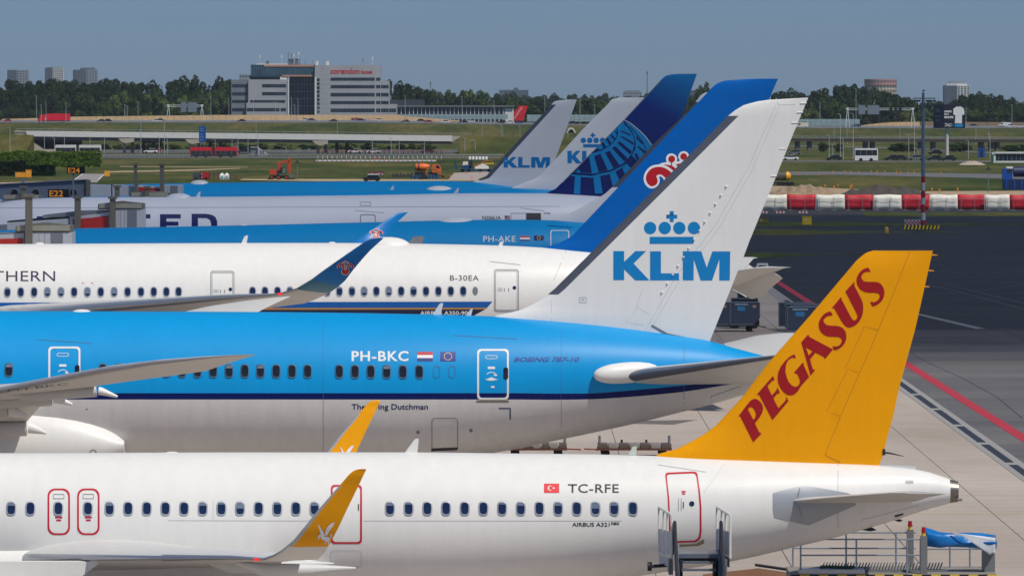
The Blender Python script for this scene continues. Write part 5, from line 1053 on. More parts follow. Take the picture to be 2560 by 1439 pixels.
# ================================================================== construction site and airfield
BWHT = mat('banner_white', C(226, 224, 214), .6, var=.05, scale=1.2, bump=.3); BRD = mat('banner_red', C(190, 20, 44), .6, var=.08, scale=1.2, bump=.3); FENCE = mat('fence_wire', C(120, 122, 128), .5, .4)
ub = [1895, 1967, 2039, 2112, 2183, 2254, 2323, 2394, 2461, 2524, 2594, 2662]
for i in range(len(ub) - 1):
    D = 874 + .4 * (i % 2) + random.uniform(-.4, .4); red = i % 2 == 1; x0, x1 = (ub[i] - CX) * D / F + .02, (ub[i + 1] - CX) * D / F - .02
    t = thing('site_barrier', ['first', 'second', 'third', 'fourth', 'fifth', 'sixth'][i // 2] + (' red' if red else ' white') + ' banner panel of the site barrier counted from the white tail fin', 'barrier', ((x0 + x1) / 2, D, 0), 'panels of the red and white site barrier')
    mb = MB(); n = 9; V = [(x0 + (x1 - x0) * k / (n - 1), D + .06 * math.sin(k * 1.3 + i), z + (.05 * math.sin(k * .9 + i) if z > 1 else 0)) for z in (.12, .8, 1.5, 2.3) for k in range(n)]
    mb.add(V, [(r * n + k, r * n + k + 1, (r + 1) * n + k + 1, (r + 1) * n + k) for r in range(3) for k in range(n - 1)], 0, True); o = mb.build('banner', BRD if red else BWHT, t); o.modifiers.new('s', 'SOLIDIFY').thickness = .015
    for q in (.12, .62):
        mb = MB(); mb.tube([(x0 + (x1 - x0) * q, D - .25, 0), (x0 + (x1 - x0) * q, D - .25, 1.95)], .035, 6); mb.build('fence_post', FENCE, t)
        mb = MB(); mb.box(x0 + (x1 - x0) * q - .35, x0 + (x1 - x0) * q + .35, D - .45, D - .1, 0, .13); mb.build('fence_foot', GREYM, t)
    mb = MB(); mb.tube([(x0, D - .25, 1.7), (x1, D - .25, 1.7)], .02, 5)
    for k in range(12): mb.tube([(x0 + (x1 - x0) * k / 12, D - .25, .1), (x0 + (x1 - x0) * k / 12, D - .25, 1.7)], .008, 4)
    mb.build('fence_mesh', FENCE, t)
def heap(name, label, u0, u1, vt, D, dep, m, seed, pk=.5):
    rnd = random.Random(seed); x0, x1 = (u0 - CX) * D / F, (u1 - CX) * D / F; zt = W(0, vt, D).z; mb = MB(); nx, ny = 44, 14; ph = [rnd.uniform(0, 6) for _ in range(8)]
    def f(a, b):
        e = (math.sin(math.pi * min(1, a / pk * .5 if a < pk else .5 + (a - pk) / (1 - pk) * .5))) ** .8 * math.sin(math.pi * b) ** .7
        z = zt * e * (1 + .12 * math.sin(23 * a + ph[0]) * math.sin(7 * b + ph[1]) + .08 * math.sin(51 * a + ph[2])) + rnd.uniform(-.04, .05) * (e > .05)
        return (x0 + (x1 - x0) * a, D - dep / 2 + dep * b, max(z, -.02))
    V = [f(i / (nx - 1), j / (ny - 1)) for j in range(ny) for i in range(nx)]
    mb.add(V, [(j * nx + i, j * nx + i + 1, (j + 1) * nx + i + 1, (j + 1) * nx + i) for j in range(ny - 1) for i in range(nx - 1)], 0, False); single(mb, name, m, label, 'heap')
heap('sand_heap', 'brown rubble and sand heap beside the yellow tanker', 1905, 2105, 463, 1000, 14, mat('rubble', C(150, 128, 104), .95, var=.3, scale=1.4, bump=1), 3, .55)
heap('soil_heap', 'long dark soil heap behind the site barrier', 2078, 2345, 465, 985, 12, mat('dark_soil', C(74, 68, 62), .95, var=.2, scale=1.2, bump=1), 5, .5)
heap('gravel_heap', 'pale gravel heap beside the low road', 2398, 2462, 402.5, GD(412) , 10, mat('pale_gravel', C(178, 164, 150), .95, var=.15, scale=1.2), 8, .5)
mb = MB(); 
# orange marker boards along the service road and works
for k, (u, v) in enumerate([(1998, 436), (2018, 437), (2048, 438), (2066, 439), (2083, 433), (2112, 433), (2127, 433), (2147, 433), (2178, 433), (2193, 433), (2212, 433), (2241, 434), (2252, 434), (2269, 434), (2285, 434), (2353, 437), (2063, 470), (2085, 473), (2095, 467), (2130, 469), (2126, 472), (2330, 478), (2349, 481), (2394, 479), (1997, 488)]):
    D = GD(v + 2); x = (u - CX) * D / F; b = MB(); b.tube([(x, D, 0), (x, D, .75)], .06, 6); b.box(x - .13, x + .13, D - .05, D + .05, .35, .8); single(b, 'marker_board', mat('marker_orange', C(206, 130, 30), .6, var=.2), 'small orange marker board standing in the airfield works', 'marker', 'orange marker boards')
# high mast
D = 745.0; p = on(2308, D); t = thing('light_mast', 'tall airfield light mast with red and white banded foot', 'mast', (p.x, D, 0))
bands = [(582, 550, 'r'), (550, 531.5, 'w'), (531.5, 511, 'r'), (511, 494.5, 'w'), (494.5, 476.5, 'r'), (476.5, 456.5, 'w'), (456.5, 441, 'r'), (441, 232, 'g')]
mr, mw, mg = mat('mast_red', C(150, 24, 40), .5), mat('mast_pale', C(176, 182, 188), .5), mat('mast_grey', C(108, 128, 146), .45, .2)
for a, b, c in bands:
    z0, z1 = max(W(0, a, D).z, 0), W(0, b, D).z; mb = MB(); rr = lambda z: .30 - .008 * z; mb.tube([(p.x, D, z0), (p.x, D, z1)], [rr(z0), rr(z1)], 14); mb.build('mast_section', {'r': mr, 'w': mw, 'g': mg}[c], t)
zt = W(0, 246, D).z; mb = MB(); mb.tube([(p.x - 1.25, D, zt), (p.x + 1.5, D, zt)], .06, 6); hd = mb.build('head_frame', BLK, t)
for dx in (-.95, -.55, .45, .85, 1.35):
    mb = MB(); mb.box(p.x + dx - .17, p.x + dx + .2, D - .6, D + .3, zt - .42, zt - .2); mb.build('floodlight', BLK, hd)
mb = MB(); mb.tube([(p.x, D, zt + .6), (p.x, D, zt + 1.1)], .04, 6); mb.tube([(p.x - .12, D, zt + .95), (p.x + .22, D, zt + .98)], .06, 6); mb.build('wind_sensor', BLK, hd)
mb = MB(); mb.box(p.x - 2.6, p.x + 2.0, D - 1.6, D - .9, 0, .55); base = mb.build('mast_plinth', BLK, t)
for i in range(10):
    x = p.x - 2.55 + i * .46; mb = MB(); mb.prism([(x, .03), (x + .22, .03), (x + .36, .53), (x + .14, .53)], D - 1.63, D - 1.605); mb.build('hazard_stripe', YB, base)
Dk = 748.0; x0, x1 = (2262 - CX) * Dk / F, (2301 - CX) * Dk / F; t = thing('equipment_box', 'red and white chequered equipment box beside the mast foot', 'box', ((x0 + x1) / 2, Dk, 0))
mb = MB(); mb.box(x0, x1, Dk, Dk + 1.2, .02, 1.1); mb.build('box', mw, t)
for i in range(9):
    for j in range(5):
        if (i + j) % 2: mb = MB(); w_ = (x1 - x0) / 9; mb.box(x0 + i * w_, x0 + (i + 1) * w_, Dk - .02, Dk - .004, .04 + j * .21, .04 + (j + 1) * .21); mb.build('chequer', mr, t)
def smallbox(name, u0, v0, u1, v1, m, label, cat, legs=True, dep=.9):
    D = GD(v1); a, b = W(u0, v1, D), W(u1, v0, D); t = thing(name, label, cat, ((a.x + b.x) / 2, D, 0)); h = b.z
    mb = MB(); mb.box(a.x, b.x, D, D + dep, h * .12, h); o = mb.build('body', m, t, bevel=.03); mb = MB(); mb.box(a.x - .04, b.x + .04, D - .04, D + dep + .04, h, h + .06); mb.build('lid', m, t)
    mb = MB(); mb.box(a.x + .05, b.x - .05, D + .05, D + dep - .05, 0, h * .12); mb.build('plinth', GREYM, t); mb = MB(); w_ = b.x - a.x; mb.box(a.x + w_ * .3, a.x + w_ * .5, D - .015, D - .003, h * .6, h * .8); mb.build('notice', mat('notice_pale', (0,) * 3), t)
YBX = mat('cabinet_yellow', C(206, 178, 24), .5, var=.08); OBX = mat('cabinet_orange', C(240, 160, 14), .5, var=.06)
smallbox('electrical_cabinet', 2006, 542, 2029, 565, YBX, 'yellow electrical cabinet on the grass strip', 'cabinet'); smallbox('electrical_cabinet', 1892, 546, 1921, 559, mat('cage_olive', C(116, 104, 30), .6), 'low olive cabinet beside the white fin edge', 'cabinet')
smallbox('electrical_cabinet', 38, 431, 63, 445, OBX, 'squat orange cabinet in front of the dark hedge', 'cabinet'); smallbox('electrical_cabinet', 64, 425, 78, 446, OBX, 'upright orange cabinet in front of the dark hedge', 'cabinet'); smallbox('electrical_cabinet', 261, 427, 274, 443, OBX, 'orange cabinet beside the taxi stub', 'cabinet')
D = GD(583); x = (2216 - CX) * D / F; mb = MB(); mb.tube([(x, D, 0), (x, D, .6), (x, D, .72), (x, D, .8)], [.26, .27, .2, .08], 14); single(mb, 'bollard', mat('bollard_ochre', C(178, 138, 52), .5), 'rounded ochre bollard on the grass strip', 'bollard')
for u in (1908, 1951, 2008):
    D = GD(534); x = (u - CX) * D / F; t = thing('low_barricade', 'low red and white barricade on the taxiway', 'barricade', (x, D, 0), 'low barricades on the taxiway')
    for i in range(5): mb = MB(); mb.box(x - .6 + .24 * i, x - .36 + .24 * i, D, D + .3, .05, .35); mb.build('segment', mr if i % 2 else mw, t)
# aerial row (localizer): posts on a white beam
D = GD(404.5); t = thing('localizer_array', 'long row of red and white aerial posts on a white beam', 'antenna array', ((950 - CX) * D / F, D, 0))
mb = MB(); mb.box((790 - CX) * D / F, (1092 - CX) * D / F, D, D + .5, .1, .5); mb.build('beam', EMBW, t); n = 27
pp = None
for i in range(n):
    x = (795 + i * 11.85 - CX) * D / F
    mb = MB(); mb.tube([(x, D - .1, .0), (x, D - .1, .75)], .07, 6, 1); mb.tube([(x, D - .1, .75), (x, D - .1, 1.75)], .07, 6, 0); mb.tube([(x, D - .1, 1.75), (x, D - .1, 2.9)], .07, 6, 1); o = mb.build('post', [EMBW, mat('aerial_red', C(170, 30, 36), .5)], t)
    mb = MB(); mb.box(x - .35, x + .5, D - .9, D + .9, 2.86, 2.98); mb.build('aerial', MATS['aerial_red'], o)
D = GD(402.5); mb = MB(); x = (942 - CX) * D / F; mb.tube([(x, D, .05), (x, D, .4), (x, D, .75), (x, D, .95)], [.28, .36, .3, .05], 14); single(mb, 'marker_ball', mat('ball_red', C(200, 24, 30), .5), 'round red marker in front of the aerial row', 'marker')
# excavator
ORG = mat('excavator_orange', C(184, 62, 30), .5, var=.12, scale=2)
def excavator(u, v, label, m, flip=1, body=True):
    D = GD(v); s = F / D; X = lambda px: (px - CX) * D / F; Zz = lambda py: W(0, py, D).z
    t = thing('excavator', label, 'excavator', (X(u), D + 1, 0)); k = 8.0
    q = lambda x, y: (X(460 + x / k), Zz(340 + y / k))
    mb = MB(); mb.prism([q(1715, 672), q(1830, 668), q(1850, 690), q(1850, 775), q(1715, 770)], D + .2, D + 2.4); mb.build('engine_house', m, t)
    mb = MB(); mb.prism([q(1840, 690), q(1900, 690), q(1900, 800), q(1820, 800)], D + .3, D + 2.3); mb.build('turntable', DARKM, t)
    mb = MB(); mb.prism([q(1935, 625), q(2030, 620), q(2045, 690), q(2030, 765), q(1935, 765)], D + .1, D + 1.2); cb = mb.build('cab', DARKM, t); mb = MB(); mb.prism([q(1972, 640), q(2022, 637), q(2032, 690), q(2022, 745), q(1972, 745)], D + .07, D + .095); mb.build('cab_window', mat('cab_glass', C(96, 116, 120), .2), cb)
    mb = MB(); mb.prism([q(1850, 545), q(1905, 535), q(1930, 640), q(1930, 745), q(1885, 745), q(1875, 640)], D + 1.25, D + 1.7); mb.build('boom', m, t)
    mb = MB(); mb.prism([q(1850, 550), q(1900, 525), q(2040, 488), q(2095, 495), q(2100, 530), q(2030, 530), q(1900, 575)], D + 1.3, D + 1.65); mb.build('boom', m, t)
    mb = MB(); mb.prism([q(2080, 450), q(2125, 445), q(2140, 600), q(2125, 745), q(2085, 745), q(2075, 600)], D + 1.3, D + 1.65); mb.build('dipper_arm', m, t)
    mb = MB(); mb.tube([(*[q(1920, 700)[0], D + 1.5], q(1920, 700)[1]), (q(2000, 545)[0], D + 1.5, q(2000, 545)[1])], .08, 6); mb.build('ram', GREYM, t)
    mb = MB(); mb.prism([q(2100, 745), q(2190, 765), q(2200, 800), q(2160, 835), q(2110, 830)], D + 1.0, D + 2.0); mb.build('bucket', mat('bucket_rust', C(112, 98, 92), .6), t)
    mb = MB(); mb.prism([q(1740, 790), q(2080, 790), q(2080, 840), q(1740, 840)], D + .5, D + 2.1); mb.build('chassis', DARKM, t)
    mb = MB(); mb.prism([q(1655, 885), q(1700, 820), q(1740, 800), q(1740, 830), q(1700, 880)], D + .3, D + 2.3); mb.build('dozer_blade', BLK, t)
    mb = MB(); mb.prism([q(2060, 850), q(2230, 850), q(2200, 882), q(2080, 882)], D + .3, D + 2.2); mb.build('support_blade', BLK, t)
    for px in (1752, 1890, 2045):
        for y in (D + .2, D + 1.9):
            mb = MB(); mb.cyl(q(px, 0)[0], y, .46, .46, .45, 16, 0, 'y'); w_ = mb.build('wheel', TYRE, t); mb = MB(); mb.cyl(q(px, 0)[0], y - .02, .46, .2, .5, 10, 0, 'y'); mb.build('hub', ORG, w_)
excavator(702, 449.5, 'orange wheeled excavator with raised folded boom on the grass', ORG)
# concrete mixer truck
D = GD(441); X = lambda px: (px - CX) * D / F; Zz = lambda py: max(W(0, py, D).z, 0); q = lambda x, y: (X(900 + x / 7.11), Zz(340 + y / 7.11)); t = thing('mixer_truck', 'orange concrete mixer truck with purple drum stripe', 'truck', (X(1070), D + 1.2, 0)); MO = mat('mixer_orange', C(226, 104, 26), .45, var=.06); MP = mat('mixer_purple', C(88, 44, 84), .5)
rings = []
for x, r in ((975, .55), (990, .78), (1100, .88), (1190, .74), (1240, .5)): rings.append([(q(x, 0)[0], D + 1.3 + r * math.cos(a) * 1.2, Zz(418) + r * math.sin(a)) for a in np.linspace(0, 2 * math.pi, 18, endpoint=False)])
mb = MB(); mb.loft(rings, 0, True, True, lambda i, j: 0); dr = mb.build('drum', [MO, MP], t)
mb = MB(); mb.loft([[(q(x + sh, 0)[0], D + 1.3 + 1.08 * math.cos(a), Zz(418) + .9 * math.sin(a)) for a in np.linspace(0, 2 * math.pi, 18, endpoint=False)] for x, sh in ((1030, 0), (1058, 0))], 0, False); mb.build('drum_stripe', MP, dr)
mb = MB(); mb.prism([q(1285, 510), q(1400, 508), q(1440, 560), q(1440, 650), q(1285, 650)], D + .1, D + 2.4); cb = mb.build('cab', MO, t); mb = MB(); mb.prism([q(1350, 525), q(1400, 525), q(1425, 575), q(1350, 575)], D + .07, D + .095); mb.build('cab_window', GLASS, cb)
mb = MB(); mb.prism([q(970, 640), q(1430, 640), q(1430, 690), q(970, 690)], D + .5, D + 2.0); mb.build('chassis', DARKM, t)
for px in (1010, 1090, 1320, 1390):
    for y in (D + .2, D + 1.9): mb = MB(); mb.cyl(q(px, 0)[0], y, .5, .5, .4, 14, 0, 'y'); mb.build('wheel', TYRE, t)
# brown digger arm and stored drums in front
D = GD(449); q = lambda x, y: (X2(900 + x / 7.11), max(W(0, 340 + y / 7.11, D).z, 0)); X2 = lambda px: (px - CX) * D / F; t = thing('digger', 'small digger with long brown arm beside the mixer truck', 'digger', (X2(1090), D + 1, 0)); DB = mat('digger_brown', C(150, 92, 40), .6, var=.2, scale=3)
for nm, P in (('boom', [(1150, 700), (1190, 560), (1225, 535), (1260, 560), (1215, 600), (1190, 720)]), ('dipper_arm', [(1235, 555), (1270, 550), (1420, 640), (1500, 720), (1480, 745), (1400, 690), (1290, 610)]), ('bucket', [(1430, 690), (1500, 720), (1510, 750), (1450, 760)])):
    mb = MB(); mb.prism([q(*p_) for p_ in P], D + .8, D + 1.2); mb.build(nm, DB, t)
mb = MB(); mb.prism([q(1080, 690), q(1190, 690), q(1190, 780), q(1080, 780)], D + .3, D + 1.7); mb.build('body', BLK, t)
for y in (D + .1, D + 1.5): mb = MB(); mb.box(q(1050, 0)[0], q(1210, 0)[0], y, y + .4, 0, .45); mb.build('track', TYRE, t)
for i in range(8):
    D = GD(447.5); x = (1030 + i * 9 - CX) * D / F; b = MB(); b.tube([(x, D, 0), (x, D, .75), (x, D, .82)], [.3, .32, .2], 12); single(b, 'steel_drum', mat('drum_blue', C(40, 82, 128), .5, var=.15), 'blue steel drum stored beside the mixer truck', 'drum', 'blue steel drums')
for i in range(6):
    D = GD(443); x = (985 + i * 9 - CX) * D / F; b = MB(); b.box(x - .36, x + .33, D, D + .8, 0, .15 + .35); b.box(x - .3, x + .1, D + .1, D + .6, .5, .72 + .1 * (i % 3)); single(b, 'crate', mat('crate_dark', C(62, 60, 58), .7, var=.2), 'dark crate in the row of stored site goods', 'crate', 'dark crates by the digger')
# material store: red container, stillages, bags
D = GD(449); t = thing('fuel_skid', 'red box trailer with white striped pole and chrome engine', 'trailer', ((510 - CX) * D / F, D + 1, 0)); x = lambda px: (px - CX) * D / F
mb = MB(); mb.box(x(503), x(522), D, D + 1.6, .25, 1.5); mb.build('box', mat('skid_red', C(176, 28, 40), .5), t); mb = MB(); mb.box(x(482), x(502), D + .2, D + 1.6, .3, 1.35); mb.build('engine', mat('skid_engine', C(90, 96, 106), .4, .5, var=.3, scale=4), t); mb = MB(); mb.box(x(482), x(522), D + .1, D + 1.6, .1, .25); mb.build('frame', DARKM, t)
for i in range(5): mb = MB(); mb.cyl(x(504), D - .1, i * .32, .09, .32, 8); mb.build('pole_band', mw if i % 2 else mr, t)
for px in (490, 515): mb = MB(); mb.cyl(x(px), D, .25, .25, .2, 12, 0, 'y'); mb.build('wheel', TYRE, t)
WOODP = mat('pallet_wood', C(112, 86, 66), .8, var=.2, scale=3)
for a, b_, h, lb in ((523, 546, 1.65, 'tall stack of brown pallets between red trailer and white bags'), (573, 605, 1.05, 'low stack of brown pallets beside white bags')):
    t = thing('pallet_stack', lb, 'pallets', (x((a + b_) / 2), D + .6, 0)); nlv = int(h / .16)
    for i in range(nlv): mb = MB(); mb.box(x(a), x(b_), D, D + 1.2, i * .16 + .09, i * .16 + .14); mb.box(x(a), x(a) + .15, D + .02, D + 1.18, i * .16, i * .16 + .09); mb.box(x(b_) - .15, x(b_), D + .02, D + 1.18, i * .16, i * .16 + .09); mb.box((x(a) + x(b_)) / 2 - .08, (x(a) + x(b_)) / 2 + .08, D + .02, D + 1.18, i * .16, i * .16 + .09); mb.build('pallet', WOODP, t)
for i, px in enumerate((555, 567)):
    t = thing('bulk_bag', 'white bulk bag with blue print between the pallet stacks', 'bag', (x(px), D + .3, 0), 'white bulk bags'); mb = MB(); mb.loft([[(x(px) + r * sx, D + .3 + r * sy, z) for sx, sy in ((-1, -1), (1, -1), (1, 1), (-1, 1))] for z, r in ((0, .42), (.5, .5), (.95, .47), (1.2, .25), (1.35, .12))], 0, True, False); mb.build('bag', EMBW, t, bevel=.05)
    mb = MB(); mb.box(x(px) - .22, x(px) + .22, D - .235, D - .21, .3, .75); mb.build('print', mat('bag_print', C(120, 176, 190), .6), t)
# pumping plant: white cylinders on blue trailer
D = GD(431); x = lambda px: (px - CX) * D / F; z = lambda py: max(W(0, py, D).z, 0); t = thing('mixing_plant', 'blue and white mixing plant with yellow conveyor beside the KLM fin', 'machine', (x(1190), D + 1.5, 0)); PB = mat('plant_blue', C(20, 66, 120), .5, var=.12)
for nm, P, m in (('hopper', [(1152, 415), (1178, 413), (1176, 422), (1156, 422)], PB), ('hopper_panel', [(1158, 404), (1170, 404), (1170, 412), (1156, 413)], BWHT), ('tank', [(1187, 417), (1207, 408), (1222, 416), (1222, 422), (1187, 422)], BWHT), ('base', [(1150, 423), (1232, 423), (1232, 427), (1150, 427)], PB), ('silo', [(1136, 404), (1140, 403), (1143, 424), (1138, 425)], PB), ('conveyor', [(1181, 414), (1215, 401), (1233, 399), (1233, 402), (1216, 404), (1186, 418)], DB), ('boom', [(1212, 408), (1234, 407), (1234, 410), (1212, 410)], YB), ('tower', [(1172, 400), (1181, 399), (1182, 422), (1173, 422)], DARKM)):
    mb = MB(); mb.prism([(x(u), z(v)) for u, v in P], D + .3, D + 2.0); mb.build(nm, m, t)
for px in (1156, 1172, 1200, 1222): mb = MB(); mb.cyl(x(px), D + .3, .38, .38, .4, 12, 0, 'y'); mb.build('wheel', TYRE, t)
D = GD(399); 
for i in range(6):
    xx = (1174 + i * 8.3 - CX) * D / F; b = MB(); b.tube([(xx, D, 0), (xx, D, .72), (xx, D, .84)], [.38, .38, .3], 12); single(b, 'white_tank', EMBW, 'round white tank in the row beyond the mixing plant', 'tank', 'round white tanks')
# small brown crate and cones by the works apron
for u, v in ((1134, 437), (1166, 436), (1199, 433), (1126, 445), (1180, 446)):
    D = GD(v); xx = (u - CX) * D / F; b = MB(); b.cyl(xx, D, 0, .16, .6, 10, 0, 'z', .03); b.box(xx - .2, xx + .2, D - .2, D + .2, -.0, .04); single(b, 'traffic_cone', mat('cone_red', C(210, 90, 70), .6), 'red traffic cone on the works apron', 'cone', 'cones on the works apron')
# yellow tanker trailer
D = GD(465.5); x = lambda px: (px - CX) * D / F; t = thing('tank_trailer', 'dark tank trailer with yellow rounded end beside the rubble heap', 'trailer', (x(1960), D + 1, 0)); zc_ = W(0, 440.5, D).z
mb = MB(); mb.tube([(x(1900), D + 1.2, zc_), (x(1966), D + 1.0, zc_)], .82, 20); mb.build('tank', mat('tank_dark', C(96, 90, 80), .35, .3, var=.3, scale=1.5), t)
mb = MB(); mb.tube([(x(1966), D + 1.0, zc_)] + [(x(1966) + .3 + .62 * q_, D + 1.0, zc_) for q_ in (0, .45, .75, .93, 1)], [.84, .85, .76, .55, .3, .05], 20); mb.build('tank_end', mat('tank_yellow', C(230, 168, 8), .4), t)
mb = MB(); mb.box(x(1900), x(1982), D + .4, D + 1.7, .5, .75); mb.build('chassis', DARKM, t)
for px in (1948, 1958, 1970, 1980):
    for y in (D + .1, D + 1.5): mb = MB(); mb.cyl(x(px), y, .42, .42, .35, 14, 0, 'y'); mb.build('wheel', TYRE, t)
# blue lorry and skip at the right edge
D = GD(475); x = lambda px: (px - CX) * D / F; z = lambda py: max(W(0, py, D).z, 0); t = thing('blue_lorry', 'blue lorry with white cab roof beside deep blue skip', 'lorry', (x(2540), D + 5, 0)); LB = mat('lorry_blue', C(16, 76, 168), .4, var=.1); LN = mat('skip_navy', C(10, 34, 84), .5, var=.1)
mb = MB(); mb.box(x(2512), x(2536), D + 4, D + 6.5, .9, z(422)); cb = mb.build('cab', LB, t); mb = MB(); mb.box(x(2521), x(2537), D + 3.9, D + 6.6, z(422), z(417.5)); mb.build('cab_roof', BWHT, cb); mb = MB(); mb.box(x(2522), x(2534), D + 3.97, D + 3.99, z(434), z(424)); mb.build('cab_window', GLASS, cb)
mb = MB(); mb.tube([(x(2540), D + 5.2, z(430)), (x(2620), D + 5.2, z(430))], .95, 16); mb.build('tank', mat('lorry_tank', C(40, 52, 88), .4), t); mb = MB(); mb.box(x(2512), x(2620), D + 4.3, D + 6.3, .7, .95); mb.build('chassis', DARKM, t)
for px in (2520, 2560, 2590): mb = MB(); mb.cyl(x(px), D + 4.2, .5, .5, 2.2, 14, 0, 'y'); mb.build('wheel', TYRE, t)
t = thing('skip', 'deep blue open skip in front of the blue lorry', 'skip', (x(2540), D + 1, 0)); mb = MB(); mb.prism([(x(2511), .0), (x(2600), 0), (x(2604), z(449)), (x(2508), z(449))], D, D + 2.4); mb.build('hull', LN, t)
for px in (2515, 2535, 2553): mb = MB(); mb.box(x(px), x(px) + .2, D - .08, D - .004, .1, z(450)); mb.build('rib', LB, t)
# airfield sign, pickup, lamp stalks
D = GD(440); x = lambda px: (px - CX) * D / F; t = thing('airfield_sign', 'long dark red airfield sign with pale characters', 'sign', (x(941), D, 0)); mb = MB(); mb.box(x(923), x(960), D, D + .3, .25, .95); o = mb.build('panel', mat('sign_red', C(122, 16, 44), .5), t)
lettering('sign_lettering', '18L CAT III', (926, 432, 958, 437.5), mat('notice_pale', (0,) * 3), o, lambda u, v: W(u, v, D - .02), .02, g=100)
for px in (927, 956): mb = MB(); mb.box(x(px) - .05, x(px) + .05, D + .1, D + .2, 0, .25); mb.build('leg', GREYM, t)
D = GD(455); x = lambda px: (px - CX) * D / F; t = thing('pickup_truck', 'dark pickup truck with white cab roof beyond the blue fuselage', 'truck', (x(932), D + 1, 0)); mb = MB(); mb.prism([(x(908), .35), (x(950), .35), (x(950), .95), (x(908), .95)], D, D + 1.9); mb.build('body', BLK, t); mb = MB(); mb.prism([(x(917), .95), (x(948), .95), (x(945), 1.42), (x(921), 1.42)], D + .1, D + 1.8); c_ = mb.build('cab', GLASSK, t); mb = MB(); mb.box(x(919), x(947), D + .05, D + 1.85, 1.42, 1.55); mb.build('cab_roof', EMBW, c_)
for px in (915, 943): mb = MB(); mb.cyl(x(px), D - .02, .36, .36, .25, 12, 0, 'y'); mb.build('wheel', TYRE, t)
def lampstalk(u, v, vt, label):
    D = GD(v); p = on(u, D); t = thing('camera_mast', label, 'mast', tuple(p)); zt = W(0, vt, D).z; mb = MB(); mb.tube([(p.x, D, 0), (p.x, D, zt)], .07, 8); mb.build('pole', mg, t)
    for dx, dz in ((-.25, 0), (.25, 0), (0, .3)): mb = MB(); mb.box(p.x + dx - .13, p.x + dx + .13, D - .2, D + .2, zt - .2 + dz, zt + .1 + dz); mb.build('camera_head', BLK, t)
lampstalk(743, 452, 406, 'slim camera mast standing beside the wheeled excavator'); lampstalk(2471, 482, 422, 'slim camera mast standing beside the deep blue skip')

# ================================================================== hedges and fence
def leafmat(name, c1, c2, sc=.5):
    m = mat(name, c1, .8, col2=c2, scale=sc, spec=.15, objvar=.28, hue=.02); return m
HEDGE = leafmat('hedge_leaf', C(74, 112, 26), C(112, 150, 48)); HEDGED = leafmat('dark_hedge_leaf', C(16, 34, 14), C(34, 56, 24)); 
def hedge(name, u0, u1, vt, vb, dep, m, label, seed, n=5200, sz=.34):
    rnd = random.Random(seed); D = GD(vb); x0, x1 = (u0 - CX) * D / F, (u1 - CX) * D / F; h = W(0, vt, D).z; t = thing(name, label, 'hedge', ((x0 + x1) / 2, D + dep / 2, 0)); mb = MB(); mb.box(x0 + .3, x1 - .3, D + .3, D + dep - .3, 0, h - .35); mb.build('stems', m, t); mb = MB()
    for i in range(n):
        f = rnd.random(); xx = rnd.uniform(x0, x1); hh = h * (1 + .035 * math.sin(xx * 1.3) + .03 * math.sin(xx * .37 + 1))
        if f < .62: p = Vector((xx, D + rnd.uniform(0, .35), rnd.uniform(.05, hh)))
        elif f < .85: p = Vector((xx, D + rnd.uniform(0, dep), hh - rnd.uniform(0, .3)))
        else: p = Vector((rnd.choice((x0, x1)) + rnd.uniform(-.15, .15), D + rnd.uniform(0, dep), rnd.uniform(.05, hh)))
        a = Vector((rnd.uniform(-1, 1), rnd.uniform(-1, 1), rnd.uniform(-1, 1))).normalized(); b = a.orthogonal().normalized() * sz * rnd.uniform(.5, 1); c = a.cross(b) * rnd.uniform(.6, 1.1); mb.add([p - b, p + c * .6, p + b, p - c * .6], [(0, 1, 2, 3)])
    mb.build('foliage', m, t)
hedge('clipped_hedge', -60, 250, 379, 418, 4, HEDGE, 'long bright green clipped hedge', 1, 9000); hedge('dark_hedge', -80, 62, 403, 440, 3, HEDGED, 'tall dark hedge end beneath the bright green hedge', 2, 3600); hedge('dark_hedge', 64, 134, 415, 440, 3, HEDGED, 'low dark hedge beside the orange cabinets', 3, 2400)
def fence(u0, u1, v, label, step=14):
    D = GD(v); t = thing('wire_fence', label, 'fence', ((u0 + u1) / 2 * D / F - CX * D / F, D, 0)); n = int((u1 - u0) / step)
    for i in range(n + 1): xx = (u0 + (u1 - u0) * i / n - CX) * D / F; mb = MB(); mb.tube([(xx, D, 0), (xx, D, 2.0)], .04, 5); mb.build('fence_post', FENCE, t)
    for z_ in (.1, .6, 1.0, 1.4, 1.9): mb = MB(); mb.tube([((u0 - CX) * D / F, D, z_), ((u1 - CX) * D / F, D, z_)], .015, 4); mb.build('wire', FENCE, t)
fence(252, 480, 401, 'wire fence running on from the bright green hedge'); fence(480, 1100, 396, 'wire fence beside the low road before the aerial row', 20)
# ================================================================== flyover, viaduct, embankments
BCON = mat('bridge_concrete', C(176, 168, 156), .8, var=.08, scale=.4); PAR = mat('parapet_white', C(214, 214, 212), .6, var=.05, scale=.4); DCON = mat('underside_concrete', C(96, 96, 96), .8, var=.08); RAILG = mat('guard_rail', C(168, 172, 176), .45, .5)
D = 1850.0; X = lambda u: (u - CX) * D / F; Zq = lambda v: W(0, v, D).z
t = thing('flyover', 'long white-parapet flyover crossing the low road', 'bridge', (X(600), D + 5, 0))
ppoly([(66, 327), (1130, 339), (1130, 353.5), (66, 341)], D, .4).build('parapet', PAR, t); ppoly([(66, 327), (1130, 339), (1130, 353.5), (66, 341)], D + 11.6, .4).build('parapet', PAR, t)
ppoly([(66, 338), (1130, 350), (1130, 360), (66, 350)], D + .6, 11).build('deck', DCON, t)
ppoly([(40, 321), (1180, 333.5), (1180, 334.6), (40, 322.2)], D + .1, .15).build('guard_rail', RAILG, t)
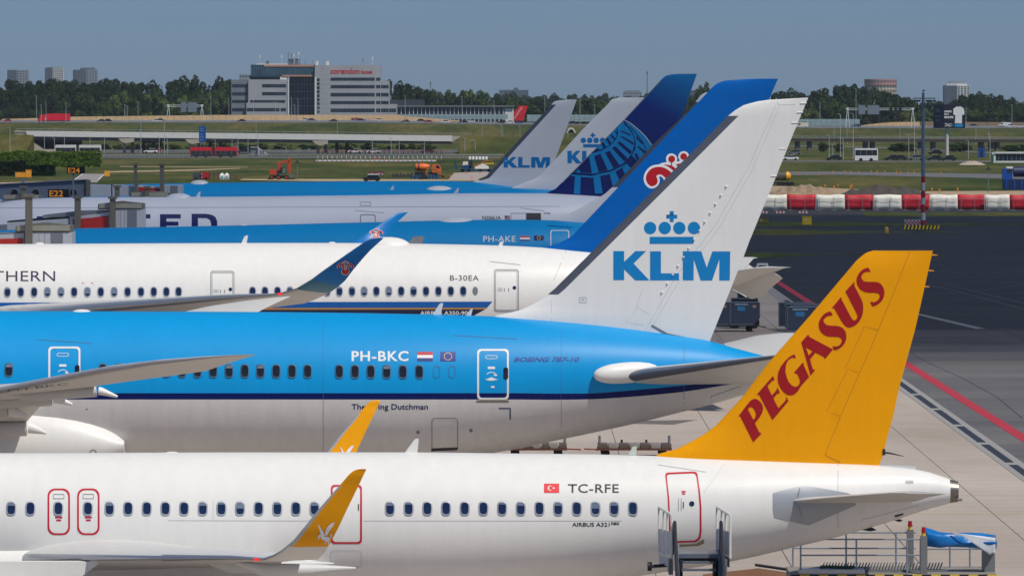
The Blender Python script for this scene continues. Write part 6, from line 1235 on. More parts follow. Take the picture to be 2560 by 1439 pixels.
for i in range(60):
    u = 66 + i * 18; mb = MB(); z0 = Zq(327 + (u - 66) * 12 / 1064); mb.box(X(u) - .04, X(u) + .04, D + .1, D + .2, z0, z0 + .75); mb.build('rail_post', RAILG, t)
for u0, u1 in ((295, 400), (462, 585), (780, 860)):
    uv = [(u0, 344 + (u0 - 66) * .011), (u0 + 40, 343 + (u0 - 66) * .011), (u0 + 40, 352 + (u0 - 66) * .011), (u0 + 18, 356 + (u0 - 66) * .011), (u0 + 8, 351 + (u0 - 66) * .011)]
    o = ppoly(uv, D - .1, 12).build('pier_head', BCON, t)
    for dx in (14, 32): mb = MB(); mb.box(X(u0 + dx) - .45, X(u0 + dx) + .45, D + 1 + dx * .2, D + 2.4 + dx * .2, 0, Zq(355)); mb.build('pier_column', BCON, o)
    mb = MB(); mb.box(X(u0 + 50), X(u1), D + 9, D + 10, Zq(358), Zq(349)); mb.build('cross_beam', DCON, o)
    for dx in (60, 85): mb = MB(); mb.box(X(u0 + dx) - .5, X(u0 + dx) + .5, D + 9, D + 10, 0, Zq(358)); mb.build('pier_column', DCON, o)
ppoly([(36, 327), (68, 329), (70, 346), (108, 373), (160, 373), (160, 383), (36, 383)], D + .8, 11).build('abutment', BCON, t)
ppoly([(1128, 341), (1152, 341), (1128, 357)], D + .3, 11).build('abutment', BCON, t)
mb = MB(); pbox(mb, 72, 345, 205, 383, D + 13, .6); mb.build('abutment_wall', DCON, t)
def mound(name, uA, uB, D0, D1, D2, D3, zt, m, zend=None):
    mb = MB(); xa, xb = (uA - CX) * D0 / F, (uB - CX) * D0 / F; n = 40; V = []
    for i in range(n + 1):
        x = xa + (xb - xa) * i / n; z = zt if zend is None else zt + (zend - zt) * i / n
        V += [(x, D0, -.3), (x, D1, z + .12 * math.sin(i * 1.7)), (x, D2, z), (x, D3, -.3)]
    mb.add(V, [(i * 4 + k, i * 4 + k + 1, (i + 1) * 4 + k + 1, (i + 1) * 4 + k) for i in range(n) for k in range(3)] + [(0, 1, 2, 3), (n * 4 + 3, n * 4 + 2, n * 4 + 1, n * 4)], 0, True); return tag(mb.build(name, m), kind='structure')
mound('embankment', -300, 62, 1815, 1853, 1864, 1900, 6.2, GRASS); mound('embankment', 1148, 1760, 1815, 1853, 1864, 1900, 5.2, GRASS, 4.2)
D = 1960.0; X = lambda u: (u - CX) * D / F; Zq = lambda v: W(0, v, D).z
t = thing('viaduct', 'low dark road viaduct on square piers with pale railing', 'bridge', (X(2250), D + 5, 0))
ppoly([(1700, 345), (2800, 350), (2800, 357.5), (1700, 352.5)], D, 10).build('deck', mat('viaduct_dark', C(62, 56, 56), .8), t)
for v in (338.5, 342): ppoly([(1700, v), (2800, v + 5), (2800, v + 6), (1700, v + 1)], D + .1, .12).build('rail', RAILG, t)
for i in range(60):
    u = 1700 + i * 18; mb = MB(); mb.box(X(u) - .05, X(u) + .05, D + .15, D + .22, Zq(345 + (u - 1700) * .0045), Zq(338.5 + (u - 1700) * .0045)); mb.build('rail_post', RAILG, t)
for u in (1990, 2020, 2160, 2178, 2298, 2330, 2450, 2475, 2490): mb = MB(); mb.box(X(u), X(u + 10), D + 1, D + 8, 0, Zq(352)); mb.build('pier', DCON, t)
# guard rails along the low roads
for u0, u1, v, lb in ((-100, 1330, 378, 'guard rail along the low road under the flyover'), (-100, 620, 390.5, 'guard rail on the near side of the low road before the hedge'), (620, 1260, 389, 'guard rail on the near side of the low road by the aerial row')):
    D = GD(v + 3); t = thing('guard_rail', lb, 'guard rail', ((u0 + u1) / 2 * D / F - CX * D / F, D, 0)); mb = MB(); mb.box((u0 - CX) * D / F, (u1 - CX) * D / F, D, D + .08, .45, .78); mb.build('beam', RAILG, t)
    for i in range(60): xx = (u0 + (u1 - u0) * (i + .5) / 60 - CX) * D / F; mb = MB(); mb.box(xx - .06, xx + .06, D + .09, D + .2, 0, .7); mb.build('post', RAILG, t)

# ================================================================== raised motorway: wall, screens, gantries
WALL = mat('noise_wall_tan', C(222, 188, 146), .9, var=.1, scale=.4, objvar=.06); WALLB = mat('noise_wall_brown', C(150, 126, 104), .9, var=.1, scale=.4, objvar=.06)
D = 2808.0; X = lambda u: (u - CX) * D / F
def wallrun(u0, u1, step, vt, label, m, pale=None):
    t = thing('noise_wall', label, 'wall', (X((u0 + u1) / 2), D, gz(X((u0 + u1) / 2), D))); n = max(1, int((u1 - u0) / step))
    for i in range(n):
        a, b = X(u0 + (u1 - u0) * i / n), X(u0 + (u1 - u0) * (i + 1) / n); g = gz(a, D) - .3; za = W(0, vt(u0 + (u1 - u0) * i / n), D).z; zb = W(0, vt(u0 + (u1 - u0) * (i + 1) / n), D).z; dy = random.uniform(0, .12)
        mb = MB(); mb.prism([(a + .05, g), (b - .05, g), (b - .05, zb), (a + .05, za)], D + dy, D + .4 + dy); mb.build('wall_panel', m, t)
    return t
wallrun(4, 94, 18, lambda u: 298 - u * .03, 'tan noise wall beside the red lorry front', WALL)
wallrun(96, 1000, 16, lambda u: 293 - (u - 96) * .012 if u < 560 else 287.5, 'long tan noise wall in front of the hotel', WALL); wallrun(1000, 1150, 16, lambda u: 289 + (u - 1000) * .085, 'tapering tan noise wall end with graffiti', WALL)
wallrun(2150, 2300, 16, lambda u: 314 - 9 * math.sin(min(1, (u - 2150) / 110) * math.pi / 2), 'tan noise wall rising beyond the right gantry', WALL); wallrun(2302, 2760, 20, lambda u: 304 + (u - 2300) * .008, 'brown noise wall behind the billboard', WALLB)
t = thing('graffiti_panel', 'coloured graffiti on the tapering tan wall', 'graffiti', (X(888), D - .2, gz(X(888), D))); 
for i, (u0, v0, u1, v1, c) in enumerate(((878, 295, 885, 302, (120, 60, 70)), (886, 294, 896, 301, (150, 80, 90)), (905, 296, 930, 301, (196, 170, 170)), (935, 296, 960, 302, (206, 180, 110)))): mb = MB(); pbox(mb, u0, v0, u1, v1, D - .05, .03); mb.build('paint_patch', mat('graffiti_%d' % i, C(*c), .8, var=.4, scale=1.5), t)
SCR = mat('screen_glass', C(150, 176, 182), .25, var=.15, scale=.6, spec=.6)
def screen(u0, u1, vt, vb, D, label):
    t = thing('glass_screen', label, 'screen', ((u0 + u1) / 2 * D / F - CX * D / F, D, gz(((u0 + u1) / 2 - CX) * D / F, D))); n = int((u1 - u0) / 13)
    for i in range(n):
        a, b = ((u0 + (u1 - u0) * k / n) - CX for k in (i, i + 1)); zb, zt = W(0, vb, D).z, W(0, vt, D).z
        mb = MB(); mb.prism([(a * D / F + .12, zb), (b * D / F - .12, zb), (b * D / F - .12, zt), (a * D / F + .12, zt)], D, D + .06); o = mb.build('pane', SCR, t)
        mb = MB(); mb.box(a * D / F - .1, a * D / F + .1, D - .1, D + .15, zb, zt + .1); mb.build('post', RAILG, o)
        for q in (.33, .66): mb = MB(); mb.box(a * D / F + .12, b * D / F - .12, D - .06, D - .01, zb + (zt - zb) * q - .09, zb + (zt - zb) * q + .06); mb.build('transom', RAILG, o)
screen(992, 1270, 286, 298, 2815, 'pale glass screen in front of the low glazed hall'); screen(1318, 1660, 287, 304, 2815, 'pale glass screen behind the KLM fins'); screen(1985, 2150, 298, 314, 2815, 'pale glass screen beside the right gantry')
for u0, u1 in ((-60, 700), (700, 1420), (1980, 2620)):
    for D, dz in ((2690, .75), (2745, .8)):
        xa, xb = (u0 - CX) * D / F, (u1 - CX) * D / F; t = thing('motorway_rail', {-60: 'motorway guard rail before the tan wall', 700: 'motorway guard rail before the hotel', 1980: 'motorway guard rail before the billboard'}[u0] + (' on the near verge' if D < 2700 else ' on the central strip'), 'guard rail', ((xa + xb) / 2, D, gz((xa + xb) / 2, D)))
        n = 12
        for i in range(n):
            a, b = xa + (xb - xa) * i / n, xa + (xb - xa) * (i + 1) / n; mb = MB(); mb.prism([(a, gz(a, D) + dz - .35), (b, gz(b, D) + dz - .35), (b, gz(b, D) + dz), (a, gz(a, D) + dz)], D, D + .12); mb.build('rail', RAILG, t)
            mb = MB(); mb.box(a - .06, a + .06, D + .13, D + .3, gz(a, D) - .1, gz(a, D) + dz); mb.build('post', RAILG, t)
GAN = mat('gantry_white', C(214, 218, 220), .5, var=.04)
def gantry(ua, ub_, vt, vb, D, label, signs):
    xa, xb = (ua - CX) * D / F, (ub_ - CX) * D / F; zt = W(0, vt, D).z; zb0 = gz((xa + xb) / 2, D) - .2; t = thing('sign_gantry', label, 'gantry', ((xa + xb) / 2, D, zb0 + .2))
    for x in (xa, xb):
        for s in (-1, 1): mb = MB(); mb.tube([(x + s * .95, D + s * .4, gz(x, D)), (x + s * .15, D, zt - .8)], .16, 6); mb.build('leg', GAN, t)
        mb = MB(); mb.prism([(x - .35, zt - .9), (x + .35, zt - .9), (x + .8, zt + .25), (x - .8, zt + .25)], D - .3, D + .3); mb.build('leg_head', GAN, t)
    for z_ in (zt - .7, zt + .1): mb = MB(); mb.box(xa, xb, D - .1, D + .1, z_ - .09, z_ + .09); mb.build('chord', GAN, t)
    n = int((xb - xa) / 1.1); mb = MB()
    for i in range(n): a = xa + (xb - xa) * i / n; b = xa + (xb - xa) * (i + 1) / n; mb.tube([(a, D, zt - .7), ((a + b) / 2, D, zt + .1), (b, D, zt - .7)], .06, 4)
    mb.build('lattice', GAN, t)
    for u0, u1, v0, v1, m in signs: mb = MB(); mb.box((u0 - CX) * D / F, (u1 - CX) * D / F, D - .45, D - .25, W(0, v1, D).z, W(0, v0, D).z); mb.build('sign_panel', m, t)
GP = mat('gantry_sign_back', C(112, 124, 140), .6); GK = mat('gantry_signal', C(18, 22, 28), .5)
gantry(421, 505, 263, 290, 2830, 'white lattice sign gantry over the motorway in front of the trees', [(452, 466, 255, 280, GP), (470, 492, 256, 280, GP)]); gantry(2119, 2282, 271, 318, 2700, 'white lattice sign gantry over the motorway beside the mast', [(2146, 2163, 263, 286, GP), (2169, 2198, 263, 286, GP), (2224, 2231, 269, 279, GK), (2236, 2243, 269, 279, GK), (2247, 2254, 269, 279, GK)])
# tunnel mouth on the embankment
D = 2610.0; c = W(1428, 344, D); t = thing('tunnel_mouth', 'white arched tunnel mouth in the green embankment', 'tunnel', (c.x, D, c.z)); rx, rz = 2.3, 4.3
P = [(c.x + rx * math.cos(a), c.z + rz * math.sin(a)) for a in np.linspace(0, math.pi, 19)]; Q = [(c.x + rx * .78 * math.cos(a), c.z + rz * .84 * math.sin(a)) for a in np.linspace(0, math.pi, 19)]
mb = MB(); n = 19; mb.add([(p[0], D, p[1]) for p in P] + [(p[0], D, p[1]) for p in Q] + [(p[0], D + 6, p[1]) for p in P] + [(p[0], D + 6, p[1]) for p in Q], [(i, i + 1, n + i + 1, n + i) for i in range(n - 1)] + [(i, i + 1, 2 * n + i + 1, 2 * n + i) for i in range(n - 1)] + [(n + i, n + i + 1, 3 * n + i + 1, 3 * n + i) for i in range(n - 1)]); mb.build('arch', PAR, t)
mb = MB(); mb.prism(Q, D + 1.5, D + 1.7); mb.build('tunnel_lining', mat('tunnel_dark', C(64, 58, 58), .9), t)

# ================================================================== hotel
HG = mat('hotel_panel', C(164, 167, 174), .55, var=.06, scale=.25); HGD = mat('hotel_panel_dark', C(120, 128, 140), .55, var=.06, scale=.25); HW = mat('hotel_window', C(34, 46, 62), .15, var=.5, scale=.12, spec=.7); HN = mat('hotel_curtain_wall', C(28, 40, 62), .2, var=.3, scale=.15, spec=.7); COP = mat('copper_band', C(186, 140, 118), .5, var=.06); HB = mat('sky_glass', C(40, 78, 98), .15, var=.4, scale=.2, spec=.7); HWH = mat('hotel_white', C(216, 218, 218), .6)
D = 2860.0; Zh = lambda v: W(0, v, D).z; X = lambda u: (u - CX) * D / F; base = 2.8
t = thing('hotel', 'grey stepped hotel with dark window bands, copper-edged glass bridge and red name sign', 'building', (X(780), D + 10, base))
def hb(nm, u0, v0, u1, v1, d0, dep, m, par=None, zb=None):
    mb = MB(); mb.box(X(u0), X(u1), D + d0, D + d0 + dep, Zh(v1) if zb is None else zb, Zh(v0)); return mb.build(nm, m, par or t)
w1 = hb('wall', 577.6, 199.5, 620.6, 290, 3, 22, HGD, None, base); w2 = hb('wall', 620.6, 199, 721.5, 290, 1, 24, HG, None, base); w3 = hb('wall', 616, 257, 700, 290, 0, 1, HG, None, base)
w4 = hb('wall', 787, 163, 939.5, 290, 0, 24, HG, None, base); w5 = hb('wall', 939.5, 165, 952, 290, 2, 22, HG, None, base); w6 = hb('wall', 952, 202, 972, 290, 2, 22, HG, None, base); w7 = hb('wall', 972, 260.5, 991.5, 290, 2, 22, HG, None, base)
cw = hb('curtain_wall', 722, 192, 787, 290, 9, 10, HN, None, base)
hb('pillar', 719, 200, 722.5, 290, .5, 1, HWH, None, base); hb('pillar', 786.8, 193, 791, 290, -.3, .25, HWH, None, base)
sb = hb('glass_bridge', 626.5, 162, 786, 192, 2, 12, HB); hb('copper_band', 660, 162, 784, 167, 1.7, .25, COP, sb); hb('copper_band', 705, 187.5, 783, 191.5, 1.7, .25, COP, sb)
for i in range(26): hb('mullion', 628 + i * 6.1, 167, 628.6 + i * 6.1, 187, 1.9, .08, HGD, sb)
for i in range(8): hb('mullion', 727 + i * 8, 193, 727.7 + i * 8, 286, 8.9, .08, HGD, cw)
for v in (210, 228, 246, 264): hb('floor_band', 722.5, v, 786.5, v + 1.6, 8.88, .1, HGD, cw)
hb('terrace_screen', 624, 190, 700, 199, 3, 10, mat('terrace_planting', C(46, 52, 44), .8, var=.4, scale=.4)); hb('terrace_box', 700, 190.5, 717, 199.3, 2, 8, HWH)
def winrow(par, u0, u1, v0, v1, d0, w_=5.2, gapset=()):
    n = int((u1 - u0) / w_)
    for i in range(n):
        a = u0 + (u1 - u0) * i / n; o = hb('window', a + .25, v0, u0 + (u1 - u0) * (i + 1) / n - .25, v1, d0, .08, HW, par)
for v0, v1, ue in ((194.2, 201.7, 937), (213, 220.7, 937), (232.5, 241, 937), (252.7, 260.3, 937), (271.5, 280.3, 937)): winrow(w4, 826.5, ue, v0, v1, -.1)
for i, (v0, v1) in enumerate(((194.2, 201.7), (213, 220.7), (232.5, 241), (252.7, 260.3), (271.5, 280.3))):
    winrow(w5, 940, 951, v0, v1, 1.9)
    if i: winrow(w6, 952.5, 971.5, v0, v1, 1.9)
    if i == 4: winrow(w7, 972.5, 990.5, v0, v1, 1.9)
for v0, v1 in ((210.5, 218.5), (230.4, 238.2)): winrow(w2, 655, 715, v0, v1, .9)
winrow(w2, 625, 713, 250.4, 257, .9); winrow(w3, 617, 699, 270.3, 278.2, -.1); winrow(w2, 701, 715, 270.3, 278.2, .9)
for v0, v1 in ((210.5, 218.5), (230.7, 238.7), (250.4, 257), (270.3, 278.2)): winrow(w1, 579.5, 619.5, v0, v1, 2.9, 4.4)
for v in range(196, 284, 10): hb('window', 792.5, v, 799, v + 7, -.1, .08, HN, w4)
for v in range(175, 286, 12): hb('cladding_joint', 800, v, 826, v + .35, -.03, .02, HGD, w4)
for u in (805, 815): hb('cladding_joint', u, 165, u + .3, 286, -.03, .02, HGD, w4)
hb('roof_plant', 640, 159, 720, 162, 5, 6, HWH); hb('roof_plant', 718, 147, 748, 162, 6, 8, HGD); hb('roof_plant', 664, 152, 671, 160, 5, 3, GREYM); hb('roof_plant', 789, 153, 795, 163, 4, 3, HWH); hb('roof_plant', 815, 153, 822, 163, 4, 3, HWH)
RSGN = mat('hotel_sign_red', C(200, 20, 36), .4); sg = lambda u, v: W(u, v, D - .12)
lettering('name_sign', 'corendon', (826, 171, 899, 185), RSGN, w4, sg, .02, g=200); lettering('name_sign', 'hotel', (903, 175.5, 930, 184.5), RSGN, w4, sg, .03, g=200)
for u, vt, k in ((649, 136, .3), (703, 136, .35), (720, 130, .2), (728, 132, .2), (734, 134, .3), (746, 129, .35), (907, 146, .25), (931, 141, .3), (762, 150, .12), (780, 150, .12)):
    mb = MB(); a = X(u); mb.tube([(a, D + 5, Zh(162)), (a, D + 5, Zh(vt))], .1, 5); mb.box(a - k, a + k, D + 4.7, D + 5, Zh(vt + 9), Zh(vt + 1)); mb.build('aerial_mast', HWH if k > .28 else GREYM, t)
# low glazed hall
D = 2880.0; Zh = lambda v: W(0, v, D).z; X = lambda u: (u - CX) * D / F; t = thing('glazed_hall', 'low dark glazed hall with white columns and flat roof', 'building', (X(1140), D + 10, base))
wl = hb('wall', 988, 266.5, 1283, 292, 1, 16, mat('hall_glass', C(40, 48, 64), .2, var=.3, scale=.2), None, base); hb('roof_slab', 986, 264, 1285, 267.5, -.5, 18, GREYM); hb('upper_storey', 975, 249.5, 1060, 264, 4, 10, mat('hall_dark', C(52, 58, 70), .6)); hb('end_wall', 1262, 271, 1284, 292, .7, 1, HWH, None, base)
for i in range(27): u = 992 + i * 10.2; hb('column', u, 270, u + 1.6, 290, .6, .3, HWH, wl, base)
for i in range(26): u = 994.5 + i * 10.2; hb('window', u, 271, u + 7, 289, .88, .08, HN, wl)
# red tail monument
Dm = 2900.0; fm = Fin(Dm, [(1266, 302), (1297, 266.5), (1299, 265)], [(1308, 302), (1319, 265)], .5, .08); mo = fm.mesh('tail_monument', mat('monument_red', C(214, 20, 40), .4), None); tag(mo, 'bright red upright tail fin with white lettering beside the glazed hall', 'monument')
V, T = glyphs('corendon', .0); lay('fin_lettering', [(1286 + p[0] * 20 - p[1] * 4.2, 299 - p[0] * 29 - p[1] * 2.6) for p in V], T, EMBW, mo, fm.surf(.3), 300)

# ================================================================== far towers
def tower(name, label, D, u0, v0, u1, v1, m, wm, nx, nz, split=None, m2=None, round_=False, extra=()):
    X = lambda u: (u - CX) * D / F; Zz = lambda v: W(0, v, D).z; t = thing(name, label, 'building', (X((u0 + u1) / 2), D + 10, 0)); dep = X(u1) - X(u0)
    if round_:
        mb = MB(); r = dep / 2; mb.tube([(X((u0 + u1) / 2), D + r, 0), (X((u0 + u1) / 2), D + r, Zz(v0 + (v1 - v0) * .3))], r * .96, 40, 0, True, False); mb.tube([(X((u0 + u1) / 2), D + r, Zz(v0 + (v1 - v0) * .3)), (X((u0 + u1) / 2), D + r, Zz(v0))], r, 40, 1, True, False); mb.build('wall', [m, m2], t)
        for j in range(nz):
            for i in range(nx):
                a = math.pi * (1.08 + .84 * (i + .5) / nx); z = Zz(v0 + 3 + j * (v1 - v0 - 4) / nz); rr = r + .05; cx_ = X((u0 + u1) / 2); mb = MB(); ta = Vector((-math.sin(a), math.cos(a), 0)); c = Vector((cx_ + rr * math.cos(a), D + r + rr * math.sin(a), z)); hw = .9
                mb.add([c - ta * hw, c + ta * hw, c + ta * hw - Vector((0, 0, 2.0)), c - ta * hw - Vector((0, 0, 2.0))], [(0, 1, 2, 3)]); mb.build('window', wm, t)
        return t
    us = u0 + (u1 - u0) * (split or 1)
    mb = MB(); mb.box(X(u0), X(us), D, D + dep * .6, 0, Zz(v0)); w1 = mb.build('wall', m, t); walls = [(w1, u0, us)]
    if split: mb = MB(); mb.box(X(us), X(u1), D - .5, D + dep * .6, 0, Zz(v0)); walls.append((mb.build('wall', m2, t), us, u1))
    for wl_, a, b in walls:
        n = max(2, int(nx * (b - a) / (u1 - u0)))
        for j in range(nz):
            for i in range(n):
                mb = MB(); ua = a + (b - a) * (i + .18) / n; ub2 = a + (b - a) * (i + .82) / n; z1 = Zz(v0 + 2 + (v1 - v0 - 2) * j / nz); z0 = Zz(v0 + 2 + (v1 - v0 - 2) * (j + .62) / nz); yy = D - (.6 if (split and a == us) else .1); mb.box(X(ua), X(ub2), yy, yy + .08, z0, z1); mb.build('window', wm, wl_)
    for (a, b, c, d_, mm) in extra: mb = MB(); mb.box(X(a), X(c), D + 2, D + dep * .5, Zz(d_), Zz(b)); mb.build('roof_block', mm, t)
    return t
TG = mat('tower_grey', C(150, 158, 168), .7); TW = mat('tower_white', C(206, 208, 206), .7); TD = mat('tower_dark', C(86, 98, 112), .6); TWN = mat('tower_window', C(70, 84, 100), .3, var=.2); TP = mat('tower_pink', C(176, 130, 122), .7); TBG = mat('tower_beige', C(196, 182, 158), .7)
tower('tower_block', 'far slab tower with dark and white halves beside the wood edge', 6200, 18, 175, 70, 215, TD, TWN, 8, 6, .45, TG); tower('tower_block', 'far tower with pale gridded corner above the trees', 6200, 112, 170, 158, 215, TD, TWN, 9, 8, .42, TW, False, [(117, 168.5, 154, 171, TD)]); tower('tower_block', 'far broad bluish office tower above the trees', 6400, 182, 174.5, 243, 215, TD, TWN, 10, 8, .55, TG, False, [(200, 169.5, 236, 175, TD)])
tower('tower_block', 'far grey block peeping beside the hotel terrace', 5200, 598, 186, 627, 230, TG, TWN, 4, 4); tower('tower_block', 'far wide low block above the hazy trees', 6800, 1248, 225, 1321, 250, TD, TWN, 14, 3, None, None, False, [(1284, 219.5, 1296, 226, TD)]); tower('tower_block', 'far control block between the KLM fins', 5200, 1558, 229.5, 1604, 255, TG, TWN, 8, 3, None, None, False, [(1562, 227, 1600, 230, TD)]); tower('tower_block', 'far grey block behind the blue fin tip', 5200, 1716, 226, 1760, 270, TD, TWN, 6, 5)
tower('round_tower', 'round pink-topped beige tower above the right trees', 5600, 2163, 198, 2245, 248, TBG, TWN, 13, 4, None, TP, True); tower('tower_block', 'tall pale balcony tower behind the billboard', 5400, 2360, 214, 2425, 275, TD, TWN, 9, 13, .5, TW, False, [(2375, 203, 2412, 209, TG), (2366, 209, 2418, 214, TW)])
for u, vt, D, lb in ((1618, 178, 5600, 'thin lattice radio mast between the fins'), (1076, 204, 5600, 'thin radio mast above the hazy trees')):
    x = (u - CX) * D / F; t = thing('radio_mast', lb, 'mast', (x, D, 0)); mb = MB(); mb.tube([(x, D, 0), (x, D, W(0, vt, D).z)], [.7, .25], 5); mb.build('pole', TD, t); mb = MB(); mb.tube([(x, D, W(0, vt + 8, D).z), (x, D, W(0, vt + 2, D).z)], .7, 6); mb.build('aerial', TD, t)

# ================================================================== billboard
D = 1755.0; X = lambda u: (u - CX) * D / F; Zz = lambda v: W(0, v, D).z; t = thing('billboard_tower', 'two-sided advertising tower with white shirt poster on a pale column', 'billboard', (X(2367), D + 1, 0)); NV = mat('poster_navy', C(26, 26, 52), .5, var=.06)
mb = MB(); mb.tube([(X(2368), D + 1, 0), (X(2368), D + 1, Zz(321))], [.55, .5], 16); mb.build('column', mat('column_pale', C(190, 190, 192), .5), t)
mb = MB(); mb.box(X(2359), X(2413), D - .2, D + .4, Zz(320.5), Zz(261.5)); pn = mb.build('poster_board', NV, t); mb = MB(); mb.prism([(X(2335), D + 2.6), (X(2358.5), D - .2), (X(2359), D + .2), (X(2336), D + 3)], Zz(320.5), Zz(261.5), 'z'); sd = mb.build('poster_board', mat('poster_slate', C(40, 52, 74), .5), t)
mb = MB(); mb.box(X(2334), X(2415), D - .3, D + .5, Zz(322), Zz(320.6)); mb.build('ledge', GREYM, t); pf = lambda u, v: W(u, v, D - .23); kz = 18.0
sh = [(1310, 285), (1380, 320), (1450, 285), (1600, 370), (1640, 520), (1635, 660), (1530, 680), (1525, 1060), (1205, 1050), (1235, 680), (1140, 660), (1140, 400)]
decal('shirt_print', [Z(sh, kz, 2320, 250)], EMBW, pn, pf, 200); decal('blue_print', [rect(2387, 311, 2407, 317)], CYAN, pn, pf, 200); decal('teal_print', [rect(2379, 309, 2385, 316)], mat('poster_teal', C(10, 84, 112), .5), pn, pf, 200)
for tx, bx in (('SHIRTS', (2361, 276.5, 2379, 281.5)), ('IN 2', (2361, 283.5, 2372, 288)), ('MINUTES', (2361, 290.5, 2383.5, 296))): lettering('poster_lettering', tx, bx, EMBW, pn, pf, .05, g=200)
decal('logo_print', [line([(2362, 310), (2366, 309), (2371, 312), (2378, 309)], 1.6), line([(2362, 316), (2368, 313), (2373, 316), (2379, 314)], 1.6)], EMBW, pn, pf, 200)
sdf = lambda u, v: Vector((X(u), D - .24 + 2.8 * (2358.5 - u) / 23.5, Zz(v))); decal('faint_print', [rect(2340, 272, 2351, 281), rect(2338, 288, 2352, 293), rect(2341, 298, 2350, 303)], mat('poster_faint', C(84, 94, 112), .6), sd, sdf, 200)
# bus station, shelters
D = GD(407); X = lambda u: (u - CX) * D / F; Zz = lambda v: max(W(0, v, D).z, 0); t = thing('bus_station', 'long dark glazed bus station with pale roof', 'building', (X(2560), D + 2, 0)); mb = MB(); mb.box(X(2490), X(2680), D, D + 4, .5, Zz(384)); wl = mb.build('glazing', HN, t); mb = MB(); mb.box(X(2487), X(2690), D - .5, D + 4.5, Zz(384), Zz(380)); mb.build('roof', PAR, t); mb = MB(); mb.box(X(2480), X(2489), D - .2, D + 1, 0, Zz(381)); mb.build('end_pillar', HWH, t); mb = MB(); mb.box(X(2478), X(2484), D - .3, D - .21, .2, Zz(386)); mb.build('green_panel', mat('panel_green', C(40, 92, 70), .5), t); mb = MB(); mb.box(X(2490), X(2680), D - .05, D + 4, 0, .5); mb.build('plinth', PAR, t)
for i in range(9): mb = MB(); mb.box(X(2496 + i * 11), X(2496 + i * 11) + .12, D - .06, D - .01, .5, Zz(384)); mb.build('mullion', GREYM, wl)
D = GD(389.5); X = lambda u: (u - CX) * D / F; Zz = lambda v: max(W(0, v, D).z, 0); t = thing('equipment_shed', 'small grey shed with sloping side beside the red bus', 'shed', (X(650), D + 2, 0)); mb = MB(); mb.box(X(627), X(644), D + 1, D + 4, 0, Zz(369)); mb.build('wall', HGD, t); mb = MB(); mb.prism([(X(644), 0), (X(668), 0), (X(668), .5), (X(644), Zz(368.5))], D, D + 4); sw = mb.build('sloping_wall', HG, t); mb = MB(); mb.box(X(626), X(645), D + .6, D + 4.3, Zz(369), Zz(368)); mb.build('roof', PAR, t)
for u in (651, 656.5): mb = MB(); mb.box(X(u), X(u + 2.4), D - .05, D - .01, .6, Zz(376)); mb.build('window', HN, sw)
D = GD(392); p = on(506, D); t = thing('road_sign', 'tall blue motorway direction sign in front of the flyover', 'sign', tuple(p)); mb = MB(); mb.box(p.x - 1.0, p.x + 1.0, D, D + .15, W(0, 355, D).z, W(0, 316, D).z); pn = mb.build('panel', mat('sign_blue', C(0, 74, 152), .5), t)
for i, v in enumerate((321, 326, 336, 342, 349)): mb = MB(); mb.box(p.x - .7, p.x + (.5 if i % 2 else .2), D - .02, D - .004, W(0, v + 1.4, D).z, W(0, v, D).z); mb.build('sign_text', mat('sign_pale', C(110, 150, 190), .5), pn)
for s in (-.5, .5): mb = MB(); mb.tube([(p.x + s, D + .2, 0), (p.x + s, D + .2, W(0, 355, D).z)], .06, 6); mb.build('post', RAILG, t)
mb = MB(); D = 1700.0; p = on(2454, D); t = thing('portable_toilet', 'blue cabin standing under the viaduct', 'cabin', tuple(p)); mb.box(p.x - .9, p.x + .9, D, D + 2, .1, 2.9); mb.build('walls', LB, t); mb = MB(); mb.box(p.x - 1, p.x + 1, D - .1, D + 2.1, 2.9, 3.05); mb.build('roof', LN, t); mb = MB(); mb.box(p.x - .4, p.x + .4, D - .03, D - .005, .2, 2.4); mb.build('door', LN, t)

# ================================================================== vehicles
def carproto(m, name):
    t = thing('car', 'car', 'car'); mb = MB(); mb.prism([(-2.2, .35), (2.15, .35), (2.2, .7), (1.3, .9), (-1.9, .95), (-2.25, .75)], -.88, .88); mb.build('body', m, t, True)
    mb = MB(); mb.prism([(-1.75, .95), (1.25, .9), (.45, 1.42), (-1.2, 1.45)], -.76, .76); c = mb.build('windows', GLASSK, t, True); mb = MB(); mb.prism([(-1.25, 1.45), (.5, 1.42), (.4, 1.5), (-1.1, 1.53)], -.74, .74); mb.build('roof', m, c, True)
    for x in (-1.35, 1.4):
        for y in (-.9, .68): mb = MB(); mb.cyl(x, y, .33, .33, .22, 12, 0, 'y'); mb.build('wheel', TYRE, t, True)
    return t
CARM = {'white': mat('car_white', C(224, 226, 228), .3, coat=.5), 'black': mat('car_black', C(26, 28, 34), .3, coat=.5), 'grey': mat('car_grey', C(120, 126, 132), .3, .3), 'blue': mat('car_blue', C(36, 72, 112), .3, coat=.5), 'red': mat('car_red', C(180, 30, 40), .3, coat=.5)}
PRO = {}
def car(col, u, D, where, face=1):
    if col in PRO: t = copy_tree(PRO[col])
    else: t = carproto(CARM[col], col); PRO[col] = t
    t.location = on(u, D) + Vector((0, 0, .1)); t.rotation_euler = (0, 0, 0 if face > 0 else math.pi); t['label'] = f'{col} car {where}'; t['group'] = f'{col} cars {where}'
up_ = 'driving along the raised motorway'; lo = 'driving on the low road'
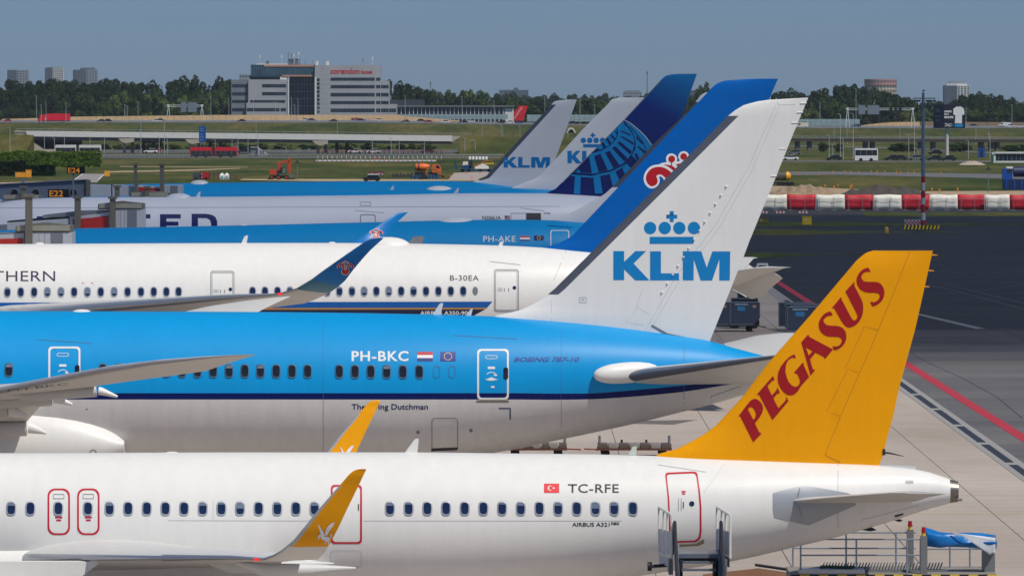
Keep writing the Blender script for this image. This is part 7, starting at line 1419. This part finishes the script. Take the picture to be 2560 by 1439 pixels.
for col, u, D in (('red', 18, 2705), ('black', 252, 2702), ('black', 268, 2720), ('white', 392, 2705), ('black', 402, 2760), ('black', 603, 2703), ('white', 765, 2770), ('blue', 780, 2765), ('black', 833, 2705), ('black', 903, 2765), ('white', 949, 2772), ('black', 1013, 2705), ('black', 1054, 2775), ('red', 1070, 2705), ('white', 1112, 2705), ('black', 1158, 2735), ('white', 1176, 2772), ('black', 1256, 2740), ('white', 1274, 2735), ('blue', 1295, 2742), ('black', 1433, 2760), ('blue', 2140, 2745), ('black', 2435, 2760), ('white', 2525, 2735), ('white', 2550, 2710)): car(col, u, D, up_, 1 if D > 2750 else -1)
for col, u, v in (('black', 332, 379), ('white', 377, 384), ('red', 385, 382), ('black', 2085, 402.5), ('white', 1976, 402), ('grey', 1986, 388), ('black', 2230, 402.5), ('black', 2248, 402.5), ('grey', 2290, 402), ('black', 2336, 403), ('black', 2371, 403.5), ('black', 2338, 388), ('white', 887, 384), ('white', 934, 384), ('black', 1068, 384), ('black', 610, 384)): car(col, u, GD(v), lo, -1)
for nm, o in list(PRO.items()): pass
def busmk(name, label, u0, u1, v, h, mroof, mside, joint=False, dz=0, cat='bus', front=None, wb=(.3, .8)):
    D = GD(v); X = lambda u: (u - CX) * D / F; xa, xb = X(u0), X(u1); t = thing(name, label, cat, ((xa + xb) / 2, D + 1.2, 0)); secs = [(xa, xb)] if not joint else [(xa, xa + (xb - xa) * .46), (xa + (xb - xa) * .52, xb)]
    for a, b in secs:
        mb = MB(); mb.prism([(a, .35), (b, .35), (b, h * .92), (b - .25, h), (a + .2, h), (a, h * .94)], D, D + 2.5); bd = mb.build('body', mroof, t, bevel=.08)
        mb = MB(); mb.box(a + .15, b - .25, D - .03, D - .005, h * wb[0], h * wb[1]); mb.build('window_band', mside, bd)
        n = max(3, int((b - a) / 1.5))
        for i in range(1, n): mb = MB(); xx = a + (b - a) * i / n; mb.box(xx - .05, xx + .05, D - .05, D - .032, h * wb[0], h * wb[1]); mb.build('window_pillar', GREYM, bd)
        mb = MB(); mb.box(a + .02, b - .02, D - .02, D - .004, .36, h * wb[0] - .02); mb.build('skirt', front or mroof, bd)
        for xx in (a + 1.6, b - 1.8):
            for y in (D - .06, D + 2.2): mb = MB(); mb.cyl(xx, y, .48, .48, .3, 14, 0, 'y'); mb.build('wheel', TYRE, t)
    if joint: mb = MB(); mb.box(secs[0][1], secs[1][0], D + .15, D + 2.35, .5, h * .95); mb.build('bellows', BDK, t)
    return t
BR_ = mat('bus_red', C(206, 24, 44), .4, coat=.3); busmk('articulated_bus', 'red articulated bus with dark window band on the low road', 476, 593, 394, 2.95, BR_, BDK, True, 0, 'bus', BDK, (.25, .66))
busmk('articulated_bus', 'white articulated bus half hidden behind the bright green hedge', 138, 252, 387, 2.95, HWH, BDK, True, 0, 'bus', None, (.3, .72)); busmk('coach', 'white touring coach with dark upper windows on the low road', 2137, 2195, 404, 3.5, HWH, GLASSK, False, 0, 'coach', None, (.46, .88))
# red lorry on the motorway
D = 2703.0; p = on(134, D); X = lambda u: (u - CX) * D / F; zb = p.z + .08; t = thing('red_lorry', 'bright red articulated lorry on the raised motorway', 'lorry', (p.x, D + 1.2, zb)); LR = mat('lorry_red', C(220, 6, 44), .4)
mb = MB(); mb.box(X(115), X(174.5), D, D + 2.5, zb + .95, zb + 4.0); mb.build('trailer', LR, t); mb = MB(); mb.prism([(X(94), zb + .5), (X(111), zb + .5), (X(112), zb + 3.5), (X(103), zb + 3.6), (X(95), zb + 2.4)], D + .05, D + 2.45); cb = mb.build('cab', LR, t); mb = MB(); mb.prism([(X(94.4), zb + 1.7), (X(98), zb + 1.7), (X(100), zb + 3.0), (X(96), zb + 2.6)], D - .02, D + .03); mb.build('cab_window', GLASSK, cb); mb = MB(); mb.box(X(96), X(174), D + .3, D + 2.2, zb + .6, zb + .94); mb.build('chassis', DARKM, t)
for u in (98, 108, 150, 157, 164):
    for y in (D, D + 2.1): mb = MB(); mb.cyl(X(u), y, zb + .5, .5, .35, 12, 0, 'y'); mb.build('wheel', TYRE, t)
def van(u, D, label, m):
    p = on(u, D); t = thing('van', label, 'van', tuple(p)); x, zb = p.x, p.z + .08; mb = MB(); mb.prism([(x - 2.7, zb + .35), (x + 2.7, zb + .35), (x + 2.7, zb + 2.3), (x - 1.3, zb + 2.4), (x - 2.0, zb + 1.35), (x - 2.7, zb + 1.15)], D, D + 2); b = mb.build('body', m, t); mb = MB(); mb.prism([(x - 1.9, zb + 1.35), (x - .8, zb + 1.35), (x - .8, zb + 2.0), (x - 1.4, zb + 2.05)], D - .03, D - .005); mb.build('side_window', GLASSK, b)
    for xx in (x - 1.7, x + 1.6):
        for y in (D - .02, D + 1.8): mb = MB(); mb.cyl(xx, y, zb + .36, .36, .22, 12, 0, 'y'); mb.build('wheel', TYRE, t)
van(2512, 2745, 'white van on the motorway before the brown wall', HWH); van(2006, 2705, 'cream van with flat roof beside the white fin edge', mat('van_cream', C(216, 210, 190), .4))
# lamp columns
POLE = mat('lamp_pole', C(178, 184, 188), .5, .2); LP = None
def pole(u, vt, D, label, group, r=.11):
    p = on(u, D); zt = W(0, vt, D).z; t = thing('lamp_post', label, 'lamp post', tuple(p), group); mb = MB(); mb.tube([(p.x, D, p.z), (p.x, D, zt)], [r * 1.25, r * .8], 6); mb.build('pole', POLE, t); mb = MB(); mb.tube([(p.x - .05, D, zt), (p.x - .5, D, zt + .1)], [r * .7, r * .5], 5); mb.box(p.x - .85, p.x - .4, D - .1, D + .1, zt + .05, zt + .14); mb.build('lamp_head', POLE, t)
for u, vt in ((25, 320), (111, 340), (136, 345), (161, 340), (225, 341), (261, 342), (352, 300), (398, 342), (411, 305), (418, 343), (538, 350), (580, 345), (595, 345), (620, 347), (645, 340), (715, 368), (931, 345), (978, 345), (998, 351), (1061, 352), (1162, 345), (1182, 352), (1188, 351)): pole(u, vt, 1790 + (u * 37 % 60), 'pale lamp post beside the low road under the flyover', 'lamp posts by the low road', .09)
for u, vt in ((2073, 338), (2082, 362), (2101, 286), (2108, 346), (2133, 284), (2272, 336), (2286, 312), (2421, 352), (2475, 335), (2296, 374)): pole(u, vt, 1650 + (u * 13 % 50), 'pale lamp post beside the right low road', 'lamp posts by the right road', .09)
for u, vt in ((91, 240), (103, 262), (115, 256), (165, 258), (312, 262), (318, 264), (345, 256), (527, 242), (572, 246), (634, 240), (688, 255), (729, 245), (737, 262), (745, 248), (795, 262), (1013, 240), (1155, 242), (1210, 280), (1225, 282), (1235, 252), (1362, 242), (1450, 243), (1487, 262), (2050, 256), (2140, 222), (2415, 270), (2530, 262)): pole(u, vt, 2684, 'tall grey lamp post along the raised motorway', 'lamp posts along the motorway', .1)
for u, vt in ((1205, 310), (1253, 312), (1257, 316), (1300, 316), (843, 300), (640, 300), (1420, 318), (2085, 315), (2118, 315), (2250, 318), (2440, 318), (2472, 318)): pole(u, vt, 2240, 'slender grey lamp post below the motorway embankment', 'lamp posts below the embankment', .08)

# ================================================================== trees
def crownmesh(seed, m, n=1900, blobs=18, sz=.05, tall=1.0):
    rnd = random.Random(seed); mb = MB(); B = []
    for i in range(blobs):
        h = (i + rnd.random()) / blobs; rad = .34 * math.sqrt(max(.05, 1 - ((h - .48) / .56) ** 2)); a = rnd.uniform(0, 6.28); d = math.sqrt(rnd.uniform(.1, 1)) * rad
        B.append((Vector((d * math.cos(a), d * math.sin(a), .14 + .72 * h)), rnd.uniform(.10, .17)))
    for i in range(n):
        c, r = rnd.choice(B); d = Vector((rnd.gauss(0, 1), rnd.gauss(0, 1), rnd.gauss(0, 1))).normalized(); p = c + d * r * rnd.uniform(.72, 1.08); p.z = max(p.z, .04)
        nn = (d + Vector((rnd.uniform(-.7, .7), rnd.uniform(-.7, .7), rnd.uniform(-.4, .9)))).normalized(); a = nn.orthogonal().normalized(); a = (a * math.cos(i) + nn.cross(a) * math.sin(i)) * sz * rnd.uniform(.5, 1.15); b = nn.cross(a) * rnd.uniform(.5, .9)
        mb.add([p - a, p - b * .8, p + a, p + b], [(0, 1, 2, 3)])
    return mb
BARK = mat('bark', C(70, 60, 50), .9, var=.2)
TL = [leafmat('leaf_deep', C(22, 40, 15), C(40, 60, 24), 3), leafmat('leaf_mid', C(38, 58, 22), C(62, 80, 36), 3), leafmat('leaf_olive', C(66, 82, 36), C(94, 106, 56), 3)]
KIND = ['deep green leafy tree', 'mid green leafy tree', 'pale olive green tree']
VAR = []
for k in range(3):
    for j in range(3):
        t = thing('tree', KIND[k], 'tree'); crownmesh(10 * k + j, TL[k]).build('crown', TL[k], t, True)
        mb = MB(); mb.tube([(0, 0, -.02), (.01, 0, .3), (0, .01, .62)], [.03, .022, .008], 7)
        for a in range(5): q = a * 1.3; mb.tube([(0, 0, .22 + .07 * a), (.16 * math.cos(q), .16 * math.sin(q), .42 + .08 * a)], [.012, .004], 5)
        mb.build('trunk', BARK, t, True); VAR.append(t)
used = [False] * 9; rt = random.Random(11)
def tree(u, vt, D, kind, width, where, zb=None):
    j = kind * 3 + rt.randrange(3); t = VAR[j] if not used[j] else copy_tree(VAR[j]); used[j] = True
    p = on(u, D); zt = W(0, vt, D).z; hgt = (zt - p.z) * 1.04; t.location = p; w_ = width * D / F / .72; t.scale = (w_, w_, hgt); t.rotation_euler = (0, 0, rt.uniform(0, 6.28)); t['label'] = f'{KIND[kind]} {where}'; t['group'] = f'{KIND[kind]}s {where}'
wd = 'in the wood behind the tan wall'
for i in range(26): u = -30 + i * 24.5 + rt.uniform(-7, 7); tree(u, float(np.interp(u, [0, 60, 100, 200, 300, 400, 470, 600], [196, 206, 192, 200, 192, 202, 194, 200])) + rt.uniform(-3, 9), 3080 + rt.uniform(-30, 40), 0, rt.uniform(46, 62), wd)
for i in range(22): u = -20 + i * 28 + rt.uniform(-9, 9); tree(u, rt.uniform(214, 232), 2990 + rt.uniform(-25, 25), 0 if u < 330 else rt.choice((0, 1)), rt.uniform(44, 58), wd)
for i in range(15): u = 170 + i * 27 + rt.uniform(-7, 7); tree(u, rt.uniform(228, 248), 2930 + rt.uniform(-12, 12), rt.choice((1, 2, 2)) if u > 260 else 1, rt.uniform(40, 54), wd)
for i in range(12): u = -10 + i * 52 + rt.uniform(-9, 9); tree(u, rt.uniform(268, 278), 2885 + rt.uniform(-8, 8), 1, rt.uniform(36, 48), wd)
for u, v in ((18, 272), (48, 270), (75, 274), (98, 276)): tree(u, v, 2870, 1, 34, 'forming low scrub behind the tan wall')
wr = 'beyond the glazed hall'
for u, v in ((978, 197), (1000, 206), (1022, 207), (1040, 215), (1062, 222)): tree(u, v, 3120, 0, 44, wr)
for u, v in ((1082, 224), (1105, 232), (1128, 226), (1150, 228), (1172, 225), (1196, 226), (1210, 234)): tree(u, v, 3250 + rt.uniform(-40, 40), rt.choice((1, 1, 2)), 44, wr)
for i in range(11): tree(1090 + i * 26, rt.uniform(238, 250), 3150, rt.choice((0, 1)), 44, wr)
for i in range(16): tree(1235 + i * 26, rt.uniform(231, 241), 4600 + rt.uniform(-150, 150), 0, 40, 'in the far hazy tree line')
for u, v in ((1300, 268), (1325, 262), (1345, 266), (1370, 258), (1395, 262), (1440, 252), (1460, 243), (1478, 240), (1500, 250), (1520, 258)): tree(u, v, 2960, 1, 40, 'close behind the KLM fins')
for u, v in ((1738, 224), (1755, 214), (1772, 208), (1790, 218)): tree(u, v, 3100, 1, 34, 'behind the bright blue fin tip')
wb = 'in the clump beside the right gantry'
for u, v in ((1936, 233), (1955, 226), (1976, 224), (1996, 230), (2018, 238), (2040, 226), (2062, 218), (2085, 212), (2108, 210), (2132, 208), (2156, 214), (2180, 222), (2204, 226), (2226, 230), (2248, 240), (2268, 250), (2285, 258)): tree(u, v, 3060 + rt.uniform(-40, 40), 0, 52, wb)
for i in range(13): tree(1955 + i * 27, rt.uniform(243, 262), 2960 + rt.uniform(-20, 20), rt.choice((0, 1, 1)), 46, wb)
for u, v in ((2010, 268), (2035, 272), (2270, 276), (2310, 270), (2330, 268)): tree(u, v, 2900, 2, 42, wb)
wc = 'in the wood beyond the billboard'
for u, v in ((2300, 262), (2325, 256), (2350, 254), (2400, 236), (2422, 233), (2442, 232), (2462, 240), (2482, 238), (2502, 236), (2522, 246), (2545, 256), (2570, 260)): tree(u, v, 3150 + rt.uniform(-40, 40), 0, 48, wc)
for i in range(9): tree(2400 + i * 24, rt.uniform(268, 280), 2940, rt.choice((1, 1, 0)), 44, wc)
for i in range(14): tree(2300 + i * 26, rt.uniform(250, 256), 4600, 0, 40, 'in the far hazy tree line')
for i in range(9): tree(1620 + i * 26, rt.uniform(244, 250), 4600, 0, 40, 'in the far hazy tree line')
# bushes below the flyover and viaduct
for i in range(30): u = 165 + i * 31 + rt.uniform(-10, 10); tree(u, rt.uniform(356, 364), 1905 + rt.uniform(0, 30), rt.choice((0, 1, 2, 2)), rt.uniform(26, 40), 'growing low under the flyover')
for u, v, wdt in ((2240, 358, 40), (2258, 357, 44), (2275, 359, 40), (2390, 356, 44), (2408, 357, 40), (2060, 356, 30), (2095, 358, 30), (2520, 362, 44), (2545, 361, 44)): tree(u, v, 1900, 1, wdt, 'growing low under the viaduct')
for i in range(9):
    if not used[i]:
        for ch in list(VAR[i].children): bpy.data.objects.remove(ch)
        bpy.data.objects.remove(VAR[i])

# ================================================================== a passing cloud (well above the frame) and the haze
mb = MB(); rc = random.Random(5); hc = 620.0; off = SUN * (hc / SUN.z)
def cl(x, y, z, rx, ry, rz):
    rings = []
    for i in range(9):
        a = math.pi * i / 8; rings.append([(x + rx * math.sin(a) * math.cos(t_), y + ry * math.sin(a) * math.sin(t_), z - rz * math.cos(a)) for t_ in np.linspace(0, 2 * math.pi, 20, endpoint=False)])
    mb.loft(rings, 0, False)
cl(off.x, 604 + off.y, hc, 350, 246, 22); cl(off.x, 604 + off.y, hc + 4, 336, 230, 12)
CLD = bpy.data.materials.new('cloud'); CLD.use_nodes = True; _n = CLD.node_tree.nodes; _l = CLD.node_tree.links; _n.clear()
_o = _n.new('ShaderNodeOutputMaterial'); _m = _n.new('ShaderNodeMixShader'); _t = _n.new('ShaderNodeBsdfTransparent'); _tl = _n.new('ShaderNodeBsdfTranslucent'); _m.inputs[0].default_value = .22; _tl.inputs[0].default_value = (.9, .9, .9, 1)
_l.new(_t.outputs[0], _m.inputs[1]); _l.new(_tl.outputs[0], _m.inputs[2]); _l.new(_m.outputs[0], _o.inputs[0])
tag(mb.build('cloud', CLD), kind='structure')
mb = MB(); mb.box(-4200, 4200, -300, 14200, -1.5, 95); HZ = bpy.data.materials.new('haze'); HZ.use_nodes = True; _n = HZ.node_tree.nodes; _l = HZ.node_tree.links; _n.clear(); _o = _n.new('ShaderNodeOutputMaterial'); _v = _n.new('ShaderNodeVolumePrincipled'); _v.inputs['Color'].default_value = (.72, .82, .95, 1); _v.inputs['Density'].default_value = .00003; _v.inputs['Anisotropy'].default_value = 0.0
_l.new(_v.outputs[0], _o.inputs['Volume']); tag(mb.build('haze', HZ), kind='stuff')
